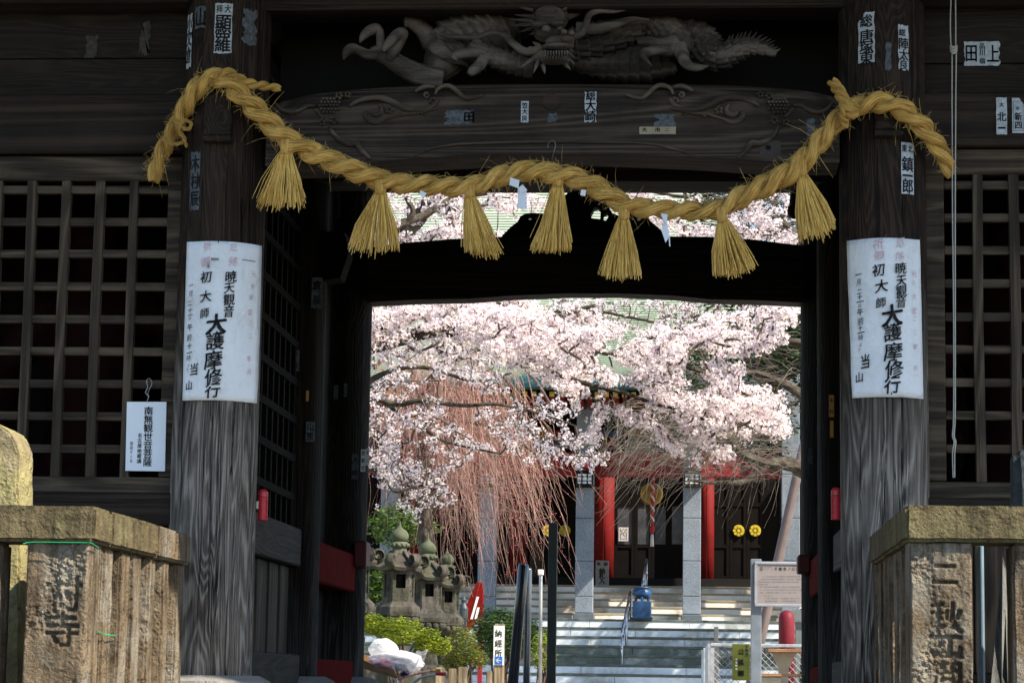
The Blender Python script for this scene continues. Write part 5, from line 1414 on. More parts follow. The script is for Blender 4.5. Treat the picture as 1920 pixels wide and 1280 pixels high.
for i in range(60):
    x = XR0 + (XR1 - XR0) * (i + .5) / 60
    if P(690, 700, 47).x < x < P(1500, 700, 47).x:
        ra = MB().box(x - .05, x + .05, ye0 + .35, ye0 + 2.6, ze0 - .36, ze0 - .25).build('rafter', VERM, roofh)
        MB().box(x - .048, x + .048, ye0 + .335, ye0 + .348, ze0 - .355, ze0 - .255).build('rafter_cap', GOLD, ra)
MB().box(XH0 - 2, XR1 + 2, 58, 58.3, ZC + .01, ze0 + 4).build('rear_wall', W_BLACK, hall)

# ------------------------------------------------------------------ blue burner, handrail
BLUEM = plain('blue_glazed_bronze', (.012, .055, .14), .4, .5, .1, var=.35, scale=7)
a, b = P(1186, 1126, 49.0), P(1221, 1162, 49.0)
zt_ = P(1190, 1163, 49.3).z
bur = thing('incense_burner', ((a.x + b.x) / 2, 49.1, zplat), 'blue three-legged incense burner on a blue pedestal', 'incense burner')
cx_ = (a.x + b.x) / 2; hw = (b.x - a.x) / 2
ped = MB().box(cx_ - hw, cx_ + hw, 49.1 - hw + .45 - .45, 49.1 + hw, zplat + .012, a.z, .02).build('pedestal', BLUEM, bur)
MB().box(cx_ - hw - .03, cx_ + hw + .03, 49.07 - hw, 49.13 + hw, zplat + .011, zplat + .05, .01).build('pedestal_foot', BLUEM, ped)
zc = P(1202, 1112, 49.1).z; r = 18 * S(49.1)
MB().lathe([(0, zc - .10), (r * .5, zc - .1), (r * .92, zc - .06), (r, zc), (r * .9, zc + .07), (r * .78, zc + .085), (r * .95, zc + .1), (r * .98, zc + .125), (r * .9, zc + .125), (r * .75, zc + .1), (0, zc + .09)], cx_, 49.1, 28).build('bowl', BLUEM, bur, smooth=True)
for i in range(3):
    an = i * 2.094 - 1.57; MB().tube([(cx_ + .14 * math.cos(an), 49.1 + .14 * math.sin(an), zc - .06), (cx_ + .15 * math.cos(an), 49.1 + .15 * math.sin(an), a.z + .004)], [.035, .025], 8).build('leg', BLUEM, bur)
STEEL = plain('stainless_tube', (.42, .44, .46), .28, .5, .95, var=.08)
rail = thing('stair_handrail', P(1166, 1255, 46.5), 'steel handrail climbing the middle of the hall stairs', 'handrail')
def hr(x0, y0, Y0, x1, y1, Y1, drop=.75):
    a, b = P(x0, y0, Y0), P(x1, y1, Y1); r = .026
    MB().tube([a + Vector((0, -.02, -.1)), a, b, b + Vector((0, .05, -.12))], r, 10).build('rail', STEEL, rail, smooth=True)
    for t in (0.03, .5, .97):
        p = a.lerp(b, t); MB().tube([p, (p.x, p.y, p.z - drop)], r * .9, 8).build('baluster', STEEL, rail, smooth=True)
    m_ = [p + Vector((0, 0, -.3)) for p in (a, b)]; MB().tube(m_, r * .7, 8).build('lower_rail', STEEL, rail, smooth=True)
hr(1166, 1185, 46.9, 1183, 1104, 49.4)
hr(1205, 1092, 50.6, 1213, 1048, 52.4, .6)
# ------------------------------------------------------------------ stone lanterns
ST_LAN = stone('grey_lantern_stone', (.036, .031, .025), (.135, .12, .10), lichen=(.042, .045, .028), lam=.35, runs=.6, scale=5, bump=.5)
ST_LAN2 = stone('dark_lantern_roof_stone', (.03, .026, .022), (.12, .10, .085), lichen=(.08, .08, .05), lam=.3, scale=5, bump=.5)
ST_LAN3 = stone('green_lantern_finial_stone', (.055, .062, .042), (.14, .15, .10), lichen=(.07, .085, .045), lam=.5, scale=6, bump=.4)
def hexring(m, prof, cx, cy, n=6, a0=0.0): m.lathe(prof, cx, cy, n, a0)
def stone_lantern(pxc, tip, Y, label, s=1.0, rot=.2):
    k = S(30.0) * s * (Y / 30.0) / (Y / 30.0)
    top_ = P(pxc, tip, Y); cx, cy = top_.x, Y
    def z(dy): return top_.z - dy * k
    L = thing('stone_lantern', (cx, cy, ZC), label, 'stone lantern', 'stone lanterns by the path')
    f = MB().lathe([(0, z(0)), (1.2 * k, z(3)), (2 * k, z(8)), (5 * k, z(14)), (13 * k, z(20)), (17 * k, z(27)), (16.5 * k, z(33)), (12 * k, z(40)), (0, z(40.2))][::-1], cx, cy, 28)
    f.build('finial', ST_LAN3, L, smooth=True)
    r = MB().lathe([(0, z(62)), (15 * k, z(62)), (14 * k, z(56)), (13 * k, z(52)), (17 * k, z(49)), (17 * k, z(43)), (14 * k, z(40)), (0, z(40))], cx, cy, 24)
    ring = r.build('finial_ring', ST_LAN3, L)
    for i in range(12):
        an = i * math.pi / 6; MB().ball((cx + 16.5 * k * math.cos(an), cy + 16.5 * k * math.sin(an), z(46)), (3.6 * k, 3.6 * k, 4.2 * k), 1).build('petal', ST_LAN3, ring, smooth=True)
    # hexagonal roof, concave, with curled corners
    V = []; F = []; nr = 8; na = 36
    for j in range(nr + 1):
        t = j / nr
        for i in range(na):
            an = rot + 2 * math.pi * i / na; c6 = ((i / na * 6) % 1); hexf = math.cos(math.pi / 6) / math.cos((c6 - .5) * math.pi / 3)
            corner = abs(c6 - .5) * 2
            R_ = (13 + 34 * t) * k * (hexf * (.3 + .7 * t) + 1 * (.7 - .7 * t)) 
            zz2 = z(60) - (28 * t ** .75) * k + 5 * k * (corner ** 3) * t ** 2
            V.append((cx + R_ * math.cos(an), cy + R_ * math.sin(an), zz2))
    for j in range(nr):
        for i in range(na): F.append((j * na + i, (j + 1) * na + i, (j + 1) * na + (i + 1) % na, j * na + (i + 1) % na))
    o_ = len(V)
    for i in range(na):
        x_, y_, z_ = V[nr * na + i]; V.append((cx + (x_ - cx) * .93, cy + (y_ - cy) * .93, z_ - 6 * k))
    for i in range(na): F.append((nr * na + i, o_ + i, o_ + (i + 1) % na, nr * na + (i + 1) % na))
    V.append((cx, cy, z(90))); 
    for i in range(na): F.append((o_ + (i + 1) % na, o_ + i, len(V) - 1))
    roof = MB().add(V, F).build('roof', ST_LAN2, L, smooth=False)
    for i in range(6):
        an = rot + i * math.pi / 3; ux, uy = math.cos(an), math.sin(an)
        rib = [(cx + ux * q * k, cy + uy * q * k, z(zq)) for q, zq in ((14, 58), (24, 68), (34, 76), (42, 79))]
        MB().tube(rib, [4 * k, 4 * k, 5 * k, 6 * k], 8).build('roof_rib', ST_LAN2, roof, smooth=True)
        sp = []; rd = []
        for t in np.linspace(0, 1, 26):
            a2 = -.5 * math.pi + t * 3.6 * math.pi; rr = 11.5 * (1 - t * .8) * k
            sp.append((cx + ux * (44 * k + math.cos(a2) * rr), cy + uy * (44 * k + math.cos(a2) * rr), z(74) + math.sin(a2) * rr)); rd.append((3.6 - 1.8 * t) * k)
        m_ = MB(); V2, F2, uv2 = tube(sp, rd, 8); 
        # widen the scroll across its own width
        V2 = [Vector(v_) for v_ in V2]; tv = Vector((-uy, ux, 0)); c_ = Vector((cx, cy, 0))
        V2 = [v_ + tv * ((v_ - c_).dot(tv)) * 1.6 for v_ in V2]
        m_.add(V2, F2); m_.build('corner_scroll', ST_LAN, roof, smooth=True)
    # fire box: six panels, a window in one
    a0 = rot
    fb = MB(); R_ = 30 * k; zt, zb_ = z(92), z(150)
    pan = []
    for i in range(6):
        a1, a2 = a0 + i * math.pi / 3, a0 + (i + 1) * math.pi / 3
        p1 = Vector((cx + R_ * math.cos(a1), cy + R_ * math.sin(a1), 0)); p2 = Vector((cx + R_ * math.cos(a2), cy + R_ * math.sin(a2), 0)); c0 = Vector((cx, cy, 0))
        mid = (p1 + p2) / 2 - c0; nrm = mid.normalized()
        front = nrm.y < -.3 and nrm.x > -.1
        def quad(s0, s1, t0, t1, ins):
            A = p1.lerp(p2, s0) - nrm * ins; B = p1.lerp(p2, s1) - nrm * ins
            return [Vector((A.x, A.y, zb_ + (zt - zb_) * t0)), Vector((B.x, B.y, zb_ + (zt - zb_) * t0)), Vector((B.x, B.y, zb_ + (zt - zb_) * t1)), Vector((A.x, A.y, zb_ + (zt - zb_) * t1))]
        w0, w1, h0, h1 = .2, .8, (.42 if front else .15), .86
        for (s0, s1, t0, t1) in ((0, w0, 0, 1), (w1, 1, 0, 1), (w0, w1, 0, h0), (w0, w1, h1, 1)): fb.add(quad(s0, s1, t0, t1, 0), [(0, 1, 2, 3)])
        ins = 9 * k if front else 2.2 * k
        q1 = quad(w0, w1, h0, h1, 0); q2_ = quad(w0, w1, h0, h1, ins)
        fb.add(q1 + q2_, [(0, 4, 5, 1), (1, 5, 6, 2), (2, 6, 7, 3), (3, 7, 4, 0)])
        if not front: fb.add(q2_, [(0, 1, 2, 3)]); pan.append((q2_, nrm))
    box = fb.build('fire_box', ST_LAN, L)
    MB().lathe([(0, zb_ + .002), (16 * k, zb_ + .002), (16 * k, zt - .002), (0, zt - .002)], cx, cy, 12).build('dark_hollow_core', W_BLACK, box)  # black core stands in for the unlit hollow behind the window
    for q2_, nrm in pan:      # carved deer-like relief in the side panels
        c_ = sum(q2_, Vector()) / 4 - nrm * .0; w_ = (q2_[1] - q2_[0]).normalized(); m_ = MB()
        for (u_, v_, ru, rv) in ((0, 0, 5, 3.2), (4, 6, 2, 5), (5, 11, 2.6, 2.2), (-4, -7, 1.2, 5), (-1, -7, 1.2, 5), (3, -7, 1.2, 5), (1, 14, 4, 2)):
            p = c_ + w_ * u_ * k + Vector((0, 0, v_ * k)); bm_ = bmesh.new(); bmesh.ops.create_icosphere(bm_, subdivisions=1, radius=1)
            for v3 in bm_.verts: v3.co = p + w_ * (v3.co.x * ru * k) + Vector((0, 0, v3.co.z * rv * k)) + nrm * (v3.co.y * 1.5 * k)
            m_.bm(bm_)
        m_.build('panel_relief', ST_LAN, box, smooth=True)
    ds = MB().lathe([(0, z(196)), (22 * k, z(196)), (30 * k, z(188)), (36 * k, z(178)), (40 * k, z(176)), (42 * k, z(168)), (41 * k, z(160)), (34 * k, z(154)), (31 * k, z(150)), (0, z(150))], cx, cy, 6, rot).build('dais', ST_LAN, L)
    for i in range(14):
        an = i * 2 * math.pi / 14; MB().ball((cx + 33 * k * math.cos(an), cy + 33 * k * math.sin(an), z(184)), (7 * k, 7 * k, 7 * k), 2).build('lotus_petal', ST_LAN, ds, smooth=True)
    MB().lathe([(0, ZC + .25), (25 * k, ZC + .25), (22 * k, ZC + .4), (21 * k, z(230)), (25 * k, z(226)), (25 * k, z(218)), (21 * k, z(214)), (20 * k, z(196)), (0, z(196))], cx, cy, 20).build('shaft', ST_LAN, L, smooth=False)
    MB().lathe([(0, ZC + .002), (46 * k, ZC + .002), (46 * k, ZC + .16), (38 * k, ZC + .25), (0, ZC + .25)], cx, cy, 6, rot).build('base', ST_LAN, L)
stone_lantern(750, 975, 29.5, 'nearest stone lantern in view, with brown-streaked roof', 1.0, .28)
stone_lantern(803, 1001, 31.5, 'second stone lantern, blue-grey, in the middle of the row', .98, .3)
stone_lantern(838.5, 1025, 34.0, 'farthest and smallest stone lantern before the red banner', .94, .3)
stone_lantern(664, 960, 28.0, 'stone lantern mostly hidden behind the left rear post', 1.0, .25)

# ------------------------------------------------------------------ small things of the court
# red slanted banister behind the lanterns
a = thing('red_stair_wall', P(888, 1180, 38), 'slanted red board with white stripes behind the lanterns', 'board')
m = MB().prism([(P(x, y, 38).x, P(x, y, 38).z) for x, y in ((864, 1184), (876, 1184), (905, 1150), (905, 1092), (894, 1090), (872, 1140))], 38, 38.2).build('board', W_RED, a)
for (x0, y0, x1, y1) in ((884, 1160, 896, 1118), (892, 1160, 897, 1138)):
    p1, p2 = P(x0, y0, 37.99), P(x1, y1, 37.99); w = Vector((.02, 0, .0))
    MB().add([p1 - w, p1 + w, p2 + w, p2 - w], [(0, 1, 2, 3)]).build('stripe', RW2, a)
MB().box(P(896, 1186, 38).x, P(904, 1186, 38).x, 38.02, 38.18, ZC + .003, P(880, 1156, 38).z).build('foot', VERMB, a)
# dark bronze finial beside it
q_ = P(869, 1150, 36)
tag(MB().lathe([(0, P(869, 1158, 36).z), (.065, P(869, 1158, 36).z), (.07, P(869, 1140, 36).z), (.03, P(869, 1130, 36).z), (.045, P(869, 1124, 36).z), (.0, P(869, 1116, 36).z)], q_.x, 36, 16).add([(q_.x - .05, 35.95, ZC), (q_.x + .05, 35.95, ZC), (q_.x + .05, 36.05, ZC), (q_.x - .05, 36.05, ZC), (q_.x - .05, 35.95, q_.z), (q_.x + .05, 35.95, q_.z), (q_.x + .05, 36.05, q_.z), (q_.x - .05, 36.05, q_.z)], [(0, 1, 5, 4), (1, 2, 6, 5), (2, 3, 7, 6), (3, 0, 4, 7), (4, 5, 6, 7)]).build('newel_post', plain('dark_bronze', (.04, .05, .055), .5, .4, .3)), 'dark bronze newel post with round finial right of the lanterns', 'post')
# sign post 納經所 with arrow
Y = 26.0
a, b = P(926, 1172, Y), P(944, 1300, Y)
sp = thing('sign_post', ((a.x + b.x) / 2, Y + .05, ZC), 'wooden post with white lettered board and blue arrow', 'sign')
zb2 = P(935, 1246, Y).z
MB().box(a.x + .004, b.x - .004, Y + .012, Y + .1, ZC + .002, a.z + .02, .008).build('post', wood('pale_post_wood', 2, (.16, .12, .07), (.34, .27, .17)), sp)
bd = MB().box(a.x, b.x, Y, Y + .011, zb2, a.z).build('board', plain('white_sign_paint', (.74, .76, .72), .5), sp)
L = Letters()
for i, ch in enumerate('納經所'):
    w = P(934.5, 1187 + i * 18.2, Y); L.put(ch, w.x, w.z, .085, .95, .012)
L.build('lettering', INK, flat(Y - .003), bd)
c_, d_ = P(928, 1230, Y), P(942, 1245, Y)
ar = MB().box(c_.x, d_.x, Y - .004, Y - .0005, d_.z, c_.z).build('arrow_panel', plain('blue_sign_paint', (.02, .12, .45), .5), bd)
L = Letters(); w = P(935, 1237.5, Y); s_ = .028
L.stroke([(w.x + s_, w.z), (w.x - s_, w.z)], .008); L.stroke([(w.x, w.z + s_ * .8), (w.x - s_ * 1.1, w.z), (w.x, w.z - s_ * .8)], .008)
L.build('arrow', RW2, flat(Y - .0065), ar)
# two leaning black pipes, white-capped steel post, dark square post
BLK = plain('black_glossy_pipe', (.012, .014, .018), .22, .6, var=.1)
GRP = plain('grey_steel_pipe', (.10, .115, .14), .25, .6, .6, var=.1)
def pipe(x0, y0, x1, y1, Y, rpx, mat, name, label, cat, cap=None, dY=0):
    a, b = P(x0, y0, Y), P(x1, y1, Y + dY); d_ = (b - a); t = (ZC + .002 - b.z) / d_.z; b2 = b + d_ * t if b.z > ZC else b
    r = rpx * S(Y)
    o = MB().tube([a + Vector((0, 0, r * .0)), a - (a - b).normalized() * .02, b2], [r * .8, r, r], 20).build(name, mat, None, smooth=True); tag(o, label, cat)
    return o, a, r
pipe(982, 1056, 962, 1275, 21.0, 10, BLK, 'leaning_pipe', 'thick glossy black pipe leaning in the passage view', 'pipe')
pipe(991, 1064, 987, 1275, 21.4, 6.5, GRP, 'leaning_pipe', 'grey steel pipe standing just right of the thick black pipe', 'pipe')
o, a, r = pipe(1014, 1074, 1013, 1275, 24.0, 3.2, plain('galvanised_post', (.42, .43, .44), .45, .5, .5), 'steel_post', 'thin steel post with white cap right of the pipes', 'post')
MB().box(a.x - .03, a.x + .028, 23.97, 24.03, a.z - .02, a.z + .035, .006).build('cap', RW2, o)
a, b = P(1029, 980, 20.5), P(1042, 1275, 20.5)
tag(MB().box(a.x, b.x, 20.47, 20.53, ZC + .002, a.z, .004).build('square_post', plain('dark_green_black_post', (.022, .028, .026), .6, var=.3, scale=20)), 'slim black square post standing before the hall stairs', 'post')
# low picket posts
PK = wood('old_picket_wood', 2, (.12, .09, .05), (.42, .34, .22), stretch=.7, rings=20)
for (x0, x1, yt, lab) in ((816, 833, 1250, 'leftmost low wooden picket by the sign post'), (841, 855, 1252, 'second low wooden picket from the left'), (859, 875, 1249, 'third low wooden picket from the left'), (912, 922, 1256, 'low wooden picket left against the sign post'), (950, 956, 1262, 'low wooden picket right of the sign post')):
    a, b = P(x0, yt, 25.2), P(x1, 1290, 25.2)
    tag(rough_box(a.x, b.x, 25.2, 25.25, ZC + .002, a.z, .003, .008, .04, x0).build('picket', PK), lab, 'picket', 'low wooden pickets')
# wheelbarrow with rubbish bag
Y = 21.5
wb = thing('wheelbarrow', P(740, 1300, Y), 'rusty wheelbarrow with red-gripped handles at the left rear post', 'wheelbarrow')
RUST = stone('rusty_steel_tray', (.10, .055, .025), (.24, .15, .08), scale=7, pits=.2, bump=.2)
zt = P(760, 1245, Y).z
def tray(px, py, Yq): return P(px, py, Yq)
A = [P(680, 1235, Y - .25), P(745, 1270, Y - .25), P(752, 1256, Y + .3), P(680, 1225, Y + .3)]
Bt = [Vector((p.x * .85 + P(700, 1300, Y).x * .15, p.y * .9 + Y * .1, ZC + .16)) for p in A]
m = MB().add(A + Bt, [(0, 1, 5, 4), (1, 2, 6, 5), (2, 3, 7, 6), (3, 0, 4, 7), (7, 6, 5, 4)])
tr0 = m.build('tray', RUST, wb); md = tr0.modifiers.new('t', 'SOLIDIFY'); md.thickness = .006
GRIPM = plain('grey_handle_tube', (.42, .41, .38), .4, .5, .6)
for (p0, p1, p2, dy) in (((752, 1295), (788, 1270), (822, 1262), -.25), ((740, 1274), (780, 1262), (812, 1256), .3)):
    pts = [P(p0[0], p0[1], Y + dy), P(p1[0], p1[1], Y + dy), P(p2[0], p2[1], Y + dy)]
    h = MB().tube([Vector(t) for t in ([pts[0]] + [pts[0].lerp(pts[1], .6), pts[1], pts[1].lerp(pts[2], .5), pts[2]])], .013, 10).build('handle', GRIPM if dy < 0 else plain('dull_purple_handle', (.10, .06, .075), .5), wb, smooth=True)
    e = P(p2[0] + 14, p2[1] + 1, Y + dy); MB().tube([pts[2] - Vector((.02, 0, 0)), e], .017, 10).build('grip', REDL if dy < 0 else RUST, h, smooth=True)
for dy in (-.2, .25):
    q_ = P(735, 1285, Y + dy); MB().tube([(q_.x, Y + dy, ZC + .2), (q_.x + .05, Y + dy, ZC + .004)], .014, 8).build('leg', GRIPM, wb)
q_ = P(690, 1285, Y); MB().tube([(q_.x - .2, Y - .04, ZC + .16), (q_.x - .2, Y + .04, ZC + .16)], .155, 24).build('wheel', BLK, wb)
t = NT('thin_clear_plastic'); t.end((.92, .92, .95), .28, t.bump(t.noise(t.coord((1, 1, 1)), 9, 4, .6, 1.2), .7, .05), .5)
tb = t.n('BsdfTransparent'); mx = t.n('MixShader'); mx.inputs[0].default_value = .46
t.l(tb.outputs[0], mx.inputs[1]); t.l(t.b.outputs[0], mx.inputs[2]); t.l(mx.outputs[0], t.out.inputs['Surface'])
bag = thing('rubbish_bag', P(745, 1260, Y), 'clear plastic bag of red and purple rubbish in the wheelbarrow', 'bag')
def blob(c, r, amp, fr, sub=4, seed=0):
    bm = bmesh.new(); bmesh.ops.create_icosphere(bm, subdivisions=sub, radius=1)
    for v_ in bm.verts:
        c_ = v_.co.copy(); f = 1 + amp * mnoise.noise(c_ * fr + Vector((seed, 0, 0))) + amp * .5 * mnoise.noise(c_ * fr * 3 + Vector((0, seed, 0)))
        v_.co = Vector((c[0] + c_.x * r[0] * f, c[1] + c_.y * r[1] * f, c[2] + c_.z * r[2] * f))
    return bm
q_ = P(742, 1240, Y); m = MB(); m.bm(blob(q_, (.26, .2, .10), .16, 1.4, 5, 3))
w = P(718, 1215, Y); m.bm(blob(w, (.13, .1, .085), .2, 1.6, 4, 8))
a_, b_, c_ = P(770, 1225, Y), P(805, 1216, Y - .05), P(785, 1262, Y)
nfl = 12; V = []; F = []
for i in range(nfl + 1):
    for j in range(nfl + 1):
        p = a_.lerp(b_, i / nfl).lerp(P(752, 1262, Y).lerp(c_, i / nfl), j / nfl); V.append((p.x, Y - .1 + .05 * math.sin(i * .9 + j * .5), p.z + .008 * math.sin(i * 1.4)))
for i in range(nfl):
    for j in range(nfl): F.append((i * (nfl + 1) + j, (i + 1) * (nfl + 1) + j, (i + 1) * (nfl + 1) + j + 1, i * (nfl + 1) + j + 1))
m.add(V, F); m.build('plastic_film', t.m, bag, smooth=True)
for i in range(26):
    mm_ = [plain('red_rubbish', (.24, .015, .03), .5), plain('purple_rubbish', (.07, .025, .12), .5), plain('pink_rubbish', (.36, .06, .09), .5), plain('navy_rubbish', (.015, .02, .06), .5)][i % 4] if i < 4 else RUB[i % 4]
    if i < 4:
        RUB = (RUB if i else []) + [mm_]
    x_ = random.uniform(700, 778); p = P(x_, 1238 + (x_ - 700) * .28 + random.uniform(-4, 8), Y + random.uniform(-.08, .1))
    MB().bm(blob(p, (random.uniform(.03, .06), .035, random.uniform(.02, .035)), .5, 1.5, 2, i)).build('crumpled_wrapper', mm_, bag)

# information board
Y = 25.0
a, b = P(1415, 1052, Y), P(1560, 1138, Y)
ib = thing('information_board', ((a.x + b.x) / 2, Y, ZC), 'grey-framed information board about the ginkgo tree', 'sign')
FRM = plain('grey_blue_steel_frame', (.16, .19, .225), .5, .4, .2)
MB().box(P(1408, 1050, Y).x, P(1428, 1050, Y).x, Y + .03, Y + .12, ZC + .002, P(1420, 1047, Y).z, .006).build('leg', FRM, ib)
MB().box(P(1548, 1050, Y).x, P(1566, 1050, Y).x, Y + .03, Y + .12, ZC + .002, P(1420, 1047, Y).z, .006).build('leg', FRM, ib)
pn = MB().box(a.x + .03, b.x - .03, Y, Y + .025, b.z + .03, a.z - .03).build('panel', plain('pinkish_grey_board', (.24, .21, .205), .5, .4, var=.05), ib)
fr = MB(); fr.box(a.x, b.x, Y - .012, Y + .03, a.z - .029, a.z, .005); fr.box(a.x, b.x, Y - .012, Y + .03, b.z, b.z + .029, .005); fr.box(a.x, a.x + .029, Y - .01, Y + .028, b.z + .03, a.z - .03); fr.box(b.x - .029, b.x, Y - .01, Y + .028, b.z + .03, a.z - .03)
fr.build('frame', plain('pale_grey_frame', (.26, .27, .30), .5), ib)
L = Letters(); k = S(Y)
for i, ch in enumerate('千葉寺ノ公孫樹'):
    w = P(1455 + i * 8.2, 1066, Y); L.put(ch, w.x, w.z, .036, 1, .012)
for j in range(3): w = P(1428, 1062.5 + j * 2.6, Y); L.rect(w.x - .016, w.x + .016, w.z - .005, w.z + .004)
for j, (y_, x0, n_, fine) in enumerate([(1063, 1434, 8, 0), (1067, 1434, 8, 0), (1080, 1432, 34, 1), (1085, 1428, 36, 1), (1090, 1424, 36, 1), (1095, 1424, 8, 1), (1099.5, 1426, 36, 1), (1105, 1426, 0, 2), (1110, 1426, 32, 1), (1116, 1434, 8, 0), (1121, 1436, 11, 0), (1126, 1436, 11, 0), (1121, 1466, 16, 0), (1126, 1466, 16, 0)]):
    if fine == 2:
        for i, ch in enumerate('It is said that the ginkgo was planted in 709 by a priest'):
            if ch != ' ' and (ch, 0.0) in GL:
                w = P(x0 + i * 1.75, y_, Y); L.put(ch, w.x, w.z, .02, .9, 0.0)
        continue
    for i in range(n_):
        if random.random() < .14: continue
        w = P(x0 + i * 2.1, y_, Y); hh = random.uniform(.004, .008)
        L.rect(w.x - .0035, w.x + .0035, w.z - hh / 2, w.z + hh / 2)
tag(L.build('lettering', plain('grey_print', (.10, .10, .11), .6), flat(Y - .003), pn), kind='stuff')
# wire-mesh fence with green notice
Y = 27.0
cf = thing('wire_mesh_fence', P(1400, 1300, Y), 'low white-railed wire mesh fence below the information board', 'fence')
WHT = plain('dull_white_fence_paint', (.30, .31, .33), .6, var=.3, scale=12)
a, b = P(1332, 1205, Y), P(1600, 1206, Y); zlo = ZC + .05
MB().box(a.x, b.x, Y - .03, Y + .03, a.z - .035, a.z, .006).build('top_rail', WHT, cf)
MB().box(a.x, b.x, Y - .02, Y + .02, zlo, zlo + .03, .004).build('bottom_rail', WHT, cf)
for px_ in (1336, 1424, 1512, 1598):
    x = P(px_, 1240, Y).x; MB().box(x - .02, x + .02, Y - .02, Y + .02, ZC + .002, a.z - .036).build('post', WHT, cf)
# receding end of the fence towards the stairs
for i, (px_, Yq) in enumerate(((1330, 27.3), (1326, 28.4), (1322, 29.6), (1318, 31.0))):
    x = P(px_, 1240, Yq).x; MB().box(x - .022, x + .022, Yq - .02, Yq + .02, ZC + .002, P(px_, 1206 + i * 4, Yq).z, .004).build('post', BLU if i % 2 else WHT, cf)
m = MB(); pit = .075; hgt = a.z - .04 - zlo - .03; n = int((b.x - a.x) / pit); z0 = zlo + .03
for i in range(-int(hgt / pit) - 1, n + 1):
    for sgn in (1, -1):
        pts = []
        x0 = a.x + i * pit if sgn > 0 else a.x + i * pit + hgt
        x1 = x0 + sgn * hgt
        # clip
        lo, hi = a.x, b.x
        t0, t1 = 0.0, 1.0
        for bound, cmp_ in ((lo, 1), (hi, -1)):
            d0, d1 = (x0 - bound) * cmp_, (x1 - bound) * cmp_
            if d0 < 0 and d1 < 0: t0 = 2; break
            if d0 < 0: t0 = max(t0, d0 / (d0 - d1))
            if d1 < 0: t1 = min(t1, d0 / (d0 - d1))
        if t0 >= t1: continue
        pA = (x0 + (x1 - x0) * t0, Y + .004 * sgn, z0 + hgt * t0); pB = (x0 + (x1 - x0) * t1, Y + .004 * sgn, z0 + hgt * t1)
        m.tube([pA, pB], .0030, 4)
m.build('wire_mesh', WHT, cf)
a, b = P(1373, 1206, Y - .06), P(1406, 1275, Y - .06)
gs = tag(MB().box(a.x, b.x, Y - .07, Y - .05, b.z, a.z, .003).build('green_notice', plain('green_yellow_signboard', (.016, .042, .006), .5, .4, var=.3, scale=3, c2=(.10, .105, .008))), 'green and yellow notice board tied to the wire fence', 'sign')
L = Letters()
for i, ch in enumerate('公孫樹'): w = P(1389, 1221 + i * 20, Y); L.put(ch, w.x, w.z, .07, 1, .02)
L.build('dark_lettering', plain('navy_print', (.012, .03, .05), .6), flat(Y - .0735), gs)
L = Letters()
for i, ch in enumerate('千葉寺'): w = P(1400, 1211 + i * 8, Y); L.put(ch, w.x, w.z, .042, 1, .012)
for i, ch in enumerate('文化財会'): w = P(1380.5, 1235 + i * 6, Y); L.put(ch, w.x, w.z, .025, 1, 0.0)
L.build('white_lettering', RW2, flat(Y - .0735), gs)
# picnic table
Y = 26.2
tb_ = thing('garden_table', P(1480, 1300, Y), 'wood-topped garden table with bench behind the wire fence', 'table')
OAK = wood('orange_brown_slats', 0, (.20, .10, .05), (.38, .22, .12))
CON = plain('cream_metal_leg', (.40, .36, .29), .6)
zt = P(1480, 1217, Y).z
x0, x1 = P(1437, 1220, Y).x, P(1600, 1220, Y).x
for i in range(4): MB().box(x0, x1, Y - .4 + i * .2, Y - .21 + i * .2, zt - .035, zt, .006).build('table_slat', OAK, tb_)
for px_ in (1468, 1580):
    x = P(px_, 1240, Y).x; MB().prism([(x - .12, zt - .037), (x - .05, zt - .2), (x - .04, ZC + .004), (x + .05, ZC + .004), (x + .06, zt - .2), (x + .14, zt - .037)][::-1], Y - .06, Y + .06).build('leg', CON, tb_)
zs = P(1450, 1262, Y - .8).z
for i in range(2): MB().box(P(1408, 1262, Y - .8).x, x1, Y - .95 + i * .16, Y - .81 + i * .16, zs - .03, zs, .005).build('bench_slat', OAK, tb_)
for px_ in (1440, 1560):
    x = P(px_, 1270, Y - .8).x; MB().box(x - .14, x + .14, Y - .9, Y - .7, ZC + .004, zs - .032, .01).build('bench_leg', CON, tb_)
# red bollard and grey post, pink prop pole
q_ = P(1475, 1180, 33); r = 15 * S(33)
tag(MB().lathe([(0, ZC + .004), (r, ZC + .004), (r, P(1475, 1160, 33).z), (r * .85, P(1475, 1150, 33).z), (r * .4, P(1475, 1144, 33).z), (0, P(1475, 1143, 33).z)], q_.x, 33, 24).build('red_post', plain('faded_crimson_paint', (.135, .009, .016), .6, .25, var=.25), smooth=True), 'thick round-topped red post behind the information board', 'post')
a = P(1491, 1165, 34)
tag(MB().box(a.x, a.x + .09, 34, 34.1, ZC + .004, a.z, .006).box(a.x - .06, a.x + .22, 33.94, 33.99, P(1491, 1163, 34).z, P(1491, 1143, 34).z).build('grey_post', plain('grey_green_post', (.12, .14, .13), .6)), 'grey post with red board behind the right rear post', 'post')
a, b = P(1497, 880, 36), P(1430, 1180, 36)
d_ = b - a; b2 = b + d_ * ((ZC + .002 - b.z) / d_.z)
tag(MB().tube([a - d_ * .2, a, b, b2], [.07, .072, .074, .074], 18).build('prop_pole', plain('weathered_pink_pole', (.12, .088, .08), .6, var=.25, scale=4), smooth=True), 'pale pink pole propping the tree, leaning at the right', 'pole')
a = P(1343, 1174, 40)
tag(MB().box(a.x - .035, a.x + .035, 40, 40.07, ZC + .004, a.z, .006).build('grey_post', plain('dark_grey_post', (.09, .09, .09), .6)), 'short dark grey post on the hall stairs', 'post')
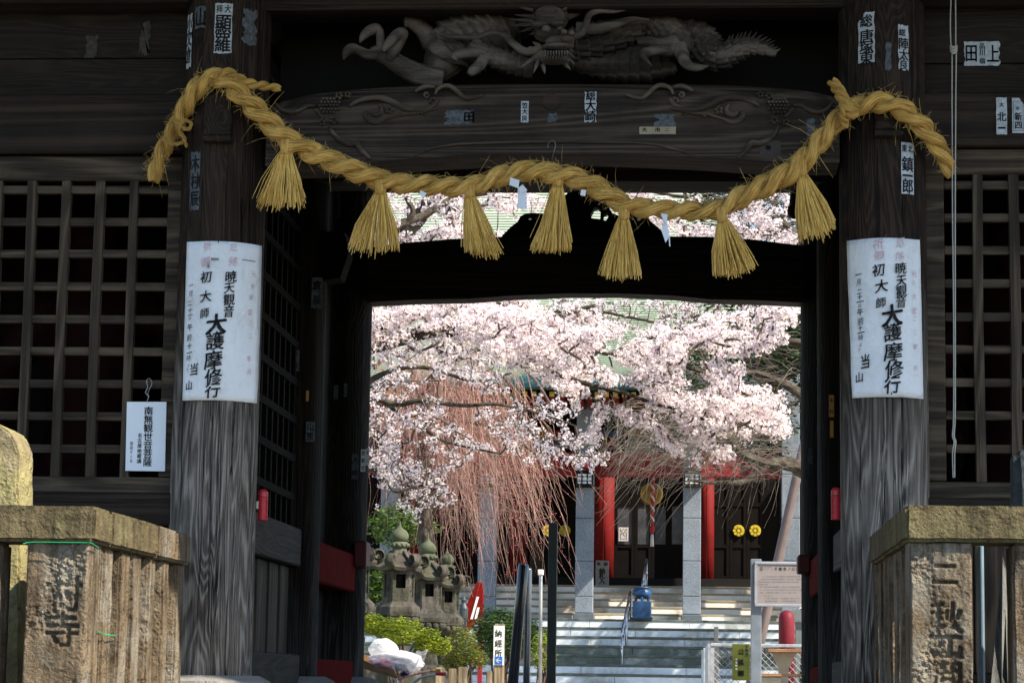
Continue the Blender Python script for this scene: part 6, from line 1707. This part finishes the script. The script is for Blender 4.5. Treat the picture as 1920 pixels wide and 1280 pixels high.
# ------------------------------------------------------------------ trees
BARK = stone('cherry_bark', (.018, .013, .010), (.075, .057, .043), lichen=(.10, .095, .07), lam=.12, scale=14, bump=.6)
TWIG = plain('cherry_twig_bark', (.085, .06, .045), .7, .25, var=.4, scale=20)
PETAL = leafmat('cherry_petal', (.93, .82, .84), (.97, .93, .93), .42, .6)
CALYX = leafmat('cherry_calyx', (.42, .08, .10), (.55, .20, .17), .2)
YLEAF = leafmat('young_cherry_leaf', (.22, .22, .05), (.30, .30, .07), .4)

def inpoly(x, y, poly):
    ins = np.zeros(len(x), bool); n = len(poly); j = n - 1
    for i in range(n):
        xi, yi = poly[i]; xj, yj = poly[j]
        c = ((yi > y) != (yj > y)) & (x < (xj - xi) * (y - yi) / (yj - yi + 1e-12) + xi)
        ins ^= c; j = i
    return ins
def sample_poly(poly, n, Y0, Y1, clump=0.0):
    A = np.array(poly); lo, hi = A.min(0), A.max(0); out = []
    while len(out) < n:
        x = rng.uniform(lo[0], hi[0], n * 2); y = rng.uniform(lo[1], hi[1], n * 2)
        k = inpoly(x, y, poly)
        for a_, b_ in zip(x[k], y[k]):
            if clump and mnoise.noise(Vector((a_ * .012, b_ * .02, Y0))) < rng.uniform(-.5, .5) * clump - .05 * clump: continue
            out.append((a_, b_, rng.uniform(Y0, Y1)))
    return [P(*q) for q in out[:n]]
def clumped(poly, n, Y0, Y1, per=7, sd=8.5, clump=.5):
    cs = sample_poly(poly, max(1, n // per), Y0, Y1, clump); out = []
    for c in cs:
        k = S(c.y); q = rng.poisson(per - 1) + 1
        for _ in range(q): out.append(c + Vector((rng.normal(0, sd * k * 1.15), rng.normal(0, sd * k * 1.2), rng.normal(0, sd * k * .8))))
    return out
def frames(N):
    N = N / np.linalg.norm(N, axis=1, keepdims=True)
    a = np.where(np.abs(N[:, 2:3]) < .9, np.array([[0, 0, 1.0]]), np.array([[1.0, 0, 0]]))
    U = np.cross(a, N); U /= np.linalg.norm(U, axis=1, keepdims=True)
    return U, np.cross(N, U), N
def flowers_mesh(name, centres, nf, rc, fr, leafy=.3):
    C = np.array([list(c) for c in centres]); n = len(C)
    cnt = rng.integers(nf[0], nf[1] + 1, n)
    idx = np.repeat(np.arange(n), cnt); m = len(idx)
    D = rng.normal(size=(m, 3)); D[:, 1] -= .25; D /= np.linalg.norm(D, axis=1, keepdims=True)
    rcl = rng.uniform(rc * .75, rc * 1.25, n)[idx][:, None]
    pos = C[idx] + D * rcl * rng.uniform(.45, 1.0, (m, 1)) * np.array([[1.15, 1, .95]])
    U, Vv, N = frames(D + rng.normal(scale=.35, size=(m, 3)))
    R_ = rng.uniform(fr * .8, fr * 1.15, (m, 1)); cup = rng.uniform(.1, .75, (m, 1))
    ph = rng.uniform(0, 6.28, m)
    vs = []; 
    for p in range(5):
        a = ph + p * 2 * math.pi / 5
        for (da, rr, zz3) in ((0, .12, 0), (-.50, .68, .55), (0, 1.0, 1.0), (.50, .68, .55)):
            ca, sa = np.cos(a + da)[:, None], np.sin(a + da)[:, None]
            vs.append(pos + R_ * (rr * (U * ca + Vv * sa) + N * (zz3 * cup)))
    for (dx, dy) in ((1, 0), (0, 1), (-1, 0), (0, -1)): vs.append(pos + R_ * (.17 * (U * dx + Vv * dy) + N * .10))
    for (dx, dy) in ((1, 0), (0, 1), (-1, 0), (0, -1)): vs.append(pos + R_ * (.22 * (U * dx + Vv * dy) - N * .22))
    k = len(vs); V = np.stack(vs, 1).reshape(-1, 3)
    base = (np.arange(m) * k)[:, None]
    F = np.concatenate([base + np.array([[q * 4, q * 4 + 1, q * 4 + 2, q * 4 + 3]]) for q in range(7)], 0)
    mi = np.concatenate([np.zeros(5 * m), np.ones(2 * m)])
    # young leaves
    nl = int(n * leafy)
    if nl:
        Lc = C[rng.integers(0, n, nl)] + rng.normal(scale=rc * .8, size=(nl, 3)); U, Vv, N = frames(rng.normal(size=(nl, 3)))
        l_ = rng.uniform(.012, .022, (nl, 1)); LV = np.stack([Lc - U * l_, Lc - Vv * l_ * .45, Lc + U * l_, Lc + Vv * l_ * .45], 1).reshape(-1, 3)
        o = len(V); V = np.concatenate([V, LV]); F = np.concatenate([F, o + np.arange(nl * 4).reshape(-1, 4)]); mi = np.concatenate([mi, np.full(nl, 2)])
    return mesh_from(name, V, F, mats=[PETAL, CALYX, YLEAF], mi=mi)
def grow_twigs(m, limb_nodes, pts, r0=.0022, r1=.0016, maxlen=.9, sag=.05):
    """Attach every point to the nearest earlier node; thicker where more hangs on it."""
    nodes = [np.array(q) for q in limb_nodes]; nl = len(nodes)
    LN = np.array(nodes); Q = np.array([list(p) for p in pts])
    d0 = np.array([np.min(np.sum((LN - q) ** 2, 1)) for q in Q]); order = np.argsort(d0)
    buf = np.zeros((nl + len(Q), 3)); buf[:nl] = LN; par = {}; cntn = nl
    for oi in order:
        q = Q[oi]; dd = np.sum((buf[:cntn] - q) ** 2, 1); j = int(np.argmin(dd + .02 * (np.arange(cntn) < nl) * 0))
        par[cntn] = (j, math.sqrt(dd[j])); buf[cntn] = q; cntn += 1
    w = np.ones(cntn)
    for i in range(cntn - 1, nl - 1, -1): w[par[i][0]] += w[i]
    for i in range(nl, cntn):
        j, ln = par[i]
        if ln > maxlen or ln < 1e-4: continue
        a, b = Vector(buf[j]), Vector(buf[i]); mid = a.lerp(b, .5) + Vector((random.uniform(-.1, .1), random.uniform(-.1, .1), random.uniform(-.1, sag * 2))) * ln
        ri = r0 + r1 * math.sqrt(min(w[i], 60)); rj = ri * 1.15
        V, F, uv = tube([a, mid, b], [rj, (ri + rj) / 2, ri], 4, False); m.add(V, F)
def limb(m, pts, n=24, seg=9):
    w, r = pxpath(pts, n); w = [p + Vector((mnoise.noise(p * 3), mnoise.noise(p * 3 + Vector((9, 0, 0))), mnoise.noise(p * 3 + Vector((0, 9, 0))))) * .02 for p in w]
    m.tube(w, r, seg, disp=lambda an, l, q: .12 * math.sin(an * 3 + l * 9) + .08 * math.sin(an * 5 - l * 23)); return [tuple(p) for p in w]

# --- near cherry: its limbs reach in from the left, sunlit spray to the right
ch = thing('cherry_tree', (P(560, 1200, 22.6).x, 22.6, ZC), 'cherry tree in full bright blossom, its limbs reaching in from the left', 'tree', 'cherry trees in blossom')
tm = MB(); nodes = []
xt = P(560, 900, 22.6).x
tr = [Vector((xt - .05, 22.7, ZC)), Vector((xt, 22.65, 2.4)), Vector((xt + .05, 22.6, 3.4)), Vector((xt + .12, 22.55, 4.3)), Vector((xt + .2, 22.6, 5.6)), Vector((xt + .6, 22.9, 7.0))]
ta = smooth_path([(*p, r_) for p, r_ in zip(tr, (.30, .24, .21, .18, .14, .08))], 30)
tm.tube([a[:3] for a in ta], [a[3] for a in ta], 14, disp=lambda an, l, q: .1 * math.sin(an * 3 + l * 3)); tm.build('trunk', BARK, ch, smooth=True)
bm_ = MB()
L1 = [[(560, 690, 22.6, 24), (640, 662, 22.6, 20), (700, 645, 22.6, 17), (760, 632, 22.5, 12), (820, 616, 22.4, 10), (858, 612, 22.3, 9), (895, 628, 22.2, 8), (925, 645, 22.1, 7), (960, 665, 22.0, 6), (1020, 690, 21.9, 5), (1090, 715, 21.8, 4.5), (1170, 735, 21.8, 4), (1260, 765, 21.8, 3), (1350, 795, 21.8, 2)],
      [(600, 680, 22.7, 14), (700, 636, 22.8, 12), (780, 628, 22.8, 10), (850, 626, 22.8, 8), (930, 630, 22.7, 6), (1010, 640, 22.6, 5), (1100, 655, 22.5, 4), (1200, 672, 22.4, 4), (1290, 690, 22.4, 3.4), (1400, 740, 22.4, 2.4), (1470, 775, 22.4, 1.6)],
      [(640, 662, 22.6, 12), (740, 600, 23.0, 8), (850, 575, 23.2, 6), (960, 572, 23.2, 5), (1060, 595, 23.2, 4.5), (1130, 605, 23.2, 3.5)],
      [(1000, 640, 22.6, 4), (1060, 590, 22.9, 4.5), (1080, 583, 23, 4.5), (1115, 574, 23, 4)],
      [(1150, 660, 22.4, 4), (1230, 630, 22.6, 4), (1320, 610, 22.8, 3), (1400, 600, 22.8, 2.4), (1480, 575, 22.8, 2)],
      [(560, 620, 22.6, 14), (640, 520, 23, 11), (720, 440, 23.4, 9), (800, 400, 23.6, 7), (860, 370, 23.8, 6), (940, 360, 24, 4)],
      [(760, 420, 23.5, 5), (775, 395, 23.5, 5), (760, 370, 23.5, 4)],
      [(850, 390, 23.7, 9), (840, 410, 23.7, 8), (838, 425, 23.7, 5)],
      [(940, 360, 24, 4), (1060, 345, 24.2, 4), (1180, 352, 24.2, 3.5), (1290, 372, 24.2, 3), (1400, 400, 24.2, 2)]]
for p in L1: bm_ = MB(); nodes += limb(bm_, p, 40); bm_.build('branch', BARK, ch, smooth=True)
POLY_A = [(850, 598), (926, 582), (1011, 588), (1090, 610), (1154, 606), (1239, 619), (1323, 598), (1440, 572), (1496, 566), (1496, 634), (1407, 655), (1386, 700), (1348, 690), (1380, 715), (1450, 745), (1495, 788), (1458, 815), (1386, 796), (1302, 796), (1251, 762), (1196, 790), (1133, 758), (1095, 745), (1027, 720), (960, 682), (901, 640)]
pts = clumped(POLY_A, 2500, 21.3, 23.0, 7, 7.5, .7)
pts += clumped([(930, 600), (1240, 625), (1330, 700), (1240, 760), (1130, 750), (990, 680)], 330, 21.6, 22.8, 6, 7, .3)
pts += clumped([(1250, 740), (1400, 740), (1494, 790), (1460, 812), (1300, 796)], 110, 21.5, 22.6, 6, 6, .2)
POLY_B = [(695, 562), (960, 556), (1010, 590), (960, 640), (880, 640), (800, 606), (740, 628), (695, 640)]
pts += clumped(POLY_B, 800, 22.2, 24.0, 6, 7, .8)
pts += sample_poly([(695, 600), (900, 640), (960, 690), (900, 720), (800, 680), (695, 690)], 200, 23.4, 25.0, .9)
pts += sample_poly([(900, 600), (1120, 640), (1100, 740), (980, 690)], 240, 22.6, 24.0, .4)
for (x, y, n_) in [(1122, 772, 8), (1118, 790, 9), (1120, 804, 9), (1116, 818, 7), (1130, 762, 7), (1240, 822, 9), (1252, 830, 9), (1266, 838, 8), (1276, 846, 6), (1238, 806, 5), (1300, 808, 12), (1312, 820, 10), (1322, 832, 10), (1336, 842, 10), (1352, 850, 9), (1362, 846, 7), (1330, 822, 8), (1285, 800, 9), (1210, 798, 7), (1220, 792, 7), (1306, 858, 5), (1372, 802, 8), (1350, 806, 8), (1395, 812, 7), (1166, 770, 8), (1180, 786, 9), (1385, 690, 9), (1380, 705, 6), (1090, 752, 5), (1470, 806, 9), (1430, 800, 9)]:
    for i in range(n_ ): pts.append(P(x + rng.normal(0, 6), y + rng.normal(0, 5), 21.9 + rng.normal(0, .12)))
pts += clumped([(500, 430), (640, 420), (735, 350), (735, 450), (700, 560), (695, 690), (560, 700)], 620, 21.8, 24.0, 6, 8, .5)
for k_ in range(150):
    ln_ = L1[k_ % 3]; j_ = rng.integers(1, min(8, len(ln_) - 1)); t_ = rng.uniform(); a_, b_ = ln_[j_], ln_[j_ + 1] if j_ + 1 < len(ln_) else ln_[j_]
    for _ in range(3): pts.append(P(a_[0] + (b_[0] - a_[0]) * t_ + rng.normal(0, 7), a_[1] + (b_[1] - a_[1]) * t_ + rng.normal(-2, 9), a_[2] - rng.uniform(.08, .3)))
# upper window
pts += clumped([(735, 340), (960, 340), (1010, 380), (960, 440), (935, 452), (745, 460)], 520, 23.2, 24.6, 6, 7, .6)
pts += clumped([(1120, 335), (1330, 335), (1440, 350), (1400, 380), (1470, 430), (1500, 450), (1240, 446), (1120, 400)], 560, 23.4, 24.6, 6, 7, .6)
pts += sample_poly([(1380, 340), (1500, 340), (1500, 420), (1400, 400)], 60, 23.4, 24.6)
tw = MB(); grow_twigs(tw, nodes, pts, .0020, .0014); tag(tw.build('twigs', TWIG, ch), kind='stuff')
tag(obj('blossom', flowers_mesh('blossom', pts, (9, 15), .046, .0155, .5), ch), kind='stuff')

# --- second cherry, lower left, in the shade of an unseen crown added above
c2 = thing('cherry_tree', (P(600, 1200, 26.5).x, 26.5, ZC), 'shaded cherry tree with thin mauve-white blossom, behind and below the bright one', 'tree', 'cherry trees in blossom')
xt = P(600, 900, 26.5).x; tm = MB()
ta = smooth_path([(xt - .1, 26.6, ZC, .24), (xt, 26.5, 2.6, .19), (xt + .05, 26.5, 4.0, .16), (xt + .5, 26.2, 5.8, .12), (xt + 1.8, 25.6, 7.2, .09), (xt + 3.6, 25.0, 7.8, .06), (xt + 5.0, 24.6, 7.9, .04)], 40)
tm.tube([a[:3] for a in ta], [a[3] for a in ta], 12); tm.build('trunk', BARK, c2, smooth=True)
bm_ = MB(); nodes = [tuple(a[:3]) for a in ta[20:]]
L2 = [[(600, 760, 26.5, 12), (700, 750, 26.2, 6), (740, 757, 26.1, 5.5), (790, 752, 26, 5), (850, 758, 25.9, 4), (920, 758, 25.8, 3), (1000, 770, 25.8, 2.2), (1080, 800, 25.8, 1.6)],
      [(600, 760, 26.5, 8), (700, 748, 26.4, 4.5), (760, 785, 26.4, 3.5), (800, 810, 26.4, 3), (850, 830, 26.4, 2.5), (940, 850, 26.4, 2)],
      [(640, 755, 26.4, 8), (720, 700, 26.4, 5), (800, 690, 26.4, 4), (890, 715, 26.3, 3), (960, 700, 26.3, 2)],
      [(600, 900, 26.5, 8), (700, 880, 26.2, 4), (740, 920, 26.2, 3), (775, 912, 26.2, 2.5), (820, 905, 26.2, 2.2), (840, 920, 26.2, 2)],
      [(1005, 590, 26.3, 3), (1100, 580, 26.4, 3), (1200, 600, 26.4, 2.6), (1300, 620, 26.4, 2)]]
for p in L2: bm_ = MB(); nodes += limb(bm_, p, 36); bm_.build('branch', BARK, c2, smooth=True)
pts = clumped([(695, 640), (760, 650), (900, 660), (965, 740), (1060, 745), (1105, 800), (1130, 850), (1060, 878), (960, 862), (870, 880), (830, 900), (695, 960)], 820, 25.2, 27.4, 5, 7, 1.0)
pts += sample_poly([(695, 840), (800, 870), (860, 940), (780, 960), (800, 1010), (740, 940), (695, 960)], 150, 25.6, 26.8, .8)
pts += clumped([(540, 690), (695, 640), (695, 940), (600, 900)], 260, 25.2, 27.2, 5, 7, .6)
pts += sample_poly([(1000, 560), (1495, 560), (1495, 600), (1300, 640), (1100, 610)], 330, 25.4, 27.2, .9)
pts += sample_poly([(1085, 800), (1140, 850), (1150, 890), (1080, 880)], 26, 25.4, 26.4)
tw = MB(); grow_twigs(tw, nodes, pts, .0022, .0014); tag(tw.build('twigs', TWIG, c2), kind='stuff')
# unseen crown added above the lintel to shade the lower blossom
cr = np.array([1.9, 24.3, 7.7]) + rng.normal(size=(1500, 3)) * np.array([[1.15, .75, .35]])
allp = list(pts) + [Vector(q) for q in cr]
tag(obj('blossom', flowers_mesh('blossom', allp, (6, 10), .042, .0145, .35), c2), kind='stuff')

# --- weeping cherry in bud
WT = plain('weeping_twig_bark', (.20, .11, .085), .7, .25, var=.45, scale=14, c2=(.44, .28, .22))
BUD = leafmat('crimson_buds', (.42, .05, .07), (.62, .14, .16), .25)
wp = thing('weeping_cherry', (P(800, 1200, 33.6).x, 33.6, ZC), 'weeping cherry with long hanging red-brown twigs and crimson buds', 'tree')
xt = P(800, 800, 33.6).x; tm = MB()
ta = smooth_path([(xt, 33.7, ZC, .15), (xt + .05, 33.6, 3.0, .12), (xt - .05, 33.6, 4.6, .10), (xt + .05, 33.5, 5.6, .08), (xt + .4, 33.3, 6.2, .05)], 30)
tm.tube([a[:3] for a in ta], [a[3] for a in ta], 10); tm.build('trunk', BARK, wp, smooth=True)
bm_ = MB()
for p in ([(800, 780, 33.6, 10), (840, 690, 33.5, 7), (900, 655, 33.3, 5), (960, 670, 33.2, 4), (1010, 720, 33.1, 3), (1050, 790, 33, 2)], [(800, 780, 33.6, 9), (770, 690, 33.8, 6), (735, 660, 34, 4), (700, 690, 34, 3)], [(800, 800, 33.6, 8), (860, 720, 33.9, 5), (930, 700, 34.1, 4), (980, 750, 34.2, 3)], [(800, 840, 33.5, 7), (850, 790, 33, 5), (920, 800, 32.8, 4), (990, 840, 32.7, 3), (1060, 900, 32.6, 2)]):
    bm_ = MB(); limb(bm_, p, 30); bm_.build('branch', TWIG, wp, smooth=True)
tw = MB(); bc = []
def droop(m, sx, sy, ex, ey, Y, r, n=14, buds=True, lift=.35, curl=.0):
    pts = []
    Y1 = Y + rng.normal(0, .35)
    j1, j2, f1, f2 = rng.normal(0, 5), rng.normal(0, 4), rng.uniform(3, 6), rng.uniform(5, 9)
    for t in np.linspace(0, 1, n):
        x = sx + (ex - sx) * (t ** .72) + j1 * math.sin(t * f1) + j2 * math.sin(t * f2)
        y = sy + (ey - sy) * (t ** 1.5) - lift * 60 * math.sin(math.pi * min(1, t * 1.6)) * (t < .63) - curl * 40 * max(0, t - .75) ** 1.3 * 6
        pts.append(P(x, y, Y + (Y1 - Y) * t))
    V, F, uv = tube(pts, [r * (1 - .65 * i / n) for i in range(n)], 3, False); m.add(V, F)
    return pts
def weep(m, sx, sy, dx, ey, Y, r, n=20):
    """A shoot that arches out, then hangs; dx is the sideways throw."""
    pts = []; Y1 = Y + rng.normal(0, .4); ph, am, fq = rng.uniform(0, 6.3), rng.uniform(5, 22), rng.uniform(2.5, 9)
    rise = rng.uniform(10, 45); pw = rng.uniform(1.15, 1.9); px_ = rng.uniform(.55, 1.3); sway = rng.normal(0, 24); a2, p2, f2 = rng.uniform(0, 6), rng.uniform(0, 6.3), rng.uniform(9, 16)
    for t in np.linspace(0, 1, n):
        x = sx + dx * t ** px_ + am * (math.sin(ph + t * fq) - math.sin(ph)) * t + a2 * math.sin(p2 + t * f2) * t + sway * t * t
        y = sy - rise * math.sin(math.pi * min(1, t * 2.2)) * (t < .4545) + (ey - sy) * t ** pw
        pts.append(P(x, y, Y + (Y1 - Y) * t))
    V, F, uv = tube(pts, [r * (1 - .72 * i / n) for i in range(n)], 3, False); m.add(V, F)
    return pts
for i in range(720):
    g = rng.uniform()
    if g < .5:             # dense rounded head on the left
        sx, sy = rng.uniform(705, 910), rng.uniform(655, 830); dx = rng.normal(12, 45); ey = sy + rng.uniform(70, 220)
    else:                  # shoots thrown out to the lower right
        sx = rng.uniform(790, 960); sy = 690 + rng.uniform(0, 170); dx = rng.uniform(-10, 150) * (.45 + (sx - 790) / 300); ey = sy + rng.uniform(140, 320)
        ey = min(ey, 1120); dx = min(dx, (1160 if rng.uniform() < .12 else 1085) - sx)
    pts = weep(tw, sx, sy, dx, ey, rng.uniform(32.2, 34.8), rng.uniform(.0022, .0052))
    if g < .5:
        for q in pts[:14]:
            if rng.uniform() < .3: bc.append(q + Vector(rng.normal(0, .03, 3)))
    for q in pts[3:]:
        if rng.uniform() < .26: bc.append(q + Vector(rng.normal(0, .02, 3)))
    for _ in range(rng.integers(0, 4)):
        j = rng.integers(3, 15); a = pts[j]
        b = a + Vector((rng.normal(.08, .18), rng.normal(0, .15), -rng.uniform(.05, .5))); mid = a.lerp(b, .4) + Vector(((b.x - a.x) * .4, 0, rng.uniform(.0, .12)))
        V, F, uv = tube([a, mid, b], [.003, .0026, .0016], 3, False); tw.add(V, F)
        if rng.uniform() < .7: bc.append(b)
tag(tw.build('hanging_twigs', WT, wp), kind='stuff')
B = np.array([list(b) for b in bc]); n = len(B); U, Vv, N = frames(rng.normal(size=(n, 3))); s_ = rng.uniform(.006, .013, (n, 1))
V = np.stack([B - U * s_, B - Vv * s_ * .7, B + U * s_, B + Vv * s_ * .7, B + N * s_, B - N * s_], 1).reshape(-1, 3); b0 = (np.arange(n) * 6)[:, None]
F = np.concatenate([b0 + np.array([t]) for t in ([0, 1, 4], [1, 2, 4], [2, 3, 4], [3, 0, 4], [1, 0, 5], [2, 1, 5], [3, 2, 5], [0, 3, 5])])
tag(obj('buds', mesh_from('buds', V, F, BUD), wp), kind='stuff')

# --- bare tree at the right with sweeping grey twigs
GT = plain('grey_bare_twig', (.10, .085, .07), .7, .25, var=.45, scale=8, c2=(.24, .20, .155))
bt = thing('bare_tree', (P(1530, 1200, 30.5).x, 30.5, ZC), 'bare tree with a tangle of sweeping grey-brown twigs at the right', 'tree')
xt = P(1530, 900, 30.5).x; tm = MB()
ta = smooth_path([(xt, 30.5, ZC, .22), (xt + .05, 30.5, 3.2, .18), (xt, 30.5, 4.6, .15), (xt + .2, 30.6, 6.5, .1)], 30)
tm.tube([a[:3] for a in ta], [a[3] for a in ta], 12); tm.build('trunk', BARK, bt, smooth=True)
bm_ = MB(); bn = []
for p in ([(1530, 900, 30.5, 16), (1480, 870, 30.3, 13), (1430, 868, 30.1, 10), (1390, 850, 30, 8), (1360, 815, 29.9, 6), (1320, 790, 29.8, 4), (1250, 780, 29.7, 3)], [(1530, 760, 30.5, 12), (1470, 720, 30.3, 8), (1420, 700, 30.2, 6), (1370, 705, 30, 4), (1300, 740, 29.8, 3)], [(1530, 650, 30.6, 12), (1480, 640, 30.6, 7), (1400, 620, 30.6, 5), (1320, 640, 30.4, 3)], [(1440, 868, 30.1, 7), (1400, 900, 30, 6), (1350, 905, 29.8, 4), (1290, 900, 29.6, 3)], [(1530, 480, 30.6, 12), (1470, 420, 30.6, 6), (1420, 390, 30.6, 4)]):
    bm_ = MB(); bn += limb(bm_, p, 30); bm_.build('branch', BARK, bt, smooth=True)
tw = MB()
for i in range(330):
    kx = rng.uniform()
    sx, sy = rng.uniform(1150, 1500), rng.uniform(740, 850)
    ex = sx - rng.uniform(20, 220); ey = sy + rng.uniform(30, 190) * (1.0 if sx > 1250 else .6)
    if ex < 1110: ex = 1110 + rng.uniform(0, 60)
    droop(tw, sx, sy, ex, min(ey, 1040), rng.uniform(28.8, 31.0), rng.uniform(.0022, .0052), 12, False, .1, rng.uniform(0, 1.4))
for i in range(420):
    sx, sy = rng.uniform(1300, 1510), rng.uniform(600, 900); an = rng.uniform(2.2, 4.2); ln = rng.uniform(40, 170)
    ex, ey = sx + math.cos(an) * ln, sy + math.sin(an) * ln * .7
    droop(tw, sx, sy, ex, ey, rng.uniform(29, 31.5), rng.uniform(.0018, .0042), 8, False, rng.uniform(-.2, .3))
for i in range(170):
    sx, sy = rng.uniform(1360, 1510), rng.uniform(350, 450); an = rng.uniform(2.5, 4.0); ln = rng.uniform(40, 130)
    droop(tw, sx, sy, sx + math.cos(an) * ln, sy + math.sin(an) * ln * .6, rng.uniform(29, 31.5), rng.uniform(.0018, .0042), 8, False, .1)
for i in range(120):
    sx, sy = rng.uniform(1020, 1260), rng.uniform(560, 640); an = rng.uniform(.2, 1.2); ln = rng.uniform(40, 130)
    droop(tw, sx, sy, sx + math.cos(an) * ln, sy + math.sin(an) * ln * .8, rng.uniform(27, 29), rng.uniform(.0018, .0042), 8, False, .1)
tag(tw.build('twigs', GT, bt), kind='stuff')

# --- leafy plants
def leaf_cloud(n, c, rad, size, bias=None, shell=.55, flat=0.0):
    D = rng.normal(size=(n, 3)); D /= np.linalg.norm(D, axis=1, keepdims=True)
    rr = shell + (1 - shell) * rng.uniform(size=(n, 1)) ** .7
    lump = np.array([1 + .28 * mnoise.noise(Vector(d) * 2.3 + Vector(c)) + .16 * mnoise.noise(Vector(d) * 6) for d in D])[:, None]
    C = np.array([list(c)]) + D * rr * lump * np.array([rad])
    U, Vv, N = frames(D * .8 + rng.normal(scale=.7, size=(n, 3)) + np.array([[0, 0, flat]]))
    s_ = rng.uniform(size * .65, size * 1.3, (n, 1)); bend = N * s_ * .25
    V = np.stack([C - U * s_, C - Vv * s_ * .42 + bend * .5, C + U * s_, C + Vv * s_ * .42 + bend * .5], 1).reshape(-1, 3)
    return V, np.arange(n * 4).reshape(-1, 4)
def shrub(name, label, cat, px, py, Y, rpx, mats, n, size, stems=True, shell=.45, stalk=None, extra=None):
    c = P(px, py, Y); k = S(Y); rad = (rpx[0] * k, rpx[2] * k, rpx[1] * k)
    s = thing(name, (c.x, Y, ZC), label, cat)
    parts = []; mi = []; V = np.zeros((0, 3)); F = np.zeros((0, 4), int)
    blobs = [(c, rad, 1.0)] + [(P(a_, b_, Y + d_), (q_ * k, q_ * k, q_ * .8 * k), f_) for a_, b_, d_, q_, f_ in (extra or [])]
    for cc, rr, fr in blobs:
        V1, F1 = leaf_cloud(int(n * fr), cc, rr, size, shell=shell); F = np.concatenate([F, F1 + len(V)]); V = np.concatenate([V, V1])
    mi = rng.integers(0, len(mats), len(F))
    tag(obj('foliage', mesh_from('foliage', V, F, mats=mats, mi=mi), s), kind='stuff')
    m = MB()
    for i in range(14):
        a = rng.uniform(0, 6.28); q = rng.uniform(.2, .8)
        cc, rr, fr = blobs[i % len(blobs)]
        e = Vector((cc.x + rr[0] * q * math.cos(a), cc.y + rr[1] * q * math.sin(a), cc.z + rr[2] * rng.uniform(-.2, .7)))
        b = Vector((c.x + rng.normal(0, .05), Y + rng.normal(0, .05), ZC + .002)); m.tube([b, b.lerp(e, .5) + Vector((0, 0, .05)), e], [stalk or .016, (stalk or .016) * .7, .005], 5, True)
    m.build('stems', TWIG, s)
    return s
YG1 = leafmat('yellow_green_leaf', (.20, .28, .015), (.33, .40, .03), .4); YG2 = leafmat('lime_leaf', (.28, .34, .02), (.42, .45, .05), .4); YG3 = leafmat('mid_green_leaf', (.08, .14, .012), (.14, .20, .02), .35)
DG1 = leafmat('dark_evergreen_leaf', (.014, .035, .008), (.035, .07, .012), .2); DG2 = leafmat('deep_evergreen_leaf', (.008, .02, .006), (.02, .04, .01), .2); DG3 = leafmat('glossy_green_leaf', (.03, .08, .012), (.07, .15, .02), .25, .4)
BG1 = leafmat('bronze_green_leaf', (.10, .09, .015), (.17, .15, .03), .3); BG2 = leafmat('olive_leaf', (.12, .14, .02), (.20, .20, .03), .3)
shrub('azalea_bush', 'bright yellow-green bush in front of the stone lanterns', 'bush', 745, 1182, 26.5, (48, 26, 60), [YG1, YG2, YG2, YG3], 2600, .020, extra=[(700, 1170, 0, 26, .5), (800, 1200, .1, 30, .5), (826, 1210, .1, 22, .3)])
shrub('clipped_bush', 'dark green rounded bush right of the lanterns', 'bush', 942, 1188, 30.0, (66, 48, 60), [DG1, DG1, DG3], 5600, .022, extra=[(1000, 1195, 0, 34, .35)])
shrub('bronze_bush', 'bronze-green feathery bush between the lanterns and the sign post', 'bush', 868, 1210, 27.0, (32, 40, 50), [BG1, BG2, YG3], 2200, .016, extra=[(850, 1240, 0, 26, .4), (895, 1235, 0, 24, .3)])
shrub('low_hedge', 'sunlit yellow-green shrub behind the thin steel post', 'bush', 1018, 1222, 27.5, (24, 42, 40), [YG3, BG2, YG1], 1100, .018)
shrub('evergreen_shrub', 'glossy green shrub rising behind the stone lanterns', 'bush', 752, 985, 36.0, (66, 42, 60), [DG3, DG1, YG3], 2600, .035, extra=[(715, 1080, 0, 36, .5), (700, 1110, 0, 30, .4)])
# dark evergreens behind the bare tree and beside the hall
def evergreen(px, py, Y, rad, label, n, size, tx=None):
    c = P(px, py, Y); X0 = P(tx, py, Y).x if tx else c.x; t = thing('evergreen_tree', (X0, Y, ZC), label, 'tree', 'dark evergreen trees')
    V = np.zeros((0, 3)); F = np.zeros((0, 4), int); m = MB()
    m.tube([(X0, Y, ZC), (X0 + .05, Y, c.z * .55), (X0, Y, c.z - rad[2] * .2), (c.x, Y, c.z + rad[2] * .5)], [.26, .2, .14, .06], 10)
    for i in range(16):
        d = rng.normal(size=3); d /= np.linalg.norm(d); d *= .68
        cc = Vector((c.x + d[0] * rad[0], c.y + d[1] * rad[1], c.z + d[2] * rad[2])); q = rng.uniform(.36, .55)
        V1, F1 = leaf_cloud(n // 16, cc, (rad[0] * q, rad[1] * q, rad[2] * q * .8), size, shell=.3, flat=.5); F = np.concatenate([F, F1 + len(V)]); V = np.concatenate([V, V1])
        b = Vector((c.x, Y, c.z - rad[2] * .4 + d[2])); m.tube([b, b.lerp(cc, .6), cc], [.06, .04, .015], 6)
    m.build('trunk', BARK, t, smooth=True)
    tag(obj('crown', mesh_from('crown', V, F, mats=[DG1, DG2, DG2], mi=rng.integers(0, 3, len(F))), t), kind='stuff')
evergreen(1430, 640, 43.5, (1.7, 1.3, 2.3), 'dark evergreen tree behind the bare twigs at the right', 9000, .06, 1560)
evergreen(1470, 420, 45, (1.9, 1.4, 1.9), 'dark evergreen crown showing in the upper right of the opening', 7000, .06, 1600)
evergreen(1715, 700, 45.3, (2.5, 1.9, 2.0), 'dark evergreen tree at the right edge of the opening beside the hall stairs', 11000, .075)
